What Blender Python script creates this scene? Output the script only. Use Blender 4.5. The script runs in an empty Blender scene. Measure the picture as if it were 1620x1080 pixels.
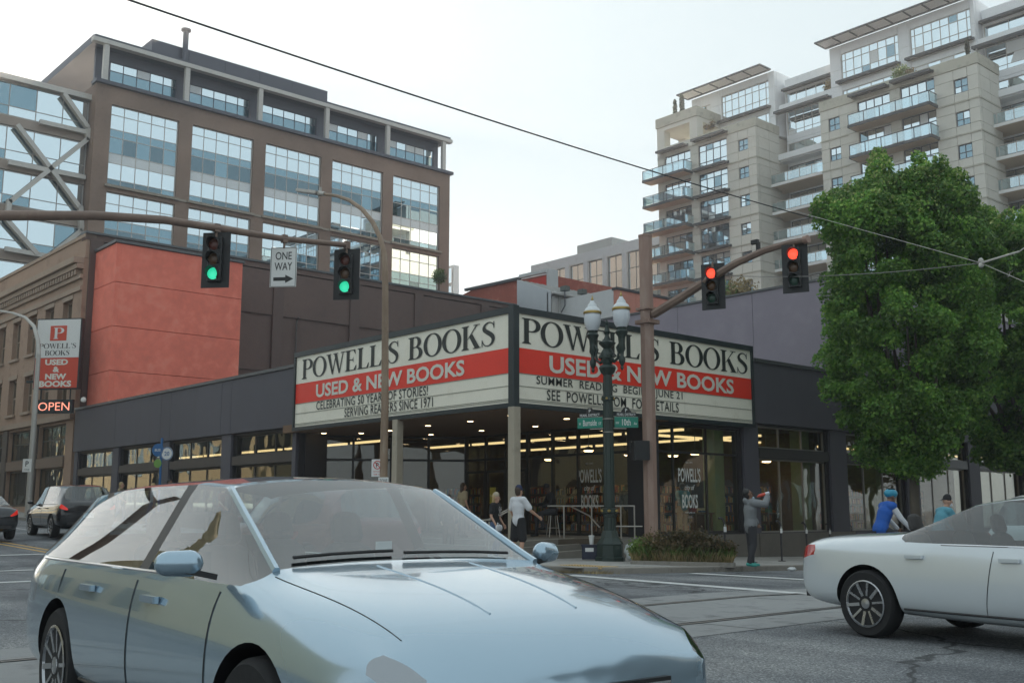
import bpy, bmesh, math, random
from mathutils import Vector, Matrix, noise
from mathutils.bvhtree import BVHTree
random.seed(7)
R = math.radians
SC = bpy.context.scene
COL = SC.collection
# ------------------------------------------------------------------ camera
F, CX, CY = 1677.0, 810.0, 540.0            # calibrated from the photograph's vanishing points
AZ, PITCH = R(48.5), math.atan(268 / 1677.0)
VH = Vector((-math.sin(AZ), math.cos(AZ), 0)); RT = Vector((math.cos(AZ), math.sin(AZ), 0))
FW = VH * math.cos(PITCH) + Vector((0, 0, math.sin(PITCH))); UP = -VH * math.sin(PITCH) + Vector((0, 0, math.cos(PITCH)))
CAM = Vector((21.62, -19.19, 1.25))
cd = bpy.data.cameras.new('camera'); cam = bpy.data.objects.new('camera', cd); COL.objects.link(cam)
cd.sensor_width = 36; cd.lens = F / 1620 * 36; cd.clip_end = 2000; cd.clip_start = .1
cam.matrix_world = Matrix((( RT.x, UP.x, -FW.x, CAM.x), (RT.y, UP.y, -FW.y, CAM.y), (RT.z, UP.z, -FW.z, CAM.z), (0, 0, 0, 1)))
SC.camera = cam
# ------------------------------------------------------------------ world + sun (evening sun, low in the west-north-west)
SUN_EL, SUN_N = R(21), R(17)                # sun_n: degrees north of west
sd = Vector((-math.cos(SUN_N) * math.cos(SUN_EL), math.sin(SUN_N) * math.cos(SUN_EL), math.sin(SUN_EL)))
w = bpy.data.worlds.new('World'); SC.world = w; w.use_nodes = True
nt = w.node_tree; nt.nodes.clear()
sky = nt.nodes.new('ShaderNodeTexSky'); sky.sky_type = 'NISHITA'; sky.sun_disc = False
sky.sun_elevation = SUN_EL; sky.sun_rotation = math.atan2(sd.x, sd.y); sky.dust_density = 1.5; sky.air_density = 1.2; sky.ozone_density = 1.0
hs = nt.nodes.new('ShaderNodeHueSaturation'); hs.inputs['Saturation'].default_value = .30; hs.inputs['Value'].default_value = 1.0
mx = nt.nodes.new('ShaderNodeMixRGB'); mx.inputs[0].default_value = .93; mx.inputs[2].default_value = (4.2, 4.92, 5.2, 1)
bg = nt.nodes.new('ShaderNodeBackground'); bg.inputs[1].default_value = .10
wo = nt.nodes.new('ShaderNodeOutputWorld')
nt.links.new(sky.outputs[0], hs.inputs['Color']); nt.links.new(hs.outputs[0], mx.inputs[1]); nt.links.new(mx.outputs[0], bg.inputs[0]); nt.links.new(bg.outputs[0], wo.inputs[0])
sl = bpy.data.lights.new('sun', 'SUN'); sl.energy = 5.0; sl.angle = R(.6); sl.color = (1, .86, .68)
so = bpy.data.objects.new('sun', sl); COL.objects.link(so); so.rotation_euler = (-sd).to_track_quat('-Z', 'Y').to_euler(); so.location = (-60, 20, 60)
SC.view_settings.view_transform = 'Standard'; SC.view_settings.look = 'None'; SC.view_settings.gamma = 1; SC.view_settings.exposure = 0.76
SC.view_settings.use_curve_mapping = False
SC.render.engine = 'CYCLES'
SC.cycles.max_bounces = 7; SC.cycles.volume_bounces = 1; SC.cycles.transparent_max_bounces = 12; SC.cycles.use_denoising = True; SC.cycles.caustics_reflective = False; SC.cycles.caustics_refractive = False
SC.cycles.sample_clamp_indirect = 4
# ------------------------------------------------------------------ measuring helpers: a photo pixel's ray met with a real plane
def ray(px, py): return FW + RT * ((px - CX) / F) + UP * ((CY - py) / F)
def onz(px, py, z=0.0): r = ray(px, py); return CAM + r * ((z - CAM.z) / r.z)
def onx(px, py, X): r = ray(px, py); return CAM + r * ((X - CAM.x) / r.x)
def ony(px, py, Y): r = ray(px, py); return CAM + r * ((Y - CAM.y) / r.y)
def gz(x, y):                                # road level: Burnside climbs to the west, 10th falls to the north
    return .03 * max(0., -x - 2) - .024 * min(max(y, -6.), 60.) - .13
def walk(x, y): return gz(x, y) + .13
# ------------------------------------------------------------------ materials
MATS = {}
def mat(name, col, rough=.7, var=.15, scale=3., bump=0., bscale=40., metal=0., spec=.5, dirt=None, streak=0., coat=0., emit=None, estr=0., alpha=1., kind=None, ior=1.5):
    if name in MATS: return MATS[name]
    m = bpy.data.materials.new(name); m.use_nodes = True; n = m.node_tree; N = n.nodes; L = n.links
    b = N['Principled BSDF']; b.inputs['Roughness'].default_value = rough; b.inputs['Metallic'].default_value = metal
    b.inputs['Specular IOR Level'].default_value = spec; b.inputs['IOR'].default_value = ior
    b.inputs['Coat Weight'].default_value = coat; b.inputs['Coat Roughness'].default_value = .04
    c = (*col, 1)
    b.inputs['Base Color'].default_value = c
    if var > 0 or bump > 0:
        ge = N.new('ShaderNodeNewGeometry')
    if var > 0:
        mp = N.new('ShaderNodeMapping'); mp.inputs['Scale'].default_value = (1, 1, .25 if streak else 1)
        L.new(ge.outputs['Position'], mp.inputs[0])
        no = N.new('ShaderNodeTexNoise'); no.inputs['Scale'].default_value = scale; no.inputs['Detail'].default_value = 9; no.inputs['Roughness'].default_value = .65
        L.new(mp.outputs[0], no.inputs['Vector'])
        no2 = N.new('ShaderNodeTexNoise'); no2.inputs['Scale'].default_value = scale * .12; no2.inputs['Detail'].default_value = 5
        L.new(ge.outputs['Position'], no2.inputs['Vector'])
        ad = N.new('ShaderNodeMath'); ad.operation = 'ADD'; L.new(no.outputs['Fac'], ad.inputs[0]); L.new(no2.outputs['Fac'], ad.inputs[1])
        mr = N.new('ShaderNodeMapRange'); mr.inputs[1].default_value = .65; mr.inputs[2].default_value = 1.35; mr.inputs[3].default_value = 1 - var; mr.inputs[4].default_value = 1 + var
        L.new(ad.outputs[0], mr.inputs[0])
        mu = N.new('ShaderNodeVectorMath'); mu.operation = 'SCALE'; mu.inputs[0].default_value = col; L.new(mr.outputs[0], mu.inputs['Scale'])
        L.new(mu.outputs[0], b.inputs['Base Color'])
        if dirt:
            rp = N.new('ShaderNodeMapRange'); rp.inputs[1].default_value = .52; rp.inputs[2].default_value = .75; L.new(no.outputs['Fac'], rp.inputs[0])
            mm = N.new('ShaderNodeMixRGB'); L.new(rp.outputs[0], mm.inputs[0]); L.new(mu.outputs[0], mm.inputs[1]); mm.inputs[2].default_value = (*dirt, 1)
            L.new(mm.outputs[0], b.inputs['Base Color'])
        rr = N.new('ShaderNodeMapRange'); rr.inputs[3].default_value = max(.02, rough * .8); rr.inputs[4].default_value = min(1, rough * 1.2); L.new(no.outputs['Fac'], rr.inputs[0]); L.new(rr.outputs[0], b.inputs['Roughness'])
    if bump > 0:
        nb = N.new('ShaderNodeTexNoise'); nb.inputs['Scale'].default_value = bscale; nb.inputs['Detail'].default_value = 4; L.new(ge.outputs['Position'], nb.inputs['Vector'])
        bp = N.new('ShaderNodeBump'); bp.inputs['Strength'].default_value = bump; bp.inputs['Distance'].default_value = .02
        L.new(nb.outputs['Fac'], bp.inputs['Height']); L.new(bp.outputs[0], b.inputs['Normal'])
    if emit:
        b.inputs['Emission Color'].default_value = (*emit, 1); b.inputs['Emission Strength'].default_value = estr
    MATS[name] = m; return m
def mirror_glass(name, refl, dark, fac, rough=.02, wob=.0, wsc=1.5):
    """insulated glass seen from outside in daylight: mostly a reflection over a dark room"""
    if name in MATS: return MATS[name]
    m = bpy.data.materials.new(name); m.use_nodes = True; n = m.node_tree; N = n.nodes; L = n.links; N.remove(N['Principled BSDF'])
    g = N.new('ShaderNodeBsdfGlossy'); g.inputs[0].default_value = (*refl, 1); g.inputs['Roughness'].default_value = rough
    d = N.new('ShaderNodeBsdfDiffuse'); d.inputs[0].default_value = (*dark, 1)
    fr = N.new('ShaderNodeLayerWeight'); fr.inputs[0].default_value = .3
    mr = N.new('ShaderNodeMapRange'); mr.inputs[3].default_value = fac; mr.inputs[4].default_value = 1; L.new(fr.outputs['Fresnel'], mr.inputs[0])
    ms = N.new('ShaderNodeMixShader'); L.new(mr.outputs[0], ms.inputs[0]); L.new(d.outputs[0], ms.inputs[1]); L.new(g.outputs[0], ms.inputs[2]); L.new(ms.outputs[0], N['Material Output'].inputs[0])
    if wob:
        ge = N.new('ShaderNodeNewGeometry'); nb = N.new('ShaderNodeTexNoise'); nb.inputs['Scale'].default_value = wsc; nb.inputs['Detail'].default_value = 1; L.new(ge.outputs['Position'], nb.inputs['Vector'])
        bp = N.new('ShaderNodeBump'); bp.inputs['Strength'].default_value = wob; bp.inputs['Distance'].default_value = .1; L.new(nb.outputs['Fac'], bp.inputs['Height']); L.new(bp.outputs[0], g.inputs['Normal'])
    MATS[name] = m; return m
def clear_glass(name, tint, base, wob=0., wsc=.9, rough=.0, refl=(1, 1, 1)):
    """shop glass: see-through with a reflection that grows towards grazing"""
    if name in MATS: return MATS[name]
    m = bpy.data.materials.new(name); m.use_nodes = True; n = m.node_tree; N = n.nodes; L = n.links; N.remove(N['Principled BSDF'])
    g = N.new('ShaderNodeBsdfGlossy'); g.inputs[0].default_value = (*refl, 1); g.inputs['Roughness'].default_value = rough
    t = N.new('ShaderNodeBsdfTransparent'); t.inputs[0].default_value = (*tint, 1)
    fr = N.new('ShaderNodeLayerWeight'); fr.inputs[0].default_value = .5; pw = N.new('ShaderNodeMath'); pw.operation = 'POWER'; pw.inputs[1].default_value = 4.2; L.new(fr.outputs['Facing'], pw.inputs[0])
    mr = N.new('ShaderNodeMapRange'); mr.inputs[3].default_value = base + .035; mr.inputs[4].default_value = 1; L.new(pw.outputs[0], mr.inputs[0])
    ms = N.new('ShaderNodeMixShader'); L.new(mr.outputs[0], ms.inputs[0]); L.new(t.outputs[0], ms.inputs[1]); L.new(g.outputs[0], ms.inputs[2]); L.new(ms.outputs[0], N['Material Output'].inputs[0])
    if wob:
        ge = N.new('ShaderNodeNewGeometry'); nb = N.new('ShaderNodeTexNoise'); nb.inputs['Scale'].default_value = wsc; nb.inputs['Detail'].default_value = 1; L.new(ge.outputs['Position'], nb.inputs['Vector'])
        bp = N.new('ShaderNodeBump'); bp.inputs['Strength'].default_value = wob; bp.inputs['Distance'].default_value = .1; L.new(nb.outputs['Fac'], bp.inputs['Height']); L.new(bp.outputs[0], g.inputs['Normal'])
    MATS[name] = m; return m
# ------------------------------------------------------------------ objects
WL = {}                                       # static world location of every object we place
def _link(o, parent, loc=(0, 0, 0), local=False):
    COL.objects.link(o); loc = Vector(loc)
    if parent is not None:
        o.parent = parent
        o.location = loc if local else loc - WL.get(parent.name, Vector((0, 0, 0)))
    else: o.location = loc
    WL[o.name] = loc
    return o
def thing(name, label, cat, loc=(0, 0, 0), rz=0., group=None):
    o = bpy.data.objects.new(name, None); o.empty_display_size = .2; _link(o, None, loc)
    o.rotation_euler.z = rz; o['label'] = label; o['category'] = cat
    if group: o['group'] = group
    return o
def tag(o, label, cat, group=None):
    o['label'] = label; o['category'] = cat
    if group: o['group'] = group
    return o
def copy_tree(o, parent=None):
    c = o.copy(); COL.objects.link(c); WL[c.name] = WL.get(o.name, Vector())
    if parent: c.parent = parent
    for ch in list(o.children): copy_tree(ch, c)
    return c
class M:
    """collects shapes, then becomes ONE mesh object"""
    def __init__(s): s.v = []; s.f = []; s.mi = []; s.cur = 0
    def add(s, vs, fs):
        b = len(s.v); s.v += [tuple(v) for v in vs]; s.f += [tuple(b + i for i in f) for f in fs]; s.mi += [s.cur] * len(fs); return s
    def box(s, x0, x1, y0, y1, z0, z1):
        return s.add([(x0, y0, z0), (x1, y0, z0), (x1, y1, z0), (x0, y1, z0), (x0, y0, z1), (x1, y0, z1), (x1, y1, z1), (x0, y1, z1)],
                     [(3, 2, 1, 0), (4, 5, 6, 7), (0, 1, 5, 4), (1, 2, 6, 5), (2, 3, 7, 6), (3, 0, 4, 7)])
    def bbox(s, x0, x1, y0, y1, z0, z1, b=.02):       # box with chamfered vertical and top edges
        pts = [(x0 + b, y0), (x1 - b, y0), (x1, y0 + b), (x1, y1 - b), (x1 - b, y1), (x0 + b, y1), (x0, y1 - b), (x0, y0 + b)]
        return s.prism(pts, z0, z1)
    def prism(s, pts, z0, z1):
        n = len(pts)
        return s.add([(p[0], p[1], z0) for p in pts] + [(p[0], p[1], z1) for p in pts],
                     [tuple(range(n - 1, -1, -1)), tuple(range(n, 2 * n))] + [(i, (i + 1) % n, n + (i + 1) % n, n + i) for i in range(n)])
    def mbox(s, mtx, hx, hy, hz):
        vs = [mtx @ Vector((a * hx, b * hy, c * hz)) for c in (-1, 1) for a, b in ((-1, -1), (1, -1), (1, 1), (-1, 1))]
        return s.add(vs, [(3, 2, 1, 0), (4, 5, 6, 7), (0, 1, 5, 4), (1, 2, 6, 5), (2, 3, 7, 6), (3, 0, 4, 7)])
    def bar(s, a, b, wx, wz=None, upv=(0, 0, 1)):     # rectangular bar from a to b
        a = Vector(a); b = Vector(b); d = (b - a); l = d.length; d.normalize(); upv = Vector(upv)
        if abs(d.dot(upv)) > .99: upv = Vector((1, 0, 0))
        x = d.cross(upv).normalized(); z = x.cross(d)
        m = Matrix(((x.x, d.x, z.x, 0), (x.y, d.y, z.y, 0), (x.z, d.z, z.z, 0), (0, 0, 0, 1))); m.translation = (a + b) / 2
        return s.mbox(m, wx / 2, l / 2, (wz or wx) / 2)
    def tube(s, pts, r, n=8, cap=True):
        pts = [Vector(p) for p in pts]; rs = r if isinstance(r, (list, tuple)) else [r] * len(pts); vs = []; fs = []; prev = None
        for i, p in enumerate(pts):
            d = (pts[min(i + 1, len(pts) - 1)] - pts[max(i - 1, 0)]).normalized()
            if prev is None:
                u = Vector((0, 0, 1)) if abs(d.z) < .9 else Vector((1, 0, 0)); x = d.cross(u).normalized()
            else:
                x = (prev - d * prev.dot(d)).normalized()
            prev = x; y = d.cross(x)
            for k in range(n): a = 2 * math.pi * k / n; vs.append(p + (x * math.cos(a) + y * math.sin(a)) * rs[i])
        for i in range(len(pts) - 1):
            for k in range(n): fs.append((i * n + k, i * n + (k + 1) % n, (i + 1) * n + (k + 1) % n, (i + 1) * n + k))
        if cap: fs += [tuple(range(n - 1, -1, -1)), tuple(range((len(pts) - 1) * n, len(pts) * n))]
        return s.add(vs, fs)
    def lathe(s, prof, c=(0, 0, 0), n=20, axis='z', flute=0., nf=0, cap=True):
        vs = []; fs = []
        for r, h in prof:
            for k in range(n):
                a = 2 * math.pi * k / n; rr = r * (1 - flute * (.5 + .5 * math.cos(nf * a))) if nf else r
                q = (rr * math.cos(a), rr * math.sin(a), h)
                if axis == 'x': q = (q[2], q[0], q[1])
                if axis == 'y': q = (q[0], q[2], q[1])
                vs.append((q[0] + c[0], q[1] + c[1], q[2] + c[2]))
        m = len(prof)
        for i in range(m - 1):
            for k in range(n): fs.append((i * n + k, i * n + (k + 1) % n, (i + 1) * n + (k + 1) % n, (i + 1) * n + k))
        if cap: fs += [tuple(range(n - 1, -1, -1)), tuple(range((m - 1) * n, m * n))]
        return s.add(vs, fs)
    def mesh(s, name, mats, smooth=False):
        me = bpy.data.meshes.new(name); me.from_pydata(s.v, [], s.f); me.validate()
        for q in (mats if isinstance(mats, (list, tuple)) else [mats]): me.materials.append(q)
        if isinstance(mats, (list, tuple)) and len(me.polygons) == len(s.mi): me.polygons.foreach_set('material_index', s.mi)
        bm = bmesh.new(); bm.from_mesh(me); bmesh.ops.recalc_face_normals(bm, faces=bm.faces); bm.to_mesh(me); bm.free()
        if smooth:
            me.polygons.foreach_set('use_smooth', [True] * len(me.polygons))
            try: me.set_sharp_from_angle(angle=R(35))
            except Exception: pass
        return me
    def build(s, name, mats, parent=None, smooth=False, local=False, kind=None, loc=None):
        if loc is None: loc = (0, 0, 0) if (local or parent is None) else WL[parent.name]
        if not local and (loc[0] or loc[1] or loc[2]): s.v = [(v[0] - loc[0], v[1] - loc[1], v[2] - loc[2]) for v in s.v]
        o = bpy.data.objects.new(name, s.mesh(name, mats, smooth)); _link(o, parent, loc, local)
        if kind: o['kind'] = kind
        return o
UNIT = {}
def ubox(name, m, parent, x0, x1, y0, y1, z0, z1, rot=None, kind=None):
    """a single piece (panel, pane, slab...): shared cube mesh, scaled"""
    if m.name not in UNIT: UNIT[m.name] = M().box(-.5, .5, -.5, .5, -.5, .5).mesh('piece', m)
    o = bpy.data.objects.new(name, UNIT[m.name]); _link(o, parent, ((x0 + x1) / 2, (y0 + y1) / 2, (z0 + z1) / 2))
    o.scale = (abs(x1 - x0), abs(y1 - y0), abs(z1 - z0))
    if rot: o.rotation_euler = rot
    if kind: o['kind'] = kind
    return o
# facade planes: ('y', c) faces south (u = x), ('x', c) faces east (u = y); d = distance proud of the plane
def fc(pl, u0, u1, z0, z1, d0, d1):
    if pl[0] == 'y': return (u0, u1, pl[1] - d1, pl[1] - d0, z0, z1)
    return (pl[1] + d0, pl[1] + d1, u0, u1, z0, z1)
def fp(pl, u, z, d):
    return Vector((u, pl[1] - d, z)) if pl[0] == 'y' else Vector((pl[1] + d, u, z))
def fbox(m, pl, *a): return m.box(*fc(pl, *a))
def grid_cuts(a, b, cuts): return sorted(set([a, b] + [c for c in cuts if a + 1e-3 < c < b - 1e-3]))
def wall(pl, u0, u1, z0, z1, openings, m, parent, name='wall', d0=-.3, d1=0., cu=(), cz=(), gap=.02, panels=False):
    """wall with real openings; with panels=True each panel between the joint lines is an object of its own"""
    if not panels: cu, cz = (), ()
    jl, jz = grid_cuts(u0, u1, cu), grid_cuts(z0, z1, cz); res = None
    mm = M() if not panels else None
    for i in range(len(jl) - 1):
        for j in range(len(jz) - 1):
            a, b, c, d = jl[i], jl[i + 1], jz[j], jz[j + 1]
            if panels: a += gap / 2; b -= gap / 2; c += gap / 2; d -= gap / 2
            op = [o for o in openings if o[0] < b and o[1] > a and o[2] < d and o[3] > c]
            if panels and not op: ubox(name, m, parent, *fc(pl, a, b, c, d, d0, d1)); continue
            q = M() if panels else mm
            us = grid_cuts(a, b, [o[0] for o in op] + [o[1] for o in op]); zs = grid_cuts(c, d, [o[2] for o in op] + [o[3] for o in op])
            n0 = len(q.f)
            for y in range(len(zs) - 1):
                st = None
                for x in range(len(us) - 1):
                    um, zm = (us[x] + us[x + 1]) / 2, (zs[y] + zs[y + 1]) / 2
                    solid = not any(o[0] < um < o[1] and o[2] < zm < o[3] for o in op)
                    if solid and st is None: st = us[x]
                    if st is not None and (not solid or x == len(us) - 2):
                        fbox(q, pl, st, us[x + 1] if solid else us[x], zs[y], zs[y + 1], d0, d1); st = None
            if panels and len(q.f) > n0: q.build(name, m, parent)
    if not panels: return mm.build(name, m, parent)
def window(pl, u0, u1, z0, z1, nu, zs, fm, gm, parent, d=-.15, fw=.07, mw=.05, name='window', tilt=.004, us=None, fd=.08, skip=()):
    """frame with mullions (one mesh) and every pane a sub-part. zs: fractions of transom heights; gm: glass or fn(i,j)"""
    m = M(); h = z1 - z0; W = u1 - u0
    uu = [u0 + W * k for k in (us if us else [i / nu for i in range(nu + 1)])]; zz = [z0 + h * k for k in [0] + list(zs) + [1]]
    fbox(m, pl, u0, u0 + fw, z0, z1, d - fd, d); fbox(m, pl, u1 - fw, u1, z0, z1, d - fd, d)
    fbox(m, pl, u0 + fw, u1 - fw, z0, z0 + fw, d - fd, d); fbox(m, pl, u0 + fw, u1 - fw, z1 - fw, z1, d - fd, d)
    for u in uu[1:-1]: fbox(m, pl, u - mw / 2, u + mw / 2, z0 + fw, z1 - fw, d - fd, d - .004)
    for z in zz[1:-1]: fbox(m, pl, u0 + fw, u1 - fw, z - mw / 2, z + mw / 2, d - fd + .003, d - .008)
    o = m.build(name, fm, parent)
    for i in range(len(uu) - 1):
        for j in range(len(zz) - 1):
            if (i, j) in skip: continue
            g = gm(i, j) if callable(gm) else gm
            a = uu[i] + (fw if i == 0 else mw / 2); b = uu[i + 1] - (fw if i == len(uu) - 2 else mw / 2); c = zz[j] + (fw if j == 0 else mw / 2); e = zz[j + 1] - (fw if j == len(zz) - 2 else mw / 2)
            t = (random.uniform(-tilt, tilt), random.uniform(-tilt, tilt), random.uniform(-tilt, tilt)) if tilt else None
            ubox('pane', g, o, *fc(pl, a - .01, b + .01, c - .01, e + .01, d - .05, d - .03), rot=t)
    return o
# ------------------------------------------------------------------ lettering
def text_mesh(s, size=1., bold=0., xs=1., ext=.004, spacing=1., shear=0.):
    c = bpy.data.curves.new('t', 'FONT'); c.body = s; c.size = size; c.offset = bold * size; c.extrude = ext; c.space_character = spacing; c.shear = shear
    c.align_x = 'CENTER'; c.align_y = 'CENTER'; c.resolution_u = 3
    o = bpy.data.objects.new('t', c); COL.objects.link(o); bpy.context.view_layer.update()
    me = bpy.data.meshes.new_from_object(o.evaluated_get(bpy.context.evaluated_depsgraph_get()))
    bpy.data.objects.remove(o); bpy.data.curves.remove(c)
    co = [v.co for v in me.vertices]
    x0, x1 = min(v.x for v in co), max(v.x for v in co); y0, y1 = min(v.y for v in co), max(v.y for v in co)
    for v in me.vertices: v.co.x = (v.co.x - (x0 + x1) / 2) * xs; v.co.y -= (y0 + y1) / 2
    return me, (x1 - x0) * xs, y1 - y0
def lettering(s, m, parent, pl, u, z, h, width=None, bold=0., d=.01, name='lettering', ext=.004, local=False, mtx=None, spacing=1., shear=0.):
    """flat lettering h metres tall (caps), optionally fitted to a width, on a facade plane"""
    me, w_, h_ = text_mesh(s, 1., bold, 1., 0, spacing, shear)
    k = h / h_; kx = (width / w_) if width else k
    for v in me.vertices: v.co.x *= kx; v.co.y *= k; v.co.z = 0
    me.materials.clear(); me.materials.append(m)
    if mtx is None:
        if pl[0] == 'y': mtx = Matrix(((1, 0, 0, u), (0, 0, -1, pl[1] - d), (0, 1, 0, z), (0, 0, 0, 1)))
        else: mtx = Matrix(((0, 0, 1, pl[1] + d), (1, 0, 0, u), (0, 1, 0, z), (0, 0, 0, 1)))
    me.transform(mtx)
    o = bpy.data.objects.new(name, me)
    if local: _link(o, parent, (0, 0, 0), True)
    else:
        l = WL[parent.name]; me.transform(Matrix.Translation(-l)); _link(o, parent, l)
    return o
# =================================================================== materials used around the place
def asphalt():
    m = bpy.data.materials.new('asphalt'); m.use_nodes = True; n = m.node_tree; N = n.nodes; L = n.links; b = N['Principled BSDF']
    ge = N.new('ShaderNodeNewGeometry')
    def noise(sc, det=4, rough=.6, src=None):
        q = N.new('ShaderNodeTexNoise'); q.inputs['Scale'].default_value = sc; q.inputs['Detail'].default_value = det; q.inputs['Roughness'].default_value = rough
        L.new(src or ge.outputs['Position'], q.inputs['Vector']); return q
    def ramp(src, stops):
        r = N.new('ShaderNodeValToRGB'); L.new(src, r.inputs[0]); e = r.color_ramp.elements
        e[0].position, e[0].color = stops[0][0], (*stops[0][1], 1); e[1].position, e[1].color = stops[-1][0], (*stops[-1][1], 1)
        for p, c in stops[1:-1]: k = e.new(p); k.color = (*c, 1)
        return r
    st = N.new('ShaderNodeTexVoronoi'); st.inputs['Scale'].default_value = 75; L.new(ge.outputs['Position'], st.inputs['Vector'])
    r1 = ramp(st.outputs['Color'], [(.15, (.075, .08, .088)), (.55, (.16, .168, .175)), (.85, (.30, .31, .315)), (1, (.50, .50, .49))])
    big = noise(.35, 6); r2 = ramp(big.outputs['Fac'], [(.35, (.52, .54, .57)), (.5, (.95, .96, .97)), (.66, (1.4, 1.38, 1.33))])
    mu = N.new('ShaderNodeMixRGB'); mu.blend_type = 'MULTIPLY'; mu.inputs[0].default_value = 1; L.new(r1.outputs[0], mu.inputs[1]); L.new(r2.outputs[0], mu.inputs[2])
    # worn wheel tracks and oil stains run along Burnside (x)
    mp = N.new('ShaderNodeMapping'); mp.inputs['Scale'].default_value = (.06, .9, 1); L.new(ge.outputs['Position'], mp.inputs[0])
    tr = noise(1., 4, .6, mp.outputs[0]); r3 = ramp(tr.outputs['Fac'], [(.38, (.78, .78, .8)), (.6, (1.1, 1.1, 1.1))])
    m2 = N.new('ShaderNodeMixRGB'); m2.blend_type = 'MULTIPLY'; m2.inputs[0].default_value = 1; L.new(mu.outputs[0], m2.inputs[1]); L.new(r3.outputs[0], m2.inputs[2])
    # cracks sealed with tar
    wv = noise(.8, 3, .5); vm = N.new('ShaderNodeVectorMath'); vm.operation = 'SCALE'; vm.inputs['Scale'].default_value = 1.4; L.new(wv.outputs['Color'], vm.inputs[0])
    va = N.new('ShaderNodeVectorMath'); L.new(vm.outputs[0], va.inputs[0]); L.new(ge.outputs['Position'], va.inputs[1])
    cr = N.new('ShaderNodeTexVoronoi'); cr.feature = 'DISTANCE_TO_EDGE'; cr.inputs['Scale'].default_value = .22; L.new(va.outputs[0], cr.inputs['Vector'])
    r4 = ramp(cr.outputs['Distance'], [(.0, (.25, .25, .26)), (.004, (.3, .3, .3)), (.008, (1, 1, 1))])
    m3 = N.new('ShaderNodeMixRGB'); m3.blend_type = 'MULTIPLY'; m3.inputs[0].default_value = 1; L.new(m2.outputs[0], m3.inputs[1]); L.new(r4.outputs[0], m3.inputs[2])
    L.new(m3.outputs[0], b.inputs['Base Color']); b.inputs['Roughness'].default_value = .72; b.inputs['Specular IOR Level'].default_value = .45
    nb = noise(110, 3); bp = N.new('ShaderNodeBump'); bp.inputs['Strength'].default_value = .7; bp.inputs['Distance'].default_value = .012
    L.new(nb.outputs['Fac'], bp.inputs['Height']); L.new(bp.outputs[0], b.inputs['Normal'])
    return m
ASPH = asphalt()
CONC = mat('track_concrete', (.27, .275, .275), .8, .2, 2.2, .35, 70, dirt=(.10, .10, .105))
SIDE = mat('paving_concrete', (.36, .35, .33), .85, .16, 2.5, .3, 60, dirt=(.15, .145, .14))
KERB = mat('kerb_concrete', (.27, .25, .22), .85, .25, 4, .4, 50, dirt=(.12, .11, .10))
PAINT = mat('road_paint', (.62, .63, .62), .7, .15, 9, .2, 80, dirt=(.26, .26, .26))
YPAINT = mat('yellow_road_paint', (.62, .38, .10), .7, .2, 9, .2, 80, dirt=(.3, .2, .1))
STEEL = mat('rail_steel', (.30, .29, .28), .35, .15, 8, metal=.9)
DARK = mat('dark_gap', (.012, .012, .013), .8, 0)
NAVY = mat('charcoal_render', (.085, .082, .10), .62, .22, 1.2, .15, 25, dirt=(.085, .08, .09), streak=1)
DPAINT = mat('charcoal_paint', (.030, .028, .032), .5, .15, 3, .1, 30)
FRAME = mat('window_frame_bronze', (.030, .028, .026), .4, .1, 5, spec=.5)
ALU = mat('aluminium_mullion', (.30, .29, .26), .4, .1, 6, metal=.6)
CAP = mat('parapet_cap', (.10, .105, .11), .45, .15, 3, metal=.4)
GREENBLK = mat('marquee_frame_paint', (.022, .032, .036), .42, .15, 4, .05, 30)
CREAM = mat('marquee_cream_panel', (.93, .89, .76), .45, .07, 1.3, dirt=(.80, .76, .62))
REDP = mat('marquee_red_panel', (.88, .045, .022), .45, .07, 1.3)
INK = mat('marquee_black_letter', (.018, .024, .022), .5, .1, 5)
WHITEL = mat('marquee_white_letter', (.76, .74, .66), .5, .05, 5)
SHOPG = clear_glass('shop_glass', (.90, .89, .82), .03, .22, .8)
# =================================================================== ground, road, pavements (the setting)
XS = [-150, -110, -80, -60, -40, -25, -12, -2, 10, 22, 40, 70, 120]; YS = [-90, -60, -35, -20, -12, -6, 0, 10, 25, 40, 60, 90, 140, 260]
def sheet(name, x0, x1, y0, y1, off, m, xs=XS, ys=YS, parent=None, kind='structure'):
    xx = grid_cuts(x0, x1, xs); yy = grid_cuts(y0, y1, ys); q = M()
    vs = [(x, y, gz(x, y) + off) for y in yy for x in xx]; n = len(xx)
    q.add(vs, [(j * n + i, j * n + i + 1, (j + 1) * n + i + 1, (j + 1) * n + i) for j in range(len(yy) - 1) for i in range(n - 1)])
    return q.build(name, m, parent, kind=kind)
GROUND = mat('ground_dirt', (.16, .15, .14), .9, .2, 1)
q = M(); q.add([(-900, -900, -3.2), (900, -900, -3.2), (900, 1100, -3.2), (-900, 1100, -3.2)], [(0, 1, 2, 3)]); q.build('ground', GROUND, kind='structure')
sheet('road', -150, 120, -90, 260, 0, ASPH)
def strip(name, pts, wd, off, m, step=1.2):
    """painted line or band following the road's surface"""
    q = M(); v = []
    for k in range(len(pts) - 1):
        a = Vector((*pts[k], 0)); b = Vector((*pts[k + 1], 0)); d = b - a; n = max(1, int(d.length / step)); s = d.normalized().cross(Vector((0, 0, 1))) * wd / 2
        for i in range(n + (k == len(pts) - 2)):
            p = a + d * (i / n); v += [(p.x + s.x, p.y + s.y, gz(p.x, p.y) + off), (p.x - s.x, p.y - s.y, gz(p.x, p.y) + off)]
    q.add(v, [(2 * i, 2 * i + 1, 2 * i + 3, 2 * i + 2) for i in range(len(v) // 2 - 1)])
    return q.build(name, m, kind='structure')
sheet('streetcar_track_slab', 11.15, 14.7, -60, 120, .005, CONC)
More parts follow.
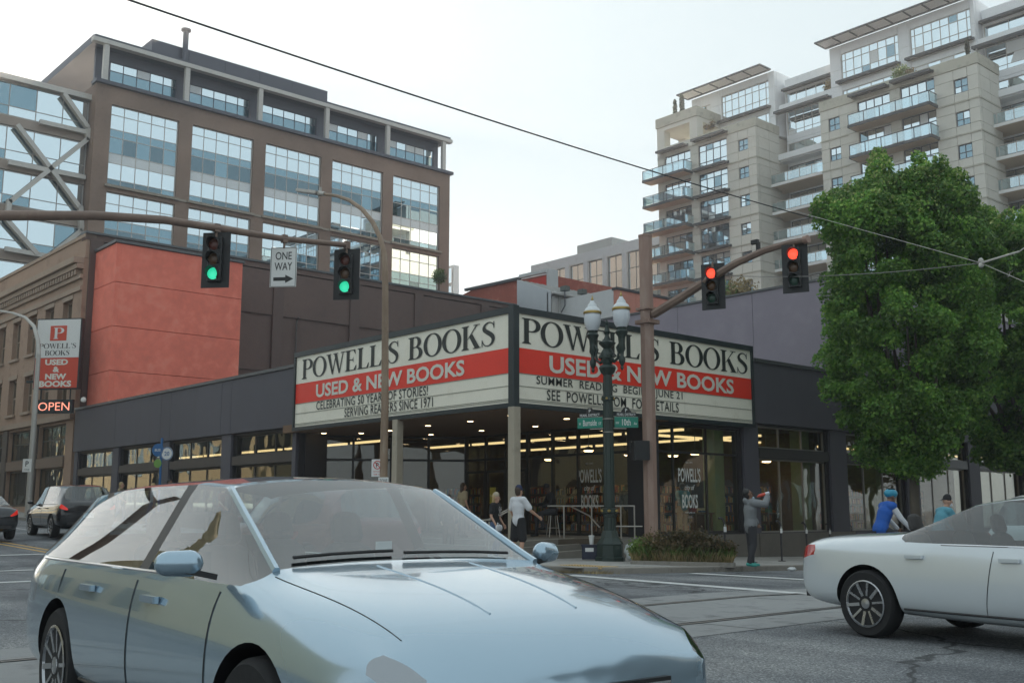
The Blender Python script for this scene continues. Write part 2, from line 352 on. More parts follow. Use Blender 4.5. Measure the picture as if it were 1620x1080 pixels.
for xr in (12.05, 13.9):
    strip('streetcar_rail_groove', [(xr - .06, -60), (xr - .06, 100)], .07, .009, DARK, 2)
    strip('streetcar_rail', [(xr, -60), (xr, 100)], .055, .013, STEEL, 2)
    strip('streetcar_rail', [(xr - .115, -60), (xr - .115, 100)], .03, .013, STEEL, 2)
for yj in range(-40, 60, 5): strip('slab_joint', [(11.15, yj + .4), (14.7, yj + .4)], .02, .009, DARK, 2)
strip('crosswalk_line', [(5.95, -3.75), (12.1, -4.7)], .30, .011, PAINT)
strip('crosswalk_line', [(12.1, -4.7), (17.5, -5.3)], .30, .016, PAINT)
strip('crosswalk_line', [(6.3, -.3), (17.5, -.5)], .30, .016, PAINT)
strip('crosswalk_line', [(1.5, -3.4), (1.5, -18)], .30, .008, PAINT)
strip('crosswalk_line', [(-2.2, -3.4), (-2.2, -18)], .30, .008, PAINT)
strip('stop_line', [(-6.9, -9.6), (-6.9, -18)], .45, .008, PAINT)
for dy in (-9.25, -9.6): strip('double_yellow_line', [(-4.5, dy), (-120, dy)], .11, .008, YPAINT, 3)
for k in range(12): strip('lane_dash', [(-10 - 9 * k, -6.2), (-13 - 9 * k, -6.2)], .11, .008, PAINT)
# pavement: a raised base, slabs as pieces near the corner, one sheet farther on
EDGE = [(-120, -3.0), (-2, -3.0), (4.4, -3.05), (5.3, -2.7), (5.75, -1.9), (5.8, -.4), (5.8, 60)]
q = M()
def raised(q, pts, off):       # polygon strip pavement, split at the kinks
    return
sw = M()
for (x0, x1, y0, y1) in ((-120, 5.3, -2.9, .6), (-.6, 5.7, .6, 120)):
    xx = grid_cuts(x0, x1, XS); yy = grid_cuts(y0, y1, YS); n = len(xx)
    sw.add([(x, y, gz(x, y) + .118) for y in yy for x in xx], [(j * n + i, j * n + i + 1, (j + 1) * n + i + 1, (j + 1) * n + i) for j in range(len(yy) - 1) for i in range(n - 1)])
sw.add([(5.3, -2.7, gz(5.3, -2.7) + .118), (5.65, -1.9, gz(5, -1.9) + .118), (5.7, .6, gz(5, .6) + .118), (5.3, .6, gz(5, .6) + .118)], [(0, 1, 2, 3)])
SW = sw.build('pavement', SIDE, kind='structure')
def slab(x0, x1, y0, y1):
    g = .012; z = random.uniform(.128, .133); vs = []
    for dz in (z - .03, z):
        for x, y in ((x0 + g, y0 + g), (x1 - g, y0 + g), (x1 - g, y1 - g), (x0 + g, y1 - g)): vs.append((x, y, gz(x, y) + dz))
    M().add(vs, [(4, 5, 6, 7), (0, 1, 5, 4), (1, 2, 6, 5), (2, 3, 7, 6), (3, 0, 4, 7)]).build('paving_slab', SIDE, SW)
for i in range(4):
    for j in range(15):
        if i == 3 and j < 1: continue
        slab(-.3 + 1.5 * i, -.3 + 1.5 * (i + 1) - (.0 if i < 3 else .12), .6 + 1.5 * j, .6 + 1.5 * (j + 1))
for i in range(26):
    for j in range(2): slab(4.95 - 1.45 * (i + 1), 4.95 - 1.45 * i, -2.85 + 1.7 * j, -2.85 + 1.7 * (j + 1))
q = M()                                           # kerb
for k in range(len(EDGE) - 1):
    a = Vector((*EDGE[k], 0)); b = Vector((*EDGE[k + 1], 0)); d = b - a; n = max(1, int(d.length / 2)); s = Vector((0, 0, 1)).cross(d.normalized()) * .16
    vs = []
    for i in range(n + 1):
        p = a + d * i / n; r_ = p + s
        vs += [(p.x, p.y, gz(p.x, p.y) - .05), (p.x, p.y, gz(p.x, p.y) + .118), (p.x + s.x * .12, p.y + s.y * .12, gz(p.x, p.y) + .136), (r_.x, r_.y, gz(p.x, p.y) + .136)]
    q.add(vs, [(4 * i + c, 4 * i + c + 1, 4 * i + c + 5, 4 * i + c + 4) for i in range(n) for c in range(3)])
q.build('kerb', KERB, kind='structure')
TACT = mat('warning_tile_yellow', (.50, .36, .18), .7, .15, 6)
q = M()
for i in range(14):
    for j in range(6):
        cx_, cy_ = 4.25 + .09 * i, -2.35 + .09 * j
        z = gz(cx_, cy_) + .139; q.box(cx_ - .02, cx_ + .02, cy_ - .02, cy_ + .02, z, z + .008)
o = q.build('tactile_dots', TACT, SW, kind='stuff')
z = gz(5, -2.2) + .12; M().box(4.2, 5.5, -2.42, -1.83, z - .02, z + .019).build('tactile_paving', TACT, SW)
# =================================================================== the bookshop (one storey, corner entrance)
BS = thing('bookshop_building', 'low charcoal corner bookshop with recessed glass entrance under the big marquee', 'building', (-6, 6, 0))
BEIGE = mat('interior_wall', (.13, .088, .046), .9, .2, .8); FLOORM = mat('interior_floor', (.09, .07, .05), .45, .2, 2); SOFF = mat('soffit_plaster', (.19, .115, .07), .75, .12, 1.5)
PF = .45
SO, EA = ('y', .3), ('x', -.3)
# south facade: bays (u0,u1)
sb = [(-33.7, -29.2), (-28.3, -23.55), (-22.65, -17.85), (-16.9, -12.3)]
ops = []
for a, b in sb: ops += [(a, b, 1.15 if a < -20 else .95, 3.0), (a, b, 3.36, 4.15)]
ops[0] = (-33.7, -29.2, 1.45, 3.0); ops[2] = (-28.3, -23.55, 1.3, 3.0)
wall(SO, -34.3, -11.9, -.3, 4.24, ops, DPAINT, BS, 'wall', d0=-.35, d1=0.)
for k, (a, b) in enumerate(sb):
    lo = ops[2 * k][2]
    window(SO, a, b, lo, 3.0, 3, [], FRAME, SHOPG, BS, d=-.12, fw=.08, mw=.06, tilt=.006)
    window(SO, a, b, 3.36, 4.15, 3, [], FRAME, SHOPG, BS, d=-.12, fw=.06, mw=.06, tilt=.006)
    ubox('spandrel_panel', mat('bronze_spandrel', (.06, .05, .045), .5, .1, 3), BS, *fc(SO, a - .02, b + .02, 3.01, 3.35, .002, .06))
for a, b in ((-34.28, -33.72), (-29.18, -28.32), (-23.53, -22.67), (-17.83, -16.92), (-12.28, -11.92)):
    ubox('pilaster', NAVY, BS, *fc(SO, a + .05, b - .05, -.3, 4.23, .003, .09))
cs = [-34.3, -28.8, -23.6, -22.6, -17.8, -16.95, -11.7]
for i in range(6): ubox('fascia_panel', NAVY, BS, *fc(SO, cs[i] + .012, cs[i + 1] - .012, 4.25, 6.38, -.2, .16))
ubox('coping', CAP, BS, *fc(SO, -34.3, -11.7, 6.385, 6.50, -.3, .22))
# east facade
eb = [(6.35, 10.55), (11.55, 15.85), (17.15, 21.4), (22.6, 26.9), (28.1, 32.4), (33.6, 37.9)]
ops = [(6.35, 10.55, .54, 4.0)]
for a, b in eb[1:]: ops += [(a, b, .52, 3.05), (a, b, 3.42, 4.18)]
wall(EA, 6.2, 40, -1.2, 4.24, ops, DPAINT, BS, 'wall', d0=-.35, d1=0.)
STONE = mat('base_course_concrete', (.17, .155, .135), .8, .25, 2, .25, 30)
EWIN = window(EA, 6.35, 10.55, .54, 4.0, 3, [.745], FRAME, SHOPG, BS, d=-.12, fw=.07, mw=.07, us=[0, .2, .6, 1], tilt=.003)
for a, b in eb[1:]:
    window(EA, a, b, .52, 3.05, 3, [], ALU, SHOPG, BS, d=-.12, fw=.05, mw=.045, tilt=.003)
    window(EA, a, b, 3.42, 4.18, 3, [], ALU, SHOPG, BS, d=-.12, fw=.05, mw=.045, tilt=.003)
    ubox('spandrel_panel', FRAME, BS, *fc(EA, a - .02, b + .02, 3.06, 3.41, .002, .07))
for a, b in ((10.6, 11.5), (15.9, 17.1), (21.45, 22.55), (26.95, 28.05), (32.45, 33.55)):
    ubox('pilaster', NAVY, BS, *fc(EA, a + .04, b - .04, -1.2, 4.23, .003, .10))
yy = 5.0
for a, b in ((6.4, 11.2), (11.25, 17.3), (17.35, 23), (23.05, 29), (29.05, 35), (35.05, 40)):
    if a > 11: ubox('fascia_panel', NAVY, BS, *fc(EA, a, b, 4.25, 6.38, -.2, .16))
    ubox('base_course', STONE if a < 11.3 else NAVY, BS, *fc(EA, a, b, -1.2, .50, .11, .18))
ubox('coping', CAP, BS, *fc(EA, 11.3, 40, 6.385, 6.50, -.3, .22))
# roofs and structure
q = M(); q.box(-34.2, -.6, .6, 40, 4.35, 6.2); q.build('roof', mat('roof_felt', (.10, .10, .10), .9, .1, 1), BS)
q = M(); q.box(-12.6, -.02, .02, 6.5, 4.02, 4.30); q.build('soffit', SOFF, BS)
# platform and steps
PL = [(-12.0, .75), (.25, .10), (-1.2, 3.5), (0, 4.85), (0, 6.25), (-.25, 6.3), (-.3, 12), (-13, 12), (-13, .75)]
STEPM = mat('step_concrete', (.21, .195, .17), .8, .2, 3, .2, 40); NOSE = mat('step_nosing', (.38, .36, .31), .6, .1, 6)
q = M(); q.prism(PL, -.5, PF); q.build('entrance_platform', STEPM, BS)
for k, z in ((1, .30), (2, .14)):
    d = .36 * k; P = [(-12.0, .75 - d), (.25 + d * 1.1, .10 - d), (-1.2 + d * 1.0, 3.5 + d * .25), (-1.2, 3.49), (.2, .2), (-12., .8)]
    q = M(); q.prism(P, -.5, z); q.build('step', STEPM, BS)
    a, b, c = P[0], P[1], P[2]; q = M(); q.bar((a[0], a[1] + .03, z + .004), (b[0] - .03, b[1] + .03, z + .004), .06, .012); q.bar((b[0] - .04, b[1] + .03, z + .006), (c[0] - .04, c[1] - .03, z + .006), .06, .012); q.build('step_nosing', NOSE, BS)
q = M(); q.bar((-12, .79, PF + .004), (.2, .14, PF + .004), .06, .012); q.bar((.2, .14, PF + .006), (-1.2, 3.45, PF + .006), .06, .012); q.build('step_nosing', NOSE, BS)
# entrance glass walls: diagonal, then south-facing
def glasswall(p0, p1, n, z0, z1, tr, label=None, doors=()):
    a, b = Vector((*p0, 0)), Vector((*p1, 0)); d = (b - a); Ln = d.length; d.normalize(); ang = math.atan2(d.y, d.x); m = M()
    for i in range(n + 1):
        p = a + d * Ln * i / n; m.bar((p.x, p.y, z0), (p.x, p.y, z1), .11, .09, upv=d)
    for z in (z0 + .04, tr, z1 - .05):
        m.bar((a.x, a.y, z), (b.x, b.y, z), .07, .085)
    for i in doors:
        for s in (.06, .94):
            p = a + d * Ln * (i + s) / n; m.bar((p.x, p.y, z0), (p.x, p.y, z0 + 2.2), .09, .07, upv=d)
        p = a + d * Ln * i / n; r = a + d * Ln * (i + 1) / n; m.bar((p.x, p.y, z0 + 2.22), (r.x, r.y, z0 + 2.22), .08, .09)
    o = m.build('glass_wall_frame', FRAME, BS)
    for i in range(n):
        for (c, e) in ((z0 + .06, tr - .03), (tr + .03, z1 - .08)):
            p = a + d * Ln * (i + .5) / n
            ubox('pane', SHOPG, o, p.x - Ln / n / 2 + .04, p.x + Ln / n / 2 - .04, p.y - .01, p.y + .01, c, e, rot=(random.uniform(-.004, .004), 0, ang + random.uniform(-.006, .006)))
    return o
glasswall((-12.55, 1.35), (-9.6, 6.1), 4, PF, 4.02, 3.12)
glasswall((-9.55, 6.12), (-6.15, 6.12), 3, PF, 4.02, 3.12, doors=(0, 1, 2))
glasswall((-6.1, 6.12), (-1.15, 6.12), 4, PF, 4.02, 3.12)
ubox('column', DPAINT, BS, -1.1, -.35, 5.75, 6.3, PF, 4.02)
COLM = mat('entrance_column_tan', (.42, .37, .29), .5, .12, 3, dirt=(.3, .26, .2))
for (x, y, zb) in ((.0, .02, -.02), (-5.5, .05, -.02)):
    q = M(); q.bbox(x - .13, x + .13, y - .13, y + .13, zb, 4.06, .02); q.build('column', COLM, BS)
ubox('pilaster', DPAINT, BS, -12.7, -11.8, .5, 1.4, -.3, 4.02)
# inside the shop
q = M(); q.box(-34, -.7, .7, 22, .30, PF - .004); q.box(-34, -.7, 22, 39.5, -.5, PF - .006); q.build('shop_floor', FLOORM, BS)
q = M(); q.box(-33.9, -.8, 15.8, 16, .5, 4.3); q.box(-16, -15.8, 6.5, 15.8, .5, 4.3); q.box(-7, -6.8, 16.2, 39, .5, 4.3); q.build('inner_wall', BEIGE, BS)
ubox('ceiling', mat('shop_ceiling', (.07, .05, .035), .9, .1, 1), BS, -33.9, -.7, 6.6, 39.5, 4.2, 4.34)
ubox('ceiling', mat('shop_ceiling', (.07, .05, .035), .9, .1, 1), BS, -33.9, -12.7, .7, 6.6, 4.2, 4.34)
GREENP = mat('pale_green_column', (.26, .34, .18), .6, .08, 4)
for (x, y) in ((-1.1, 10.1), (-1.1, 15.3), (-1.3, 20.8)): ubox('column', GREENP, BS, x - .25, x + .25, y - .25, y + .25, .5, 4.2)
TUBE = mat('fluorescent_tube', (.9, .8, .6), .5, 0, emit=(1., .78, .42), estr=.8)
LAMP = mat('lamp_glow', (.9, .8, .6), .5, 0, emit=(1., .74, .42), estr=5.)
HOUS = mat('lamp_housing', (.16, .15, .13), .5, 0)
ORD = ['first', 'second', 'third', 'fourth', 'fifth', 'sixth', 'seventh', 'eighth', 'ninth', 'tenth', 'eleventh', 'twelfth', 'thirteenth', 'fourteenth', 'fifteenth', 'sixteenth', 'seventeenth', 'eighteenth']
def strip_light(x0, x1, y0, y1, z, where='under the ceiling'):
    t = thing('strip_light', 'fluorescent ceiling strip, ' + where, 'ceiling light', ((x0 + x1) / 2, (y0 + y1) / 2, z + .06), group='fluorescent strips inside the bookshop')
    ubox('housing', HOUS, t, x0 - .03, x1 + .03, y0 - .03, y1 + .03, z + .03, z + .09); ubox('tube', TUBE, t, x0, x1, y0, y1, z - .05, z + .027)
for yv in (8.2, 12.5):
    for k in range(5): strip_light(-14.6 + 2.8 * k, -12.1 + 2.8 * k, yv, yv + .14, 3.92, ORD[k] + (' from the left, front row behind the entrance' if yv < 10 else ' from the left in the back row'))
for k in range(12): strip_light(-3.3, -3.16, 8.2 + 2.5 * k, 10.4 + 2.5 * k, 3.92, ORD[k] + ' from the marquee, right street windows')
for k in range(8): strip_light(-32.5 + 2.6 * k, -30.3 + 2.6 * k, 4.0, 4.14, 3.92, ORD[k] + ' from the far end, left street windows')
def downlight(x, y, z, where):
    t = thing('downlight', 'small glowing downlight in the entrance soffit, ' + where, 'downlight', (x, y, z), group='downlights in the entrance soffit')
    M().lathe([(.12, -.012), (.13, -.004), (.13, .0)], (x, y, z), 16).build('trim_ring', mat('trim_brass', (.3, .24, .15), .4, 0, metal=.6), t, smooth=True)
    M().lathe([(.085, -.022), (.09, -.0125)], (x, y, z), 14).build('lens', LAMP, t)
for p in ((-10.5, 2.0), (-6.2, 1.75), (-3.95, 1.7), (-6.7, 4.45), (-9.4, 4.3), (-4.05, 4.55), (-8.8, 2.05), (-1.3, 3.3), (-1.6, 1.3), (-11.4, 1.0)):
    DLN = globals().get('DLN', 0) + 1; downlight(p[0], p[1], 4.018, ['behind the left part of the marquee', 'midway along the marquee left face', 'near the corner column, left side', 'in the inner row before the doors', 'deep left by the diagonal glass', 'deep right above the seated man', 'between the left column and the street light', 'over the lamp post side of the steps', 'just inside the marquee corner', 'farthest left by the dark pilaster'][DLN - 1])
PN = [0]
def pendant(x, y, z):
    PN[0] += 1; t = thing('pendant_lamp', 'warm dome pendant inside the shop, ' + ORD[PN[0] - 1] + (' behind the entrance glass' if PN[0] < 4 or PN[0] in (8, 9) else ' along the right street windows'), 'pendant lamp', (x, y, 4.2), group='dome pendant lamps inside the bookshop')
    M().tube([(x, y, 4.2), (x, y, z + .14)], .012, 6).build('cord', HOUS, t)
    M().lathe([(.03, .14), (.10, .12), (.20, .04), (.22, 0), (.2, .0)], (x, y, z), 18).build('shade', HOUS, t, smooth=True)
    M().lathe([(.02, -.05), (.14, -.045), (.185, .01)], (x, y, z), 14).build('bulb', LAMP, t, smooth=True)
for p in ((-4.6, 7.6, 3.35), (-3.6, 8.6, 3.2), (-2.4, 7.4, 3.1), (-1.7, 8.7, 3.1), (-2.2, 10.5, 3.25), (-1.8, 12.6, 3.3), (-2.1, 14.6, 3.1), (-5.8, 8.4, 3.3), (-8, 8.9, 3.2), (-2.4, 18.5, 3.2), (-2.0, 23.8, 3.2), (-2.2, 25.6, 3.3), (-2.1, 30.2, 3.2)): pendant(*p)
# bookcases with rows of books
WOOD = mat('bookcase_wood', (.12, .07, .035), .55, .25, 4, streak=1)
BOOKC = [mat('book_' + n, c, .6, .1, 3) for n, c in (('red', (.35, .05, .03)), ('ochre', (.42, .26, .06)), ('blue', (.06, .12, .25)), ('cream', (.55, .48, .34)), ('green', (.07, .18, .08)), ('black', (.03, .03, .03)), ('orange', (.5, .16, .03)))]
CASES = [0]
def bookcase(x, y, wdt, rz, h=1.75):
    CASES[0] += 1; lab = 'wooden bookcase, ' + ORD[(CASES[0] - 1) % 9] + (' of those behind the entrance glass' if CASES[0] <= 9 else ' of those along the street windows')
    t = thing('bookcase', lab, 'bookcase', (x, y, PF), rz, 'bookcases inside the bookshop')
    q = M(); q.box(-wdt / 2, wdt / 2, .12, .15, 0, h)
    for s in (-1, 1): q.box(s * wdt / 2 - .015, s * wdt / 2 + .015, -.15, .149, 0, h)
    q.build('case', WOOD, t, local=True); n = 5
    for k in range(n): M().box(-wdt / 2 + .016, wdt / 2 - .016, -.14, .119, k * h / n + .05, k * h / n + .07).build('shelf', WOOD, t, local=True)
    q = M(); rr = random.Random(x * 31 + y)
    for k in range(n):
        u = -wdt / 2 + .03
        while u < wdt / 2 - .07:
            tk = rr.uniform(.02, .05); hh = rr.uniform(.17, .26)
            if rr.random() > .08: q.cur = rr.randrange(7); q.box(u, u + tk - .003, -.12, .08, k * h / n + .071, k * h / n + .071 + hh)
            u += tk
    q.build('books', BOOKC, t, local=True, kind='stuff')
for a in ((-14.2, 5.2, 2.2, R(45)), (-12.6, 8.5, 2.4, 0), (-9.8, 9.6, 2.2, 0), (-11, 12.5, 2.4, 0), (-7, 10, 2.2, 0), (-7.5, 12.8, 2.4, 0), (-4.6, 12, 2.2, R(90)), (-3.0, 14.5, 2, R(60)), (-5.2, 9.4, 1.6, 0),
          (-4.2, 17.8, 2.2, R(90)), (-4.0, 20.5, 2.2, R(90)), (-4.2, 24, 2.4, R(90)), (-4.2, 29, 2.4, R(90)), (-14.5, 3.0, 2.2, 0), (-20, 4.6, 2.2, 0), (-26, 4.6, 2.2, 0), (-31, 4.6, 2.2, 0), (-17.3, 2.4, 1.2, 0)): bookcase(*a)
def table(x, y, lab):
    t = thing('display_table', lab, 'table', (x, y, PF))
    ubox('table_top', WOOD, t, x - .8, x + .8, y - .5, y + .5, PF + .7, PF + .75)
    for sx in (-.72, .72):
        for sy in (-.42, .42): ubox('leg', WOOD, t, x + sx - .03, x + sx + .03, y + sy - .03, y + sy + .03, PF, PF + .70)
    rr = random.Random(x); q = M()
    for i in range(16):
        q.cur = rr.randrange(7); a, b = rr.uniform(-.65, .5), rr.uniform(-.4, .3); q.box(x + a, x + a + .16, y + b, y + b + .22, PF + .752 + i * .0007, PF + .79 + rr.uniform(0, .12))
    q.build('books', BOOKC, t, kind='stuff')
PALEW = mat('pale_plywood', (.42, .31, .16), .5, .15, 4)
table(-1.6, 9.2, 'wooden display table of books behind the east window of the marquee bay'); table(-1.7, 13.4, 'wooden display table of books behind the window right of the marquee'); table(-3.2, 7.8, 'wooden display table of books behind the lettered entrance glass')
# =================================================================== marquee
MQ = thing('marquee_sign', 'two-sided corner marquee with POWELL\'S BOOKS in black over a red USED & NEW BOOKS band', 'sign', (0, 0, 4.03))
Lw, Rw, Z0, Z1, T = 11.85, 11.0, 4.05, 6.86, .5
q = M()      # carcass of both boxes, set behind the faces
q.prism([(-Lw, .06), (-.06, .06), (-.06, Rw), (-T, Rw), (-T, T), (-Lw, T)], Z0 + .02, Z1 - .02); q.build('cabinet', GREENBLK, MQ)
FL, FR = ('y', 0), ('x', 0)
for pl, a, b in ((FL, -Lw, -.13), (FR, .13, Rw)):
    q = M(); fbox(q, pl, a, b, Z1 - .17, Z1, -.06, .05); fbox(q, pl, a, b, Z0, Z0 + .13, -.06, .05)
    e0, e1 = (a, a + .09) if pl is FL else (b - .09, b)
    fbox(q, pl, e0, e1, Z0 + .131, Z1 - .171, -.06, .048); q.build('sign_frame', GREENBLK, MQ)
    zb1, zb0 = 5.72 if pl is FR else 5.72, 5.02
    ua, ub = (a + .10, b) if pl is FL else (a, b - .10)
    cuts = [ua, ua + (ub - ua) * .335, ua + (ub - ua) * .668, ub]
    for i in range(3):
        ubox('cream_panel', CREAM, MQ, *fc(pl, cuts[i] + .004, cuts[i + 1] - .004, zb1 + .002, Z1 - .172, -.05, -.012))
        ubox('red_panel', REDP, MQ, *fc(pl, cuts[i] + .004, cuts[i + 1] - .004, zb0, zb1 - .002, -.05, -.010))
        ubox('letter_board', CREAM, MQ, *fc(pl, cuts[i] + .004, cuts[i + 1] - .004, Z0 + .132, zb0 - .004, -.05, -.012))
    q = M()
    for z in (zb0 - .01, 4.66, 4.30, 4.255): fbox(q, pl, ua, ub, z - .011, z + .005, -.011, .004)
    q.build('letter_track', mat('letter_track_metal', (.30, .30, .26), .4, 0), MQ)
q = M(); q.bbox(-.14, .09, -.09, .14, Z0 - .03, Z1 + .03, .015); q.build('corner_post', GREENBLK, MQ)
# ---- hand-cut roman capitals for the big line
def ribbon(q, pts, ws, z, closed=False):
    n = len(pts); vs = []
    for i in range(n):
        a = pts[(i - 1) % n] if (closed or i > 0) else pts[i]; b = pts[(i + 1) % n] if (closed or i < n - 1) else pts[i]
        dx, dy = b[0] - a[0], b[1] - a[1]; l = math.hypot(dx, dy) or 1; nx, ny = -dy / l, dx / l; h = ws[i] / 2
        vs += [(pts[i][0] + nx * h, pts[i][1] + ny * h, z), (pts[i][0] - nx * h, pts[i][1] - ny * h, z)]
    q.add(vs, [(2 * i, 2 * i + 1, (2 * i + 3) % (2 * n), (2 * i + 2) % (2 * n)) for i in range(n if closed else n - 1)])
def arc(cx, cy, rx, ry, a0, a1, n, tk, tn):     # stressed stroke: thick on the sides, thin at top and bottom
    P = []; W = []
    for i in range(n + 1):
        a = R(a0 + (a1 - a0) * i / n); P.append((cx + rx * math.cos(a), cy + ry * math.sin(a))); W.append(tn + (tk - tn) * abs(math.cos(a)) ** 1.5)
    return P, W
def rect(q, x0, x1, y0, y1, z): q.add([(x0, y0, z), (x1, y0, z), (x1, y1, z), (x0, y1, z)], [(0, 1, 2, 3)])
def quad(q, a, b, c, d, z): q.add([(*a, z), (*b, z), (*c, z), (*d, z)], [(0, 1, 2, 3)])
TK, TN, SF = .155, .042, .035
def stem(q, x, z, y0=0, y1=1, l=.07, r=.07):
    rect(q, x, x + TK, y0, y1, z)
    for yy in ((y0, y0 + SF), (y1 - SF, y1)): rect(q, x - l, x + TK + r, yy[0], yy[1], z + .0004)
    for s, xx in ((-1, x), (1, x + TK)):          # brackets
        for y, t in ((y0 + SF, 1), (y1 - SF, -1)): q.add([(xx, y, z + .0002), (xx + s * .04, y, z + .0002), (xx, y + t * .05, z + .0002)], [(0, 1, 2)])
def glyph(ch):
    q = M()
    if ch == 'P':
        stem(q, .08, 0); P, W = arc(.23 + .08, .735, .24, .245, -90, 90, 14, TK, TN); P = [(.2, .49)] + P + [(.2, .98)]; ribbon(q, P, [TN] + W + [TN], .0008); return q, .62
    if ch == 'B':
        stem(q, .08, 0, r=.02); P, W = arc(.31, .755, .19, .225, -90, 90, 12, TK, TN); ribbon(q, [(.2, .53)] + P + [(.2, .98)], [TN] + W + [TN], .0008)
        P, W = arc(.33, .275, .235, .255, -90, 90, 14, TK * 1.05, TN); ribbon(q, [(.2, .02)] + P + [(.2, .53)], [TN] + W + [TN], .0012); return q, .68
    if ch == 'O':
        P, W = arc(.40, .5, .315, .49, 0, 360, 40, TK, TN); ribbon(q, P[:-1], W[:-1], 0, True); return q, .80
    if ch == 'L':
        stem(q, .08, 0); rect(q, .2, .56, 0, TN, .0006); q.add([(.56, 0, .0008), (.60, .25, .0008), (.565, .25, .0008), (.47, TN, .0008)], [(0, 1, 2, 3)]); return q, .62
    if ch == 'E':
        stem(q, .08, 0, r=.0); rect(q, .2, .56, 0, TN, .0006); rect(q, .2, .53, 1 - TN, 1, .0006); rect(q, .2, .42, .5, .5 + TN, .0006)
        q.add([(.56, 0, .0008), (.60, .24, .0008), (.57, .24, .0008), (.46, TN, .0008)], [(0, 1, 2, 3)]); q.add([(.53, 1, .0008), (.44, 1 - TN, .0008), (.535, .78, .0008), (.56, .78, .0008)], [(0, 1, 2, 3)])
        quad(q, (.40, .52), (.44, .38), (.44, .66), (.40, .54), .0010); return q, .64
    if ch == 'K':
        stem(q, .08, 0); quad(q, (.22, .40), (.27, .44), (.63, .97), (.57, .97), .0006); quad(q, (.31, .53), (.43, .64), (.72, .03), (.53, .03), .0009)
        rect(q, .46, .76, 0, SF, .0012); rect(q, .48, .73, 1 - SF, 1, .0012); return q, .76
    if ch == 'W':
        x = .04
        for k in range(2):
            quad(q, (x, .97), (x + .155, .97), (x + .335, .0), (x + .26, .0), .0006 + .0003 * k); quad(q, (x + .262, .0), (x + .315, .0), (x + .50, .97), (x + .455, .97), .0012 + .0003 * k); x += .37
        for a, b in ((-.02, .25), (.36, .62), (.76, 1.0)): rect(q, a, b, 1 - SF, 1, .002)
        return q, 1.0
    if ch == 'S':
        P = []; W = []
        ctl = [(.50, .76, .03), (.46, .90, .035), (.34, .975, .045), (.20, .93, .07), (.125, .80, .11), (.16, .67, .15), (.29, .555, .17), (.42, .43, .165), (.475, .29, .13), (.43, .12, .085), (.30, .025, .05), (.17, .05, .04), (.09, .16, .035), (.055, .27, .03)]
        for i in range(len(ctl) - 1):
            p0 = ctl[max(i - 1, 0)]; p1 = ctl[i]; p2 = ctl[i + 1]; p3 = ctl[min(i + 2, len(ctl) - 1)]
            for s in range(4):
                t = s / 4; P.append(tuple(.5 * (2 * p1[c] + (p2[c] - p0[c]) * t + (2 * p0[c] - 5 * p1[c] + 4 * p2[c] - p3[c]) * t * t + (3 * p1[c] - p0[c] - 3 * p2[c] + p3[c]) * t ** 3) for c in (0, 1))); W.append(p1[2] + (p2[2] - p1[2]) * t)
        ribbon(q, P, W, 0); rect(q, .485, .515, .72, .99, .001); rect(q, .04, .07, .01, .29, .001); return q, .58
    if ch == "'":
        P, W = [(.10, .98), (.15, .90), (.13, .80), (.06, .72)], [.13, .12, .06, .02]; ribbon(q, P, W, 0); return q, .24
    return q, .40
def roman(s, pl, u0, u1, z, h, d):
    tot = sum(glyph(c)[1] for c in s); k = (u1 - u0) / tot; u = u0
    for c in s:
        g, wd = glyph(c)
        if g.v:
            q = M(); q.add([tuple(fp(pl, u + v[0] * k, z + v[1] * h, d + v[2])) for v in g.v], g.f); q.build('letter', INK, MQ)
        u += wd * k
roman("POWELL'S BOOKS", FL, -11.35, -.75, 5.86, .70, .004)
roman("POWELL'S BOOKS", FR, .30, 10.75, 5.86, .72, .004)
def between(pl, s, u0, u1, z0, z1, m, bold, d=.004, sp=1.): return lettering(s, m, MQ, pl, (u0 + u1) / 2, (z0 + z1) / 2, z1 - z0, u1 - u0, bold, d, 'lettering', spacing=sp)
between(FL, 'USED & NEW BOOKS', -10.35, -2.15, 5.13, 5.60, WHITEL, .028)
between(FR, 'USED & NEW BOOKS', 1.35, 9.9, 5.12, 5.62, WHITEL, .028)
between(FL, 'CELEBRATING 50 YEARS OF STORIES!', -10.3, -3.9, 4.70, 4.99, INK, .008, sp=1.08)
between(FL, 'SERVING READERS SINCE 1971', -8.5, -3.65, 4.33, 4.63, INK, .008, sp=1.08)
between(FR, 'SUMMER  READING  BEGINS  JUNE 21', .85, 7.2, 4.69, 4.99, INK, .008, sp=1.08)
between(FR, 'SEE  POWELLS.COM  FOR DETAILS', 1.25, 7.0, 4.33, 4.63, INK, .008, sp=1.08)
# window lettering
DEC = mat('vinyl_white', (.72, .72, .68), .6, .05, 5)
def decal(pl, u, d, o):
    lettering('EST. 1971', DEC, o, pl, u, 2.80, .06, .32, .0, d, 'window_lettering'); lettering("POWELL'S", DEC, o, pl, u, 2.40, .46, 1.12, .02, d, 'window_lettering')
    lettering('city of', DEC, o, pl, u, 1.98, .22, .50, .012, d, 'window_lettering', shear=.3); lettering('BOOKS', DEC, o, pl, u, 1.56, .44, .78, .02, d, 'window_lettering')
DG = ('y', 6.12); cwo = [o for o in BS.children if o.name.startswith('glass_wall_frame')][-1]
decal(DG, onx(930, 760, 0).x if 0 else -3.1, .03, cwo)
decal(EA, 7.95, -.13 + .02, EWIN)
lettering('PORTLAND, OR.', DEC, EWIN, EA, 7.95, 1.20, .06, .5, 0, -.11, 'window_lettering'); lettering('U.S.A.', DEC, EWIN, EA, 7.95, 1.06, .06, .22, 0, -.11, 'window_lettering')
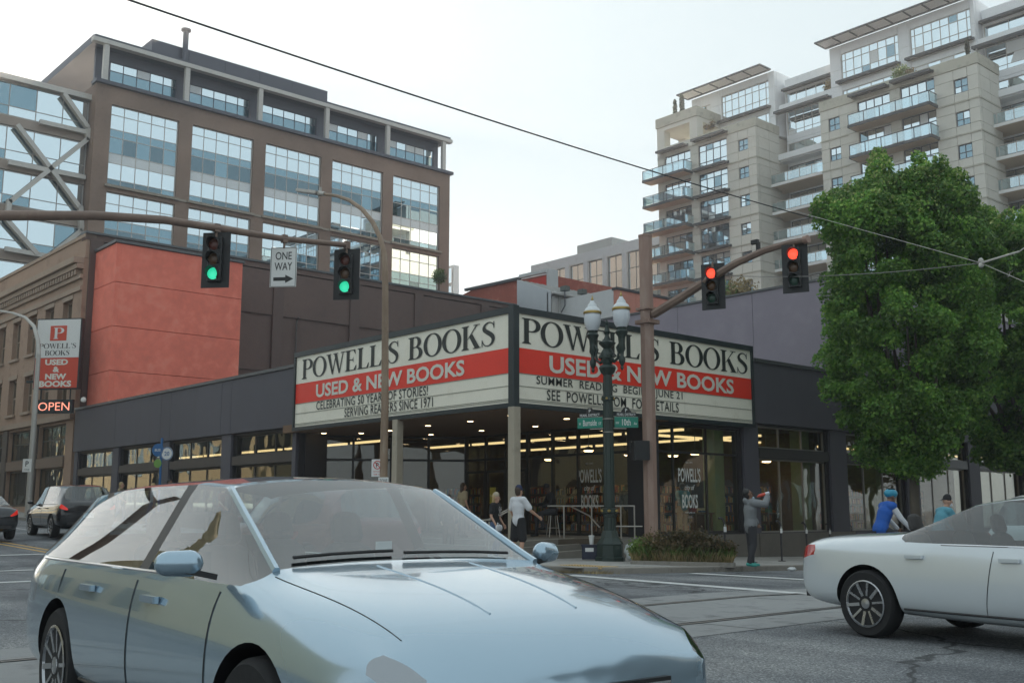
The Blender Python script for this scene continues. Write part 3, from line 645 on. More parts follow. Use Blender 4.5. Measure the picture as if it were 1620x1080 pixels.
# purple block behind
PU = thing('purple_building', 'plain purple rendered block rising behind the marquee', 'building', (-8, 24, 6.5))
PURP = mat('purple_render', (.28, .25, .295), .8, .12, 1.2, .25, 14, dirt=(.31, .28, .32))
pc = [-16, -12.2, -8.2, -4.2, -.35]
for i in range(4): ubox('wall_panel', PURP, PU, pc[i] + .01, pc[i + 1] - .01, 17, 17.3, 6.21, 10.2)
for i in range(5): ubox('wall_panel', PURP, PU, -.65, -.35, 17.32 + 5 * i, 17.30 + 5 * i + 4.98, 6.21, 10.2)
ubox('roof', PURP, PU, -16, -.66, 17.31, 42, 6.21, 10.0); ubox('coping', CAP, PU, -16.05, -.3, 16.95, 17.35, 10.21, 10.30); ubox('coping', CAP, PU, -.7, -.3, 17.36, 42, 10.21, 10.30)
# =================================================================== brick building west of the bookshop, with the brown side wall
BRICK = mat('old_tan_brick', (.38, .26, .19), .85, .14, 1.0, .5, 22, dirt=(.25, .165, .125)); TRIM = mat('stone_trim_tan', (.37, .28, .215), .8, .15, 2)
BROWN = mat('brown_painted_brick', (.135, .088, .075), .75, .26, 1.6, .55, 18, dirt=(.11, .072, .062), streak=0); BROWN2 = mat('brown_paint_trim', (.115, .076, .066), .7, .12, 2)
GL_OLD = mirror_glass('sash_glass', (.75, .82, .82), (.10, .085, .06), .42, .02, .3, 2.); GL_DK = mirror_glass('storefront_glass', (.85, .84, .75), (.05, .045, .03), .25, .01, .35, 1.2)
BK = thing('brick_building', 'tan brick building with dentil cornice and brown side wall, left of the bookshop', 'building', (-45, 8, 1))
WX = -34.9; SB = ('y', .3); EB = ('x', WX)
cols = [(101, 114), (75, 88), (48, 62), (25, 38), (0, 13)]; wins = []
for a, b in cols:
    pa, pb = ony(a, 470, .3).x, ony(b, 470, .3).x; wins.append((pa, pb))
w0 = wins[0][0]; stp = (wins[0][0] - wins[3][0]) / 3; wd = 1.45
wins = [(w0 - stp * k, w0 - stp * k + wd) for k in range(9)]
ops = []
for a, b in wins: ops += [(a, b, 10.25, 12.55), (a, b, 6.9, 9.0)]
st = [(-40.2, -36.0), (-45.6, -41.2), (-51, -46.6), (-56.4, -52), (-61.8, -57.4), (-67.2, -62.8)]
for a, b in st: ops += [(a, b, 4.1, 5.85), (a, b, 1.5, 3.55)]
wall(SB, -75, WX, 0, 14.6, ops, BRICK, BK, 'wall', d0=-.4, d1=0)
for k, (a, b) in enumerate(wins):
    for z0, z1 in ((10.25, 12.55), (6.9, 9.0)):
        o = window(SB, a, b, z0, z1, 2, [.48], TRIM, GL_OLD, BK, d=-.26, fw=.10, mw=.07, tilt=.01)
        ubox('sill', TRIM, o, *fc(SB, a - .12, b + .12, z0 - .16, z0 - .004, .002, .14)); ubox('lintel', TRIM, o, *fc(SB, a - .1, b + .1, z1 + .004, z1 + .25, .002, .05))
for a, b in st:
    window(SB, a, b, 4.1, 5.85, 3, [.55], FRAME, GL_DK, BK, d=-.2, fw=.1, mw=.07, tilt=.008); window(SB, a, b, 1.5, 3.55, 3, [], FRAME, GL_DK, BK, d=-.2, fw=.1, mw=.07, tilt=.008)
    ubox('spandrel_panel', mat('tan_spandrel', (.17, .12, .09), .6, .1, 3), BK, *fc(SB, a - .04, b + .04, 3.56, 4.09, .003, .08))
for k in range(7): ubox('pilaster', mat('dark_bronze_pilaster', (.075, .06, .05), .6, .1, 3), BK, *fc(SB, -41.15 - 5.4 * k + .02, -40.25 - 5.4 * k - .02, .5, 5.95, .003, .10))
ubox('belt_course', TRIM, BK, *fc(SB, -75, WX, 6.0, 6.3, .003, .22)); ubox('belt_course', TRIM, BK, *fc(SB, -75, WX, 12.85, 13.1, .003, .12))
ubox('cornice', TRIM, BK, *fc(SB, -75, WX, 14.3, 14.62, .003, .55)); ubox('parapet', BRICK, BK, -75, WX, .34, .8, 14.63, 15.75); ubox('coping', TRIM, BK, -75, WX + .05, .26, .86, 15.76, 15.95)
for k in range(90):
    u = WX - .35 - .42 * k; ubox('dentil', TRIM, BK, *fc(SB, u - .22, u, 13.72, 14.0, .004, .30))
ubox('cornice', TRIM, BK, *fc(SB, -75, WX, 14.02, 14.28, .003, .36)); ubox('cornice', TRIM, BK, *fc(SB, -75, WX, 13.5, 13.71, .003, .16))
# brown side wall facing east, over the low roof
pil = [.9, 11.9, 17.35, 22.4, 28.2, 34.1]
for i in range(5):
    zz = [3., 9.5, 12.9, 15.6]
    for j in range(3): ubox('wall_panel', BROWN, BK, *fc(EB, pil[i] + .36, pil[i + 1] - .36, zz[j] + .03, zz[j + 1] - .03, -.6, -.08 if j < 2 else 0))
for y in pil: ubox('pilaster', BROWN2, BK, *fc(EB, y - .35, y + .35, 3., 15.62, -.6, .12))
for i in range(5):
    for z in (9.5, 12.9): ubox('string_course', BROWN2, BK, *fc(EB, pil[i] + .36, pil[i + 1] - .36, z - .028, z + .028, -.6, .03))
ubox('parapet', BROWN, BK, *fc(EB, .3, 34.5, 15.63, 15.95, -.6, .05)); ubox('coping', CAP, BK, *fc(EB, .25, 34.55, 15.96, 16.08, -.65, .14))
ubox('roof', mat('roof_felt', (.1, .1, .1), .9), BK, -75, WX - .62, .9, 34.4, 2, 15.5); ubox('wall_panel', BROWN, BK, -45, WX - .02, 34.41, 34.8, 3, 15.9)
OFM_ = mat('vent_metal', (.09, .08, .075), .5, .2, 8); OWHL_ = mat('round_lamp_white', (.75, .74, .70), .4, 0)
RDB = mat('red_stucco', (.78, .19, .13), .8, .22, 1.4, .35, 10, dirt=(.84, .28, .20))
rx0, rx1, ry0, ry1 = WX + .14, -31.85, .85, 7.95; rz = [6.0, 8.3, 10.6, 12.9, 14.95]
RB = thing('red_stair_tower', 'bright red stucco box standing on the bookshop roof against the brown wall', 'roof tower', (-33.3, 4.4, 6))
for j in range(4):
    ubox('stucco_panel', RDB, RB, rx0, rx1, ry0, ry0 + .25, rz[j] + .015, rz[j + 1] - .015); ubox('stucco_panel', RDB, RB, rx1 - .25, rx1 + .003, ry0 + .253, ry1, rz[j] + .015, rz[j + 1] - .015)
ubox('core', RDB, RB, rx0, rx1 - .26, ry0 + .26, ry1, 6, 14.9); ubox('coping', CAP, RB, rx0, rx1 + .1, ry0 - .1, ry1 + .1, 14.96, 15.1)
ubox('door', mat('red_door', (.42, .03, .02), .5, .05), RB, rx1 + .004, rx1 + .05, 5.2, 7.2, 6.3, 7.75); ubox('door_hood', mat('red_hood', (.2, .02, .02), .5, 0), RB, rx1 + .004, rx1 + .22, 5.1, 7.3, 7.76, 7.84)
for y, z in ((14.6, 8.2), (20.1, 11.6), (25.2, 8.6)):
    ubox('wall_vent', OFM_, BK, WX - .02, WX + .12, y - .28, y + .28, z - .22, z + .22)
for y in (13.2, 26.6): q = M(); q.tube([(WX + .06, y, 6.2), (WX + .06, y, 12.7), (WX + .3, y, 12.9)], .05, 8); q.build('conduit', OFM_, BK)
q = M(); caps_ = q.lathe([(.02, -.14), (.12, -.1), (.14, 0), (.1, .1), (.02, .14)], (ony(132, 632, -.05).x, -.05, ony(132, 632, -.05).z), 12); q.build('round_lamp', OWHL_, BK, smooth=True)
# =================================================================== tall office building behind
OBR = mat('office_brown_brick', (.25, .175, .135), .85, .30, 2.6, .8, 6, dirt=(.18, .125, .10)); OFM = mat('office_dark_metal', (.085, .085, .105), .45, .1, 1.5, metal=.2)
OWH = mat('office_white_steel', (.52, .50, .47), .5, .08, 3); OLED = mat('office_stone_ledge', (.30, .26, .21), .75, .1, 2)
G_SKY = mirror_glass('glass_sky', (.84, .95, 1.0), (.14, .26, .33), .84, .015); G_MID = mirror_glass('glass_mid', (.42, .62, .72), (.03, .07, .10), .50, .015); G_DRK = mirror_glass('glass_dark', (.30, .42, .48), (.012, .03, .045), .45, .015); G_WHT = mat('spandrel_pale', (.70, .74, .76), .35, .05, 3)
OX = -75; OE = ('x', OX)
OB = thing('office_building', 'tall brown brick office block with white gridded windows behind the brown wall', 'building', (OX - 10, 35, 0))
def oy(px): return onx(px, 300, OX).y
bays = [(oy(163), oy(277)), (oy(300), oy(397)), (oy(417), oy(507)), (oy(524), oy(606)), (oy(622), oy(695))]
bw = sum(b - a for a, b in bays[1:]) / 4; pit = (bays[4][0] - bays[1][0]) / 3
bays = [(bays[1][0] + pit * (k - 1), bays[1][0] + pit * (k - 1) + bw) for k in range(5)]
y0_, y1_ = bays[0][0] - 1.5, bays[4][1] + 1.5
ops = []
for a, b in bays:
    for z0, z1 in ((31.4, 39.25), (22.9, 30.75), (14.4, 22.2)): ops.append((a, b, z0, z1))
wall(OE, y0_, y1_, 5, 41.0, ops, OBR, OB, 'brick_wall', d0=-.7, d1=0)
rowsB = [.08, .28, .40, .60, .70, .88]
kinds = [G_DRK, G_SKY, G_WHT, G_DRK, G_MID, G_SKY, G_SKY]
for a, b in bays:
    for zi, (z0, z1) in enumerate(((31.4, 39.25), (22.9, 30.75), (14.4, 22.2))):
        window(OE, a, b, z0, z1, 5, rowsB if zi == 0 else [.08, .28, .38, .55, .66, .86], OWH, (lambda i, j, z=zi: random.choice([G_MID, G_DRK]) if kinds[j] is G_DRK and random.random() < .4 else kinds[j]), OB, d=-.22, fw=.10, mw=.075, tilt=.006)
        ubox('ledge', OLED, OB, *fc(OE, a - .25, b + .25, z0 - .26, z0 - .01, .003, .28))
for z in (30.95,): 
    for k in range(4): ubox('string_course', OLED, OB, *fc(OE, bays[k][1] + .27, bays[k + 1][0] - .27, z + .19, z + .42, .003, .10))
ubox('ledge', OFM, OB, *fc(OE, y0_ - .2, y1_ + .3, 41.01, 41.35, -1, .35))
ubox('south_wall', OBR, OB, OX - 20, OX - .72, y0_, y0_ + .5, 5, 41.0); ubox('core', OFM, OB, OX - 24, OX - 1.2, y0_ + .6, y1_ - .1, 5, 41); ubox('north_wall', OBR, OB, OX - 24, OX - .72, y1_ - .09, y1_, 5, 41.0)
# glazed top floor set back behind white columns
OT = ('x', OX - 1.6)
tops = []
for a, b in bays: tops.append((a + .2, b + .2, 41.5, 44.1))
wall(OT, y0_ + .3, y1_ - .6, 41.36, 45.1, tops, OFM, OB, 'metal_wall', d0=-.4, d1=0)
for a, b in bays: window(OT, a + .2, b + .2, 41.5, 44.1, 5, [.14, .66], OFM, lambda i, j: G_MID if j < 2 else (G_SKY if random.random() < .7 else G_WHT), OB, d=-.1, fw=.08, mw=.08, tilt=.006)
for k in range(6):
    yc = bays[0][0] - .75 + pit * k; m_ = M(); m_.bbox(OX - .45, OX + .0, yc - .25, yc + .25, 41.36, 45.0, .04); m_.build('column', OWH, OB)
ubox('beam', OWH, OB, OX - .55, OX + .1, y0_ - .6, y1_ + .3, 45.03, 45.45); ubox('roof_edge', OFM, OB, OX - 22, OX - .56, y0_ - .4, y1_ + .1, 45.11, 45.85); ubox('roof_edge', OFM, OB, OX - .6, OX - .1, y0_ - .4, y1_ + .15, 45.47, 45.75)
pe = [onx(240, 75, OX - 3).y + 4 * k for k in range(6)]; pe[-1] = onx(518, 157, OX - 3).y
for k in range(5): ubox('penthouse_panel', OFM, OB, OX - 12, OX - 3, pe[k] + .015, pe[k + 1] - .015, 45.9, 48.3)
q = M(); yv = onx(283, 100, OX - 4).y; q.lathe([(.28, 46), (.28, 49.9), (.5, 50.0), (.5, 50.2), (.1, 50.3)], (OX - 2.6, yv, 0), 14); q.build('vent_pipe', OFM, OB, smooth=True)
# cross-braced glass building farther left
BXX = -76.6; XE = ('x', BXX)
XB = thing('cross_braced_building', 'pale glass building with white diagonal cross bracing at the far left', 'building', (BXX - 8, 10, 0))
def xy(px, py): p = onx(px, py, BXX); return (p.y, p.z)
ya, yb = -14., y0_ - .02; zt = xy(100, 150)[1]
zs_ = [zt - 4.1 * k for k in range(9)]
for k in range(8):
    window(XE, ya, yb, zs_[k + 1] + .9, zs_[k] - .05, 12, [.3], mat('pale_mullion', (.4, .38, .36), .5, .05), lambda i, j: random.choice([G_SKY, G_MID, G_SKY]), XB, d=-.05, fw=.1, mw=.08, tilt=.006)
    ubox('spandrel_band', mat('pale_tan_spandrel', (.33, .27, .23), .7, .1, 2), XB, *fc(XE, ya, yb, zs_[k + 1] + .02, zs_[k + 1] + .88, -.3, 0))
ubox('core', OFM, XB, BXX - 16, BXX - .35, ya, yb, 0, zt - .1); ubox('roof_slab', OWH, XB, BXX - 16, BXX + .5, ya, yb + .2, zt, zt + .5)
def brace(a, b, wdt=.55):
    p, r_ = xy(*a), xy(*b); q = M(); q.bar((BXX + .45, p[0], p[1]), (BXX + .45, r_[0], r_[1]), .4, wdt, upv=(1, 0, 0)); q.build('brace', OWH, XB)
for a, b in (((77, 269), (24, 200)), ((77, 269), (136, 222)), ((98, 151), (136, 205)), ((77, 269), (12, 322)), ((77, 269), (122, 330)), ((8, 350), (55, 403)), ((126, 366), (77, 405)), ((136, 205), (136, 225)), ((124, 328), (126, 368)), ((12, 318), (8, 352))): brace(a, b)
for a, b in (((10, 259), (132, 283)), ((5, 395), (85, 409)), ((60, 195), (136, 212))): brace(a, b, .4)
# tiny far tower beside the office block, and the blocks seen over the roof line
FT = thing('distant_glass_tower', 'small pale glass tower peeking out at the right edge of the office block', 'building', (-117, 92, 0)); p = ony(711, 420, 92); r_ = ony(723, 420, 92)
ubox('core', mat('pale_frame', (.5, .5, .5), .6, .05), FT, p.x - 4, r_.x - 1.2, 92.2, 93.4, 0, p.z)
for k in range(5): window(('y', 92), p.x - 3, r_.x - 1.3, p.z - 3.2 * (k + 1), p.z - 3.2 * k - .5, 4, [], OWH, G_SKY, FT, d=.15, tilt=.004)
# =================================================================== grey block in the middle
GW = mat('grey_painted_concrete', (.34, .39, .44), .75, .08, 1.0, dirt=(.24, .27, .30)); GY = 75
GB = thing('grey_building', 'long blue-grey building with tall dark-framed windows in the middle distance', 'building', (-70, 80, 0)); G_ = ('y', GY)
gx = [ony(a, 400, GY).x for a in (872, 893, 900, 922, 930, 952, 960, 982, 991, 1014)]
pt = (gx[8] - gx[0]) / 4; gb = [(gx[0] + pt * k, gx[0] + pt * k + 2.56) for k in range(7)]
wall(G_, -81, -54, 5, 33.8, [(a, b, 21.2, 32.5) for a, b in gb], GW, GB, 'wall', d0=-.5, d1=0)
for a, b in gb: window(G_, a, b, 21.2, 32.5, 2, [.12, .36, .47, .58, .82], mat('grey_window_frame', (.02, .035, .045), .4, 0), lambda i, j: G_SKY if j in (1, 4, 5, 0) else G_MID, GB, d=-.3, fw=.12, mw=.09, tilt=.006, us=[0, .5, 1])
ubox('core', GW, GB, -80.8, -54, GY + .6, 92, 5, 33.6)
p = ony(755, 450, GY); ubox('west_wing', GW, GB, -89.5, -81.05, GY + .4, 92, 5, 32.6); ubox('west_wing', GW, GB, -104, -89.55, GY + .2, 92, 5, 31.5)
ubox('roof_plant', mat('grey_plant_louvre', (.24, .27, .28), .7, .1), GB, -74.2, -68, GY + 2, 88, 33.7, 35.6)
q = M()
for k in range(3): q.box(-83.2 - 2.5 * k, -81.6 - 2.5 * k, GY - .1, GY + .39, 30.7, 32.1)
q.build('louvre', mat('dark_louvre', (.05, .07, .08), .6, 0), GB, kind='stuff')
# red brick party wall with a painted patch
RDK = mat('red_brick', (.36, .095, .062), .85, .22, 1.3, .5, 14, dirt=(.45, .19, .14)); RY = 45
RW = thing('red_brick_building', 'low salmon red brick party wall with a bright red painted patch and white corner', 'building', (-50, 48, 8))
p = ony(866, 432, RY); r_ = ony(748, 458, RY)
q = M(); q.add([(r_.x - 12, RY, 8), (p.x, RY, 8), (p.x, RY, p.z - .1), (r_.x, RY, r_.z), (r_.x - 12, RY, r_.z - 2), (r_.x - 12, RY + 12, 8), (p.x, RY + 12, 8), (p.x, RY + 12, p.z - .1), (r_.x, RY + 12, r_.z), (r_.x - 12, RY + 12, r_.z - 2)],
    [(0, 1, 2, 3, 4), (5, 9, 8, 7, 6), (1, 6, 7, 2), (2, 7, 8, 3), (3, 8, 9, 4)]); q.build('brick_wall', RDK, RW)
ubox('painted_patch', mat('bright_red_paint', (.55, .045, .03), .7, .08, 2), RW, ony(838, 445, RY).x, ony(864, 440, RY).x, RY - .02, RY - .004, ony(850, 462, RY).z, ony(850, 440, RY).z)
ubox('corner_quoin', mat('white_paint_wall', (.55, .56, .56), .7, .08), RW, p.x - .05, p.x + .35, RY - .05, RY + 1, 8, p.z + .35); 
q = M(); q.bar((r_.x + 7, RY - .1, ony(829, 440, RY).z + .2), (p.x, RY - .1, p.z + .2), .3, .3); q.build('coping', mat('white_paint_wall', (.55, .56, .56)), RW)
q = M(); q.bar((r_.x - 1, RY - .1, r_.z + .1), (r_.x + 7, RY - .1, ony(829, 440, RY).z + .05), .3, .25); q.build('coping', CAP, RW)
# white metal shed with wall lamps, and the pink wall
WS = mat('white_siding', (.44, .43, .41), .6, .1, 2, dirt=(.36, .35, .33)); SX = -27
SH = thing('white_metal_shed', 'white corrugated shed wall carrying a row of boxy floodlights above the marquee', 'shed', (SX - 3, 30, 6))
a_, b_ = onx(867, 462, SX), onx(985, 482, SX); q = M(); n = int((b_.y - a_.y) / .3)
for k in range(n + 1):
    y = a_.y + k * .3; q.box(SX - .1, SX + (.05 if k % 2 else 0), y, y + .30, 6, a_.z)
q.build('siding', WS, SH, kind='stuff')
q = M(); e0 = (a_.y, a_.z); t0 = onx(867, 447, SX - 1.6)
q.add([(SX + .3, a_.y, a_.z), (SX + .3, b_.y, a_.z), (SX - 3, b_.y, a_.z + 1.3), (SX - 3, a_.y, a_.z + 1.3), (SX + .3, a_.y, a_.z - .12), (SX + .3, b_.y, a_.z - .12), (SX - 3, b_.y, 6), (SX - 3, a_.y, 6), (SX-.1, a_.y, 6), (SX-.1, b_.y, 6)], [(0, 1, 2, 3), (0, 4, 5, 1), (7, 8, 4, 0, 3), (1, 5, 9, 6, 2), (2, 6, 7, 3)]); q.build('roof', mat('roof_metal_pale', (.42, .44, .46), .35, .06, 2, metal=.5), SH)
for k in range(14):
    y = a_.y + .25 + k * .5; q = M(); q.bar((SX + .3, y, a_.z + .02), (SX - 3, y, a_.z + 1.32), .04, .05); q.build('roof_seam', WS, SH)
q = M(); q.tube([(SX + .36, a_.y, a_.z - .08), (SX + .36, b_.y, a_.z - .08)], .09, 8); q.build('gutter', WS, SH)
for px in (886, 913, 941, 968):
    y = onx(px, 470, SX).y; t = thing('floodlight', 'boxy grey floodlight on a bracket above the white shed wall, %s of four' % {886: 'leftmost', 913: 'second', 941: 'third', 968: 'rightmost'}[px], 'floodlight', (SX + .4, y, a_.z - .9), group='floodlights on the white shed')
    q = M(); q.tube([(SX + .1, y, a_.z - 1.2), (SX + .45, y, a_.z - .8), (SX + .45, y, a_.z + .15)], .035, 6); q.build('bracket', OFM, t); q = M(); q.bbox(SX + .2, SX + .75, y - .22, y + .22, a_.z + .15, a_.z + .45, .05); q.build('housing', mat('floodlight_grey', (.09, .10, .09), .5, .1), t)
PX_ = -22; PK = thing('pink_wall_building', 'salmon pink rendered wall with a black coping behind the streetlamp globes', 'building', (PX_, 32, 6)); a_, b_ = onx(976, 454, PX_), onx(1062, 470, PX_); PKM = mat('salmon_render', (.50, .21, .155), .8, .1, 1.5, .2, 12)
zk = [a_.y + (b_.y - a_.y) * k / 3 for k in range(4)]
for k in range(3): ubox('wall_panel', PKM, PK, PX_ - .3, PX_, zk[k] + .01, zk[k + 1] - .01, 6, a_.z - .16)
ubox('coping', DPAINT, PK, PX_ - .4, PX_ + .08, a_.y - .05, b_.y + 1, a_.z - .155, a_.z); ubox('south_wall', mat('white_paint_wall', (.55, .56, .56)), PK, PX_ - 6, PX_ - .31, a_.y, a_.y + .3, 6, a_.z - .05)
# =================================================================== apartment towers
CN = mat('apartment_concrete', (.62, .61, .55), .85, .10, .9, .3, 8, dirt=(.53, .52, .46)); CNB = mat('apartment_concrete_band', (.46, .45, .38), .85, .12, 1.2, dirt=(.22, .215, .18))
WHP = mat('apartment_white_panel', (.78, .80, .82), .7, .05, 1.5, dirt=(.70, .72, .74)); AFR = mat('apartment_dark_frame', (.018, .035, .055), .4, 0); AWN = mat('apartment_awning', (.03, .04, .05), .5, 0); FROST = mat('brise_soleil_panel', (.85, .82, .80), .6, .04); SOFT = mat('balcony_soffit', (.60, .48, .35), .8, .06)
RAILG = clear_glass('rail_glass', (.72, .84, .88), .42, refl=(.85, .96, 1)); WSL = mat('balcony_white_slab', (.80, .80, .79), .7, .06)
BLIND = mat('drawn_blind', (.74, .77, .78), .6, .04); AG = lambda i, j: random.choice([G_SKY, G_SKY, G_SKY, G_SKY, G_SKY, G_SKY, G_SKY, G_SKY, G_MID, G_SKY, BLIND]); AGD = lambda i, j: random.choice([G_SKY, G_MID, G_DRK, G_SKY])
AP = ('y', 65); AW = ('y', 69)
T1 = thing('concrete_apartment_tower', 'left tan concrete apartment tower with corner balconies and an open roof loggia', 'apartment building', (-43, 68, 0))
T2 = thing('concrete_apartment_tower', 'right tan concrete apartment tower with long dark-edged balconies above the big tree', 'apartment building', (-22, 68, 0))
T3 = thing('white_apartment_block', 'white panelled apartment block with glazed penthouses joining the two concrete towers', 'apartment building', (-28, 75, 0))
FH = 2.87
def smallwin(pl, T, u0, u1, z0, z1): return window(pl, u0, u1, z0, z1, 2, [.45], AFR, lambda i, j: random.choice([G_MID, G_SKY, G_MID]), T, d=-.12, fw=.08, mw=.07, tilt=.006)
def balcony(T, u0, u1, z, dep, slabm, railm, post, plane=65., h=1.0, name='balcony'):
    o = ubox('balcony_slab', slabm, T, u0, u1, plane - dep, plane - .005, z - .26, z); 
    ubox('balcony_soffit', SOFT, T, u0 + .1, u1 - .1, plane - dep + .1, plane - .01, z - .275, z - .262)
    q = M(); yf = plane - dep + .08; n = max(2, int((u1 - u0) / 1.3)); q.box(u0 + .04, u1 - .04, yf - .03, yf + .03, z + h - .05, z + h)
    for uu in (u0 + .07, u1 - .07): q.box(uu - .03, uu + .03, yf + .031, plane - .02, z + h - .05, z + h)
    for k in range(n + 1): u = u0 + .07 + (u1 - u0 - .14) * k / n; q.box(u - .03, u + .03, yf - .029, yf + .029, z, z + h - .051)
    r = q.build('balcony_rail', post, T)
    for k in range(n):
        a = u0 + .07 + (u1 - u0 - .14) * k / n; b = u0 + .07 + (u1 - u0 - .14) * (k + 1) / n; ubox('glass_panel', railm, r, a + .04, b - .04, yf - .01, yf + .01, z + .08, z + h - .09)
    for uu in (u0 + .07, u1 - .07): ubox('glass_panel', railm, r, uu - .01, uu + .01, yf + .06, plane - .05, z + .08, z + h - .09)
def awning(T, u0, u1, z, pl, dep=.9):
    q = M(); m_ = pl[1]; q.box(u0, u1, m_ - dep, m_ - dep + .12, z - .12, z + .12); q.box(u0, u1, m_ - .12, m_ - .004, z - .02, z + .2)
    n = max(2, int((u1 - u0) / 1.6))
    for k in range(n + 1): u = u0 + (u1 - u0 - .1) * k / n; q.box(u, u + .1, m_ - dep + .121, m_ - .121, z - .08, z + .1)
    q.add([(u0 + .05, m_ - dep + .1, z - .04), (u1 - .05, m_ - dep + .1, z - .04), (u1 - .05, m_ - .13, z + .06), (u0 + .05, m_ - .13, z + .06)], [(0, 1, 2, 3)])
    q.build('awning', AWN, T)
# --- left tower
c0 = 35.68; lv = [c0 - FH * k for k in range(9)]
ops = []
for k in range(9):
    zt_ = lv[k] + 2.82 if k == 0 else lv[k] + 2.62; zb = lv[k] + .38
    ops += [(-49.0, -45.5, zb, zt_), (-44.45, -40.85, zb + .05, zt_), (-39.45, -38.27, lv[k] + .95, lv[k] + 2.12)]
wall(AP, -49.95, -37.3, lv[-1], 38.75, ops, CN, T1, 'concrete_panel', d0=-.4, d1=0, cu=(-49.0, -45.5, -44.45, -40.82, -39.45, -38.27), cz=[z for l in lv for z in (l - .02, l + .95, l + 2.12)], gap=.035, panels=True)
for k in range(9):
    zt_ = lv[k] + 2.82 if k == 0 else lv[k] + 2.62; zb = lv[k] + .38
    window(AP, -49.0, -45.5, zb, zt_, 4, [.62], AFR, AGD if k > 1 else AG, T1, d=-.15, fw=.08, mw=.08, tilt=.006)
    window(AP, -44.45, -40.85, zb + .05, zt_, 4, [.22, .72], AFR, AGD if k > 1 else AG, T1, d=-.15, fw=.08, mw=.08, tilt=.006)
    smallwin(AP, T1, -39.45, -38.27, lv[k] + .95, lv[k] + 2.12)
    ubox('floor_band', CNB, T1, *fc(AP, -37.9 - 3.1, -37.26, lv[k] - .10, lv[k] + .02, .003, .07))
    ubox('floor_band', CNB, T1, *fc(('x', -37.3), 65.05, 69, lv[k] - .10, lv[k] + .02, .003, .06))
    if k < 8: balcony(T1, -50.9, -45.2, lv[k] + .36, 1.5, AWN, RAILG, AFR, 64.99); awning(T1, -44.75, -40.6, lv[k] + .12, AP, .8)
awning(T1, -49.5, -45.7, 38.95, AP, .9); awning(T1, -44.75, -40.6, 39.0, AP, .9)
ubox('parapet', CNB, T1, -45.2, -37.25, 64.94, 65.4, 38.76, 39.62); ubox('parapet', CNB, T1, -37.65, -37.25, 65.41, 69, 38.76, 39.62); ubox('parapet', CN, T1, -48.9, -45.21, 64.98, 65.4, 38.76, 39.6)
wall(('x', -37.3), 65.41, 69, lv[-1], 38.75, [], CN, T1, 'concrete_panel', d0=-.4, d1=0, cu=(67.2,), cz=[z for l in lv for z in (l - .02, l + .95, l + 2.12)], gap=.035, panels=True)
wall(('x', -49.95), 65.41, 78, lv[-1], 38.75, [], CN, T1, 'side_wall', d0=0, d1=.4)
for (a, b, c, d) in ((-49.95, -48.95, 65, 66), (-45.5, -44.52, 65, 66), (-49.95, -48.95, 68.6, 69.4), (-45.5, -44.52, 68.6, 69.4)): ubox('loggia_pillar', CN, T1, a, b, c, d, 38.76 if a > -46 else 38.3, 41.45)
ubox('loggia_roof', CNB, T1, -50.05, -44.45, 64.9, 69.5, 41.9, 42.95); ubox('loggia_roof', CN, T1, -49.95, -44.52, 65, 69.4, 41.46, 41.89); ubox('core', CN, T1, -49.4, -37.8, 65.9, 78, 0, 38.7)
# --- right tower
rv = [35.12 - FH * k for k in range(8)]
ops = []
for k in range(8):
    ops += [(-29.25, -28.1, rv[k] + .75, rv[k] + 2.0), (-17.3, -16.1, rv[k] + .75, rv[k] + 2.0), (-26.25, -23.1, rv[k] + .3, rv[k] + 2.72), (-22.1, -18.97, rv[k] + .3, rv[k] + 2.85)]
wall(AP, -30.1, -15.2, rv[-1], 38.0, ops, CN, T2, 'concrete_panel', d0=-.4, d1=0, cu=(-29.25, -28.1, -26.25, -23.1, -22.1, -18.97, -17.3, -16.1), cz=[z for l in rv for z in (l - .02, l + .75, l + 2.0)], gap=.035, panels=True)
for k in range(8):
    smallwin(AP, T2, -29.25, -28.1, rv[k] + .75, rv[k] + 2.0); smallwin(AP, T2, -17.3, -16.1, rv[k] + .75, rv[k] + 2.0)
    window(AP, -26.25, -23.1, rv[k] + .3, rv[k] + 2.72, 4, [.62], AFR, AG, T2, d=-.15, fw=.08, mw=.08, tilt=.006); window(AP, -22.1, -18.97, rv[k] + .3, rv[k] + 2.85, 4, [.62], AFR, AG, T2, d=-.15, fw=.08, mw=.08, tilt=.006)
    ubox('floor_band', CNB, T2, *fc(AP, -30.16, -27.3, rv[k] - .10, rv[k] + .02, .003, .07)); ubox('floor_band', CNB, T2, *fc(AP, -18.8, -15.14, rv[k] - .10, rv[k] + .02, .003, .07))
    ubox('floor_band', CNB, T2, *fc(('x', -15.2), 65.05, 69, rv[k] - .10, rv[k] + .02, .003, .06))
    if k < 7: balcony(T2, -26.5, -18.75, rv[k] + .25, 1.45, AWN, RAILG, AFR, 64.99)
ubox('parapet', CNB, T2, -30.15, -15.12, 64.92, 65.4, 38.01, 38.95); ubox('parapet', CNB, T2, -15.52, -15.12, 65.41, 69, 38.01, 38.95)
awning(T2, -26.7, -23.0, 38.35, AP, .9); awning(T2, -22.6, -18.9, 38.4, AP, .9)
wall(('x', -15.2), 65.41, 69, rv[-1], 38.0, [], CN, T2, 'concrete_panel', d0=-.4, d1=0, cu=(67.2,), cz=[z for l in rv for z in (l - .02, l + .75, l + 2.0)], gap=.035, panels=True)
ubox('core', CN, T2, -29.7, -15.7, 65.9, 69, 0, 37.9)
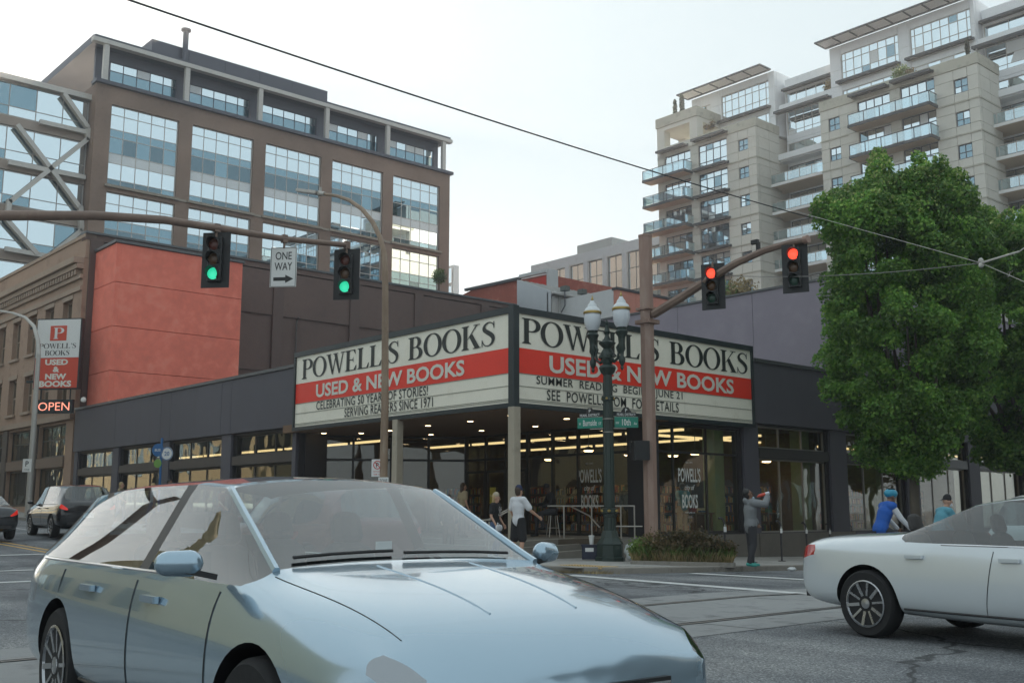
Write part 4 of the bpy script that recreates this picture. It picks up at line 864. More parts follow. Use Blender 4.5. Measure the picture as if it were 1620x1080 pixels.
# --- white block: penthouses and recessed bays with white balconies
def px_w(px, py): p = ony(px, py, 69); return p.x, p.z
def penthouse(u0, u1, z0, z1, wn, top, lab=None):
    ops = [(a, b, c, d) for a, b, c, d, n in wn]
    wall(AW, u0, u1, z0, z1, ops, WHP, T3, 'white_panel', d0=-.4, d1=0, cu=[x for o in ops for x in o[:2]], cz=(z0 + 2, z0 + 3.6, z0 + 5.2), gap=.03, panels=True)
    for a, b, c, d, n in wn: window(AW, a, b, c, d, n, [.27, .72] if d - c > 2 else [], OWH, AG, T3, d=-.1, fw=.08, mw=.07, tilt=.005, us=([0, .07] + [.07 + .86 * k / (n - 2) for k in range(1, n - 2)] + [.93, 1]) if n > 5 else None)
    ubox('side_wall', WHP, T3, u1 - .4, u1 + .003, 69.41, 76, z0, z1); ubox('core', WHP, T3, u0 + .1, u1 - .5, 69.6, 80, 0, z1 - .1)
penthouse(-48.3, -37.6, 38.9, 45.75, [(-44.3, -38.3, 42.35, 45.0, 8), (-47.0, -45.8, 43.0, 44.6, 2), (-44.6, -38.4, 39.9, 41.5, 7)], 45.8)
penthouse(-31.2, -16.9, 38.2, 45.85, [(-30.0, -24.05, 42.3, 44.95, 8), (-22.9, -16.95 - .3, 42.3, 44.95, 8), (-30, -24.1, 39.6, 41.2, 6), (-23, -17.4, 39.6, 41.2, 6)], 45.8)
def brise(u0, u1, z, n):
    q = M(); y0, y1 = 67.0, 68.95
    for k in range(n + 1): u = u0 + (u1 - u0 - .16) * k / n; q.box(u, u + .16, y0, y1, z - .07, z + .07)
    q.box(u0 + .161, u1 - .161, y0, y0 + .16, z - .069, z + .069); q.box(u0 + .161, u1 - .161, y1 - .22, y1 - .002, z - .11, z + .10); q.build('brise_soleil_frame', AWN, T3)
    for k in range(n): a = u0 + (u1 - u0 - .16) * k / n + .17; b = u0 + (u1 - u0 - .16) * (k + 1) / n - .01; ubox('brise_soleil_panel', FROST, T3, a, b, y0 + .17, y1 - .24, z - .03, z)
brise(-48.8, -37.9, 45.95, 5); brise(-31.6, -17.0, 46.0, 8)
for a, b in ((-44.6, -38.1), (-30.3, -23.9), (-23.2, -17.0)): awning(T3, a, b, 41.95, AW, .7)
WR = ('y', 70.2)
def recess(u0, u1, ztop, bal=True):
    z = 33.18; fl = [z - FH * k for k in range(9)]; ops = [(u0 + .1, u1 - .1, 42.0, 43.4), (u0 + .1, u1 - .1, 38.9, 41.4), (u0 + .1, u1 - .1, 36.7, 38.0)] + [(u0 + .1, u1 - .1, f + .1, f + 2.45) for f in fl]
    wall(WR, u0, u1, fl[-1], ztop, ops, WHP, T3, 'white_panel', d0=-.3, d1=0, cu=((u0 + u1) / 2,), cz=(36.2, 38.3, 41.7), gap=.03, panels=True)
    window(WR, u0 + .1, u1 - .1, 42, 43.4, 5, [], OWH, AG, T3, d=-.1, tilt=.006); window(WR, u0 + .1, u1 - .1, 38.9, 41.4, 6, [.55, .18], OWH, AG, T3, d=-.1, tilt=.006); window(WR, u0 + .1, u1 - .1, 36.7, 38.0, 6, [.3], OWH, AG, T3, d=-.1, tilt=.006)
    for f in fl: window(WR, u0 + .1, u1 - .1, f + .1, f + 2.45, 6, [.7], AFR, AG, T3, d=-.1, tilt=.006)
    ubox('white_parapet', WHP, T3, u0 - .3, u1 + .3, 68.7, 69.0, 36.0, 36.6); ubox('white_parapet', WHP, T3, u0 - .2, u1 + .2, 69.3, 69.6, 41.3, 41.95); ubox('terrace_slab', WHP, T3, u0 - .2, u1 + .2, 69.01, 70.19, 35.9, 36.2)
    awning(T3, u0, u1, 43.6, WR, .7); awning(T3, u0 - .3, u1, 41.0, ('y', 69.3), .9)
    for f in fl: balcony(T3, u0 - (1.0 if u0 < -30 else 1.), u1 + (.0 if u0 < -30 else 1), f, 2.9, WSL, RAILG, OWH, 70.19)
    ubox('core', WHP, T3, u0, u1, 70.6, 80, 0, ztop - .2)
recess(-37.2, -31.3, 44.9); recess(-16.8, -6.0, 44.9)
penthouse(-5.9, 6, 0, 47, [(-4.5, 4, 42.3, 44.95, 8)], 45.8)
# reflecting street: plain blocks across the two streets, behind the camera
def block(name, lab, x0, x1, y0, y1, z1, m, fac, rows, cols, z0=.0):
    t = thing(name, lab, 'building', ((x0 + x1) / 2, (y0 + y1) / 2, 0)); ubox('core', m, t, x0, x1, y0, y1, -1, z1)
    q = M()
    for r in range(rows):
        for c in range(cols):
            if fac == 'n': a = x0 + (x1 - x0) * (c + .2) / cols; b = x0 + (x1 - x0) * (c + .8) / cols; q.box(a, b, y1 + .002, y1 + .05, 4.2 * r + 1, 4.2 * r + 3.6)
            else: a = y0 + (y1 - y0) * (c + .2) / cols; b = y0 + (y1 - y0) * (c + .8) / cols; q.box(x0 - .05, x0 - .002, a, b, 4.2 * r + 1, 4.2 * r + 3.6)
    q.build('windows', G_DRK, t, kind='stuff')
block('cream_corner_building', 'cream two-storey block on the south side of the wide street', -150, -8, -46, -24, 13, mat('cream_stucco', (.80, .66, .38), .8, .1, 1), 'n', 3, 26)
block('stone_block_building', 'grey stone block on the east side of the tram street', 25, 42, 2, 55, 17, mat('grey_stone', (.13, .12, .11), .8, .1, 1), 'w', 4, 12)
# =================================================================== street furniture
RUST = mat('weathered_tan_pole', (.27, .19, .13), .6, .25, 6, .1, 60, dirt=(.36, .30, .23), streak=1); ARMM = mat('brown_mast_arm', (.20, .135, .105), .55, .2, 4, dirt=(.27, .2, .15)); GALV = mat('galvanised_pole', (.42, .40, .37), .45, .1, 6, metal=.3)
PINKP = mat('signal_pole_primer', (.30, .195, .155), .55, .15, 3, dirt=(.36, .27, .22), streak=1)
BLK = mat('signal_black', (.013, .014, .015), .55, 0); SGN = mat('sign_white', (.74, .74, .72), .5, .03, 4); SGK = mat('sign_black', (.02, .02, .02), .5, 0)
LGREEN = mat('lamp_post_green', (.018, .034, .028), .4, .12, 8, .08, 50); GOLD = mat('lamp_gold_band', (.42, .30, .10), .35, .1, 6, metal=.8)
STNL = mat('stainless_rail', (.50, .47, .42), .3, .05, 6, metal=.85)
def lens_mat(n, c, on, s=0): return mat(n, c, .3, 0, emit=c if on else None, estr=s)
LR0, LA0, LG0 = lens_mat('lens_red_off', (.10, .02, .01), 0), lens_mat('lens_amber_off', (.10, .045, .015), 0), lens_mat('lens_green_off', (.01, .05, .03), 0)
LR1 = mat('lens_red_lit', (1, .08, .04), .3, 0, emit=(1, .07, .035), estr=1.0); LG1 = mat('lens_green_lit', (.1, .9, .55), .3, 0, emit=(.02, .50, .27), estr=.7)
def signal(loc, ang, lit, label, group, k=1.0, plate=(.35, .68)):
    """three-section head with backplate; local -y is the lit face; loc = top centre"""
    t = thing('traffic_signal', label, 'traffic light', loc, ang, group)
    W_, H_ = plate; zc = -.62 * k
    q = M(); q.bbox(-W_ * k, W_ * k, .03, .045, zc - H_ * k, zc + H_ * k, .004); q.build('backplate', BLK, t, local=True)
    q = M()
    for i in range(3): z = zc + (.36 - .36 * i) * k; q.bbox(-.17 * k, .17 * k, -.10, .20, z - .175 * k, z + .175 * k, .03)
    q.build('housing', BLK, t, local=True)
    for i in range(3):
        z = zc + (.36 - .36 * i) * k; n = 18; vs = []; L_ = .24 * k
        for j in range(n + 1):
            a = R(-50 + 280 * j / n); r_ = .155 * k
            vs += [(r_ * math.cos(a), -.10, z + r_ * math.sin(a)), (r_ * math.cos(a), -.10 - L_ * (.6 + .4 * math.sin(a)), z + r_ * math.sin(a) * .98)]
        q = M(); q.add(vs, [(2 * j, 2 * j + 1, 2 * j + 3, 2 * j + 2) for j in range(n)]); o = q.build('visor', BLK, t, local=True)
        sm = o.modifiers.new('s', 'SOLIDIFY'); sm.thickness = .008
        on = (lit == 'red' and i == 0) or (lit == 'green' and i == 2)
        mt = (LR1 if i == 0 else LG1) if on else (LR0, LA0, LG0)[i]
        q = M(); q.lathe([(.145 * k, -.104), (.12 * k, -.125), (.06 * k, -.14), (.01, -.143)], (0, 0, z), 18, axis='y'); q.build('lens', mt, t, smooth=True, local=True)
    return t
# left mast arm over Burnside: the pole stands south of the frame, the arm runs north
AX = -1.7
def ax(px, py): p = onx(px, py, AX); return Vector((AX, p.y, p.z))
pts = [Vector((AX, -18.6, 6.55)), Vector((AX, -16, 6.95))] + [ax(*p) for p in ((0, 341), (150, 341), (260, 348), (343, 361), (450, 378), (552, 388))]
ML = thing('signal_mast', 'long tan mast arm reaching in from the left over the wide street', 'signal mast', (AX, -18.6, walk(AX, -18.6)))
q = M(); q.tube([(AX, -18.6, -.1), (AX, -18.6, 7.2)], [.20, .15], 14); q.build('pole', ARMM, ML, smooth=True)
q = M(); q.tube(pts, [.12, .118, .112, .105, .10, .09, .078, .07], 12); q.build('mast_arm', ARMM, ML, smooth=True)
FACE = R(72)      # the heads look back down the one-way street, towards the viewer and a little right
def hang(p, dz, T): q = M(); q.tube([p, p - Vector((0, 0, dz))], .03, 8); q.bbox(p.x - .07, p.x + .07, p.y - .07, p.y + .07, p.z - .1, p.z + .1, .01); q.build('hanger', ARMM, T)
for px, py, lab in ((343, 361, 'green-lit traffic signal in front of the red stucco tower, nearest the left edge'), (549, 388, 'green-lit traffic signal at the tip of the long left mast arm')):
    p = ax(px, py); hang(p, .22, ML); signal((p.x, p.y, p.z - .16), R(42), 'green', lab, 'traffic signals at the crossing')
p = ax(450, 378); hang(p, .25, ML); OW = thing('one_way_sign', 'white ONE WAY sign with a black right arrow hanging from the left mast arm', 'sign', (p.x, p.y, p.z - .22), R(42))
q = M(); q.prism([(-.34, -.01), (.34, -.01), (.34, .01), (-.34, .01)], -1.02, 0); q.build('plate', SGN, OW, local=True)
def loc_text(s, T, m, x, z, h, w_=None, bold=.01, y=-.013, name='lettering'):
    mtx = Matrix(((1, 0, 0, x), (0, 0, -1, y), (0, 1, 0, z), (0, 0, 0, 1))); return lettering(s, m, T, None, 0, 0, h, w_, bold, 0, name, local=True, mtx=mtx)
loc_text('ONE', OW, SGK, .0, -.22, .20, .42); loc_text('WAY', OW, SGK, .0, -.49, .20, .46)
q = M(); q.add([(-.25, -.0135, -.86), (.06, -.0135, -.86), (.06, -.0135, -.77), (-.25, -.0135, -.77), (.06, -.0135, -.92), (.27, -.0135, -.815), (.06, -.0135, -.71)], [(0, 1, 2, 3), (4, 5, 6)]); q.build('arrow', SGK, OW, local=True)
q = M()
for a in ((-.32, .32, -.018), (-.32, .32, -1.008)): q.box(a[0], a[1], -.0125, -.0115, a[2] - .006, a[2] + .006)
for x in (-.32, .32): q.box(x - .006, x + .006, -.0126, -.0116, -1.0, -.025)
q.build('border', SGK, OW, local=True)
# right signal pole with its arm over 10th
PX0, PY0 = 2.86, 2.29; pb = walk(PX0, PY0)
MR = thing('signal_mast', 'square brown signal pole with a rising arm, in front of the marquee beside the bush', 'signal mast', (PX0, PY0, pb))
zt_ = ony(1022, 375, PY0).z; q = M(); q.prism([(PX0 + .19 * math.cos(R(22.5 + 45 * k)), PY0 + .19 * math.sin(R(22.5 + 45 * k))) for k in range(8)], pb - .05, zt_); q.build('pole', PINKP, MR)
q = M(); q.prism([(PX0 + .205 * math.cos(R(22.5 + 45 * k)), PY0 + .205 * math.sin(R(22.5 + 45 * k))) for k in range(8)], zt_, zt_ + .05); q.build('pole_cap', PINKP, MR)
pa = [ony(x, y, PY0) for x, y in ((1034, 497), (1075, 472), (1120, 443), (1165, 416), (1210, 396), (1250, 384), (1272, 380))]
q = M(); q.tube(pa, [.125, .12, .112, .10, .09, .08, .075], 8); q.build('mast_arm', ARMM, MR)
q = M(); q.tube([pa[-1], pa[-1] + Vector((.12, 0, .01))], [.10, .10], 12); q.bbox(PX0 - .25, PX0 + .27, PY0 - .24, PY0 + .24, pa[0].z - .24, pa[0].z - .14, .03); q.bbox(PX0 - .23, PX0 + .23, PY0 - .22, PY0 + .22, pa[0].z + .14, pa[0].z + .20, .03); q.build('arm_bracket', PINKP, MR)
pc_ = ony(1197, 398, PY0); q = M(); q.tube([pc_, pc_ + Vector((0, 0, .22))], .015, 6); q.bbox(pc_.x - .14, pc_.x + .06, PY0 - .05, PY0 + .05, pc_.z + .20, pc_.z + .30, .01); q.bbox(pc_.x + .03, pc_.x + .1, PY0 - .04, PY0 + .04, pc_.z + .04, pc_.z + .22, .01); q.build('detector_camera', BLK, MR)
for px, py, lab in ((1128, 422, 'red-lit traffic signal lower on the right mast arm, next to its pole'), (1257, 389, 'red-lit traffic signal at the end of the right mast arm before the big tree')):
    p = ony(px, py, PY0); q = M(); q.tube([p + Vector((0, -.02, .12)), p + Vector((0, -.02, -.1))], .028, 8); q.build('hanger', ARMM, MR)
    signal((p.x, PY0 - .03, p.z - (.0 if px > 1200 else -.03)), R(22), 'red', lab, 'traffic signals at the crossing', .88)
p = ony(1018, 712, PY0 - .35); t = thing('pedestrian_signal', 'black boxy pedestrian signal seen from behind on the brown pole', 'pedestrian signal', (p.x - .1, p.y, p.z), R(60))
q = M(); q.bbox(-.22, .22, -.14, .14, -.25, .25, .04); q.build('housing', BLK, t, local=True); q = M(); q.bbox(-.24, .24, .141, .28, -.02, .27, .02); q.build('visor', BLK, t, local=True)
# ornate twin-globe lamp post
lx, ly = 2.23, 1.38; lb = walk(lx, ly); LP = thing('ornate_lamp_post', 'ornate dark green lamp post with two acorn globes in front of the marquee', 'lamp post', (lx, ly, lb), R(11)); LP.scale.z = .974
q = M(); q.lathe([(.40, 0), (.40, .10), (.36, .12), (.345, .42), (.36, .45), (.33, .50), (.24, .62), (.20, .78), (.19, .80)], (0, 0, 0), 8); q.build('base', LGREEN, LP, local=True)
q = M(); q.lathe([(.17, .80), (.155, 1.15), (.18, 1.17), (.18, 1.24), (.15, 1.26), (.14, 3.9), (.12, 5.05)], (0, 0, 0), 32, flute=.12, nf=12); q.build('shaft', LGREEN, LP, local=True, smooth=False)
q = M(); q.lathe([(.17, 1.25), (.22, 1.27), (.22, 1.38), (.17, 1.40)], (0, 0, 0), 20); q.lathe([(.13, 4.28), (.165, 4.30), (.165, 4.40), (.13, 4.42)], (0, 0, 0), 20); q.lathe([(.12, 5.0), (.19, 5.08), (.23, 5.20), (.20, 5.26), (.13, 5.30)], (0, 0, 0), 20); q.build('collar', LGREEN, LP, local=True, smooth=True)
q = M()
for k in range(6): a = R(60 * k); q.lathe([(.0, -.05), (.05, -.02), (.05, .02), (.0, .05)], (.21 * math.cos(a), .21 * math.sin(a), 1.325), 8)
for k in range(4): a = R(90 * k + 20); q.lathe([(.0, -.04), (.035, -.02), (.035, .02), (.0, .04)], (.155 * math.cos(a), .155 * math.sin(a), 4.35), 8)
q.build('gold_rosettes', GOLD, LP, local=True, kind='stuff')
q = M(); q.lathe([(.12, 5.30), (.15, 5.38), (.19, 5.55), (.15, 5.66), (.10, 5.74), (.22, 5.86), (.23, 5.90), (.12, 5.94), (.07, 6.05), (.05, 6.12), (.085, 6.2), (.05, 6.32), (.03, 6.4), (.05, 6.45), (.01, 6.55)], (0, 0, 0), 20); q.build('finial', LGREEN, LP, local=True, smooth=True)
GLOBE = mat('acorn_globe_milk_glass', (.66, .70, .74), .25, .05, 6, spec=.6); GCAP = mat('acorn_globe_cap', (.68, .72, .74), .3, .05, 6)
q = M()
for s in (-1, 1):
    sc = [(s * .10, 0, 5.42), (s * .22, 0, 5.36), (s * .33, 0, 5.44), (s * .36, 0, 5.60), (s * .31, 0, 5.74), (s * .40, 0, 5.86), (s * .46, 0, 5.80)]; q.tube(sc, [.05, .045, .04, .035, .035, .03, .03], 8)
    q.tube([(s * .20, 0, 5.40), (s * .16, 0, 5.52), (s * .22, 0, 5.58), (s * .27, 0, 5.52), (s * .22, 0, 5.47)], .02, 6); q.lathe([(.0, -.07), (.07, -.03), (.07, .03), (0, .07)], (s * .11, -.12, 5.50), 10)
q.build('scroll_arm', LGREEN, LP, local=True, smooth=True)
for s, dz in ((-1, 0), (1, 0)):
    c = (s * .46, 0, 0)
    q = M(); q.lathe([(.01, 5.10), (.05, 5.16), (.035, 5.22), (.08, 5.32), (.09, 5.42), (.05, 5.50), (.055, 5.60), (.095, 5.68), (.085, 5.85), (.10, 6.02), (.15, 6.10), (.17, 6.16), (.13, 6.22), (.15, 6.28)], c, 20); q.build('globe_holder', LGREEN, LP, local=True, smooth=True)
    q = M(); q.lathe([(.13, 6.27), (.19, 6.38), (.225, 6.52), (.235, 6.66), (.22, 6.76)], c, 24); g = q.build('globe', GLOBE, LP, local=True, smooth=True)
    q = M(); q.lathe([(.245, 6.755), (.25, 6.78), (.25, 6.81), (.235, 6.83)], c, 24); q.build('gold_band', GOLD, g, local=True, smooth=True)
    q = M(); q.lathe([(.22, 6.831), (.20, 6.90), (.13, 6.96), (.12, 7.02), (.07, 7.08), (.05, 7.14)], c, 24); q.build('globe_cap', GCAP, g, local=True, smooth=True)
    q = M(); q.lathe([(.03, 7.14), (.04, 7.18), (.02, 7.22), (.005, 7.3)], c, 12); q.build('globe_finial', GOLD, g, local=True, smooth=True)
# street-name blades on the lamp post
GRN = mat('street_sign_green', (.015, .24, .17), .5, .05, 4)
def blade(ang, side, main, pre, post, lab, w_):
    t = thing('street_name_sign', lab, 'street sign', (lx, ly, lb + 3.62), ang); x0, x1 = (.17, .17 + w_) if side > 0 else (-.17 - w_, -.17)
    xc = (x0 + x1) / 2; q = M(); q.prism([(x0, -.006), (x1, -.006), (x1, .006), (x0, .006)], -.14, .14); q.build('plate', GRN, t, local=True)
    loc_text(main, t, SGN, xc + (.0), .0, .17 if len(main) < 6 else .16, (.24 if len(main) < 6 else w_ * .54), .012, -.009); loc_text(pre, t, SGN, x0 + .08, -.02, .07, .09 if pre=='NW' else .06, .01, -.009); loc_text(post, t, SGN, x1 - .08, -.03, .07, .09, .01, -.009)
    q = M(); q.prism([(xc - w_ * .42, -.006), (xc + w_ * .42, -.006), (xc + w_ * .42, .006), (xc - w_ * .42, .006)], .145, .27)
    q.add([(xc + a, y, z) for y in (-.006, .006) for a, z in ((-.15, .27), (.15, .27), (.06, .40), (-.06, .40))], [(0, 1, 2, 3), (7, 6, 5, 4), (1, 5, 6, 2), (3, 7, 4, 0), (2, 6, 7, 3)]); o = q.build('topper', SGK, t, local=True)
    loc_text('PEARL DISTRICT', t, SGN, xc, .205, .07, w_ * .78, .008, -.009); loc_text('P', t, SGN, xc, .32, .09, None, .01, -.009)
    q = M(); q.tube([(-.12 if side < 0 else .12, 0, -.17), (xc, 0, -.17)], .012, 6); q.tube([(-.12 if side < 0 else .12, 0, .145), (x1 if side > 0 else x0, 0, .143)], .008, 6); q.build('bracket', STNL, t, local=True)
blade(R(14), -1, 'Burnside', 'W', 'ST', 'green W Burnside street blade with a black PEARL DISTRICT topper, left of the lamp post', .78)
blade(R(60), 1, '10th', 'NW', 'Av', 'green NW 10th street blade with a black PEARL DISTRICT topper, right of the lamp post', .66)
q = M(); q.lathe([(.15, 3.42), (.155, 3.45)], (0, 0, 0), 20); q.lathe([(.15, 3.78), (.155, 3.81)], (0, 0, 0), 20); q.build('sign_strap', STNL, LP, local=True)
# curved street light on Burnside
p0 = ony(609, 600, -2.45); LX = p0.x; SLP = thing('curved_street_light', 'weathered tan street light with a curved arm rising in front of the marquee left face', 'street light', (LX, -2.45, walk(LX, -2.45)))
def qy(px, py): p = ony(px, py, -2.45); return p
q = M(); q.tube([Vector((LX, -2.45, walk(LX, -2.45))), qy(609, 640), qy(609.5, 430)], [.125, .105, .09], 14); q.build('pole', RUST, SLP, smooth=True)
q = M(); q.tube([qy(609.5, 432), qy(608, 400), qy(601, 375), qy(590, 352), qy(573, 331), qy(553, 317), qy(533, 310), qy(512, 307)], [.088, .08, .075, .07, .065, .058, .05, .045], 12); q.build('curved_arm', RUST, SLP, smooth=True)
a, b = qy(514, 307), qy(474, 302); q = M(); d = (b - a).normalized(); q.tube([a, a + d * .35], [.07, .09], 10); q.bar(a + d * .35 + Vector((0, 0, .02)), b + Vector((0, 0, .02)), .30, .09); q.tube([a + d * .28, a + d * .28 + Vector((0, 0, .2))], .035, 8); q.build('lamp_head', GALV, SLP)
q = M(); q.bar(a + d * .42 - Vector((0, 0, .045)), b - d * .04 - Vector((0, 0, .045)), .24, .03); q.build('lamp_lens', mat('luminaire_lens', (.22, .20, .18), .3, 0), SLP)
def plate(name, lab, cat, p, w_, h_, ang, m=SGN, post=None, group=None):
    t = thing(name, lab, cat, p, ang, group); q = M(); q.prism([(-w_ / 2, -.008), (w_ / 2, -.008), (w_ / 2, .008), (-w_ / 2, .008)], -h_ / 2, h_ / 2); q.build('plate', m, t, local=True); return t
REDS = mat('sign_red', (.55, .03, .03), .5, 0)
p = qy(605, 740); t = plate('no_parking_sign', 'white no-parking sign with a crossed P on the curved street light', 'sign', (p.x - .02, -2.60, p.z), .33, .47, R(40))
q = M(); q.lathe([(.095, -.0125), (.118, -.0125)], (0, 0, .08), 24, axis='y', cap=False); q.bar((-.075, -.0135, .155), (.075, -.0135, .005), .004, .02); q.build('ring', REDS, t, local=True)
loc_text('P', t, SGK, 0, .08, .12, None, .02, -.0145)
for k, s in enumerate(('TOW ZONE', '7-9AM  4-6PM')): loc_text(s, t, REDS, 0, -.10 - .075 * k, .042, .24, .004, -.0105)
p = qy(612, 766); t = plate('route_sign', 'small white street notice below the no-parking sign on the curved pole', 'sign', (p.x + .05, -2.60, p.z), .28, .38, R(40)); loc_text('ZONE', t, SGK, 0, .10, .09, .22, .0, -.0105)
for k in range(3): loc_text('MON - FRI', t, SGK, 0, -.02 - .06 * k, .03, .18, 0, -.0105)
# left street lamp (galvanised, curved)
p0 = ony(52, 700, -2.6); X1 = p0.x; t = thing('curved_street_light', 'slim pale galvanised street light by the tan brick building at far left', 'street light', (X1, -2.6, walk(X1, -2.6)))
def qz(px, py): return ony(px, py, -2.6)
q = M(); q.tube([Vector((X1, -2.6, walk(X1, -2.6))), qz(61, 560)], [.15, .11], 12); q.build('pole', GALV, t, smooth=True); q = M(); q.tube([qz(61, 562), qz(60.5, 540), qz(54, 516), qz(40, 502), qz(20, 495), qz(-12, 490)], [.108, .10, .09, .075, .065, .06], 10); q.build('curved_arm', GALV, t, smooth=True)
q = M(); a = qz(-12, 490); q.bar(a, a - Vector((1.2, 0, -.05)), .35, .14); q.build('lamp_head', GALV, t)
p = qz(49, 736); t = plate('parking_sign', 'small white parking sign on the pale galvanised pole', 'sign', (p.x, -2.78, p.z), .45, .62, R(40)); loc_text('P', t, SGK, 0, .08, .26, None, .02, -.0105); loc_text('2 HOUR', t, SGK, 0, -.2, .08, .3, 0, -.0105)
# bus-stop pole with round signs
p = ony(254, 740, -2.55); t = thing('bus_stop_sign', 'blue bus stop pole carrying round blue, white and green discs', 'bus stop sign', (p.x, -2.55, walk(p.x, -2.55)), R(35)); BLUE = mat('bus_stop_blue', (.03, .13, .32), .5, .05)
h0 = walk(p.x, -2.55); q = M(); q.tube([(0, 0, 0), (0, 0, 3.45)], .045, 10); q.build('pole', BLUE, t, local=True)
for x, z, r_, m_, nm in ((-.12, 3.0, .24, BLUE, 'disc'), (.27, 2.86, .25, SGN, 'disc'), (-.10, 2.50, .16, mat('disc_green', (.18, .34, .08), .5), 'disc')):
    q = M(); q.lathe([(r_, -.06), (r_, -.045)], (x, 0, z), 28, axis='y'); q.build(nm, m_, t, local=True)
    if m_ is BLUE: loc_text('BUS', t, SGN, x, z, .10, .24, .02, -.063)
    elif m_ is SGN: loc_text('20', t, BLUE, x, z, .16, None, .02, -.063); q = M(); q.lathe([(.215, -.0625), (.245, -.0625)], (x, 0, z), 28, axis='y', cap=False); q.build('ring', BLUE, t, local=True)
# blade sign on the brick building
bx0, bx1 = ony(76, 505, -.9).x, ony(119.5, 508, -.9).x; zT, zB = ony(98, 506, -.9).z, ony(94, 613, -.9).z
BL = thing('blade_sign', 'tall white and red projecting sign reading USED & NEW BOOKS on the tan brick building', 'sign', ((bx0 + bx1) / 2, -.9, zB))
ang = R(41); wB = 2.35; hB = zT - zB
BL.rotation_euler.z = ang
q = M(); q.bbox(-wB / 2 - .06, wB / 2 + .06, -.16, .16, -.06, hB + .06, .02); q.build('cabinet', GREENBLK, BL, local=True)
zm = hB * .44; ubf = M(); ubf.box(-wB / 2, wB / 2, -.175, -.161, zm + .005, hB); ubf.build('white_face', SGN, BL, local=True)
q = M(); q.box(-wB / 2, wB / 2, -.175, -.161, 0, zm - .005); REDB = mat('blade_red', (.62, .07, .035), .45, .04, 2); q.build('red_face', REDB, BL, local=True)
q = M(); q.box(-.45, .45, -.182, -.1755, zm + .88, zm + 1.66); q.build('emblem', REDB, BL, local=True)
def bt(s, z, h, w_, m, b=.02, d=-.178): loc_text(s, BL, m, 0, z, h, w_, b, d)
bt('USED', hB * .375, hB * .085, 1.25, WHITEL, .045); bt('&', hB * .27, hB * .08, .36, WHITEL, .045); bt('NEW', hB * .165, hB * .085, 1.15, WHITEL, .045); bt('BOOKS', hB * .06, hB * .09, 1.75, WHITEL, .045)
mtx = Matrix(((1, 0, 0, 0), (0, 0, -1, 0), (0, 1, 0, 0), (0, 0, 0, 1)))
def loc_roman(s, T, m, x0, x1, z, h, y):
    tot = sum(glyph(c)[1] for c in s); k = (x1 - x0) / tot; u = x0; q = M()
    for c in s:
        g, wd = glyph(c)
        if g.v: q.add([(u + v[0] * k, y - v[2], z + v[1] * h) for v in g.v], g.f)
        u += wd * k
    q.build('lettering', m, T, local=True)
loc_roman('P', BL, SGN, -.28, .30, zm + .98, .58, -.184); loc_roman("POWELL'S", BL, SGK, -1.02, 1.02, zm + .48, .26, -.178); loc_roman('BOOKS', BL, SGK, -.68, .68, zm + .12, .26, -.178)
q = M(); q.box(wB / -2 - .5, -wB / 2 - .07, -.05, .05, .3, .42); q.box(wB / -2 - .5, -wB / 2 - .07, -.05, .05, hB - .45, hB - .33); q.build('wall_bracket', GREENBLK, BL, local=True)
ONL = thing('open_sign', 'glowing red OPEN letter sign hanging below the tall blade sign', 'neon sign', ((bx0 + bx1) / 2 - .1, -.9, zB - 1.0), ang); q = M(); q.box(-1.0, 1.0, -.1, .1, -.28, .42); q.build('box', GREENBLK, ONL, local=True)
NEON = mat('neon_red', (1, .35, .25), .4, 0, emit=(1, .33, .22), estr=.7); loc_text('OPEN', ONL, NEON, 0, .07, .42, 1.7, -.004, -.105)
q = M(); q.bar((-.8, 0, .42), (-.8, 0, .95), .05); q.bar((.8, 0, .42), (.8, 0, .95), .05); q.build('hanger', GREENBLK, ONL, local=True)
# overhead wires
def cat(a, b, sag, n=24): a, b = Vector(a), Vector(b); return [a.lerp(b, i / n) - Vector((0, 0, sag * 4 * (i / n) * (1 - i / n))) for i in range(n + 1)]
WIRE = mat('wire_black', (.012, .014, .018), .6, 0); WIREG = mat('span_wire_grey', (.20, .19, .18), .5, 0)
def pray(px, py, dist): r_ = ray(px, py); return CAM + r_ * dist
a, b = pray(260, 0, 17), pray(1250, 332, 34); d = b - a; q = M(); q.tube(cat(a - d * .45, b + d * .12, .25), .017, 6); t = q.build('overhead_wire', WIRE); tag(t, 'thick black overhead wire crossing the sky from top left to the big tree', 'wire')
a, b = pray(1150, 436, 27), pray(1552, 416, 21); q = M(); q.tube(cat(a, b, .12), .009, 5); t = q.build('span_wire', WIREG); tag(t, 'thin grey span wire running across the big tree to a white insulator', 'wire')
c = pray(1612, 398, 20); e = pray(1700, 340, 19); q = M(); q.tube([b, c], .02, 6); q.tube([c, e], .012, 6); q.tube([b, pray(1700, 480, 19)], .007, 5); q.tube([b, pray(1250, 332, 30)], .006, 5); t = q.build('trolley_wire_bracket', mat('insulator_white', (.5, .48, .44), .5, 0)); tag(t, 'white insulator and stay wires of the tram line beside the big tree', 'wire')
q = M(); q.lathe([(.02, -.09), (.05, -.07), (.05, -.03), (.03, 0), (.05, .03), (.05, .07), (.02, .1)], b, 12); q.build('insulator', mat('insulator_white', (.5, .48, .44)), t, loc=(0, 0, 0))
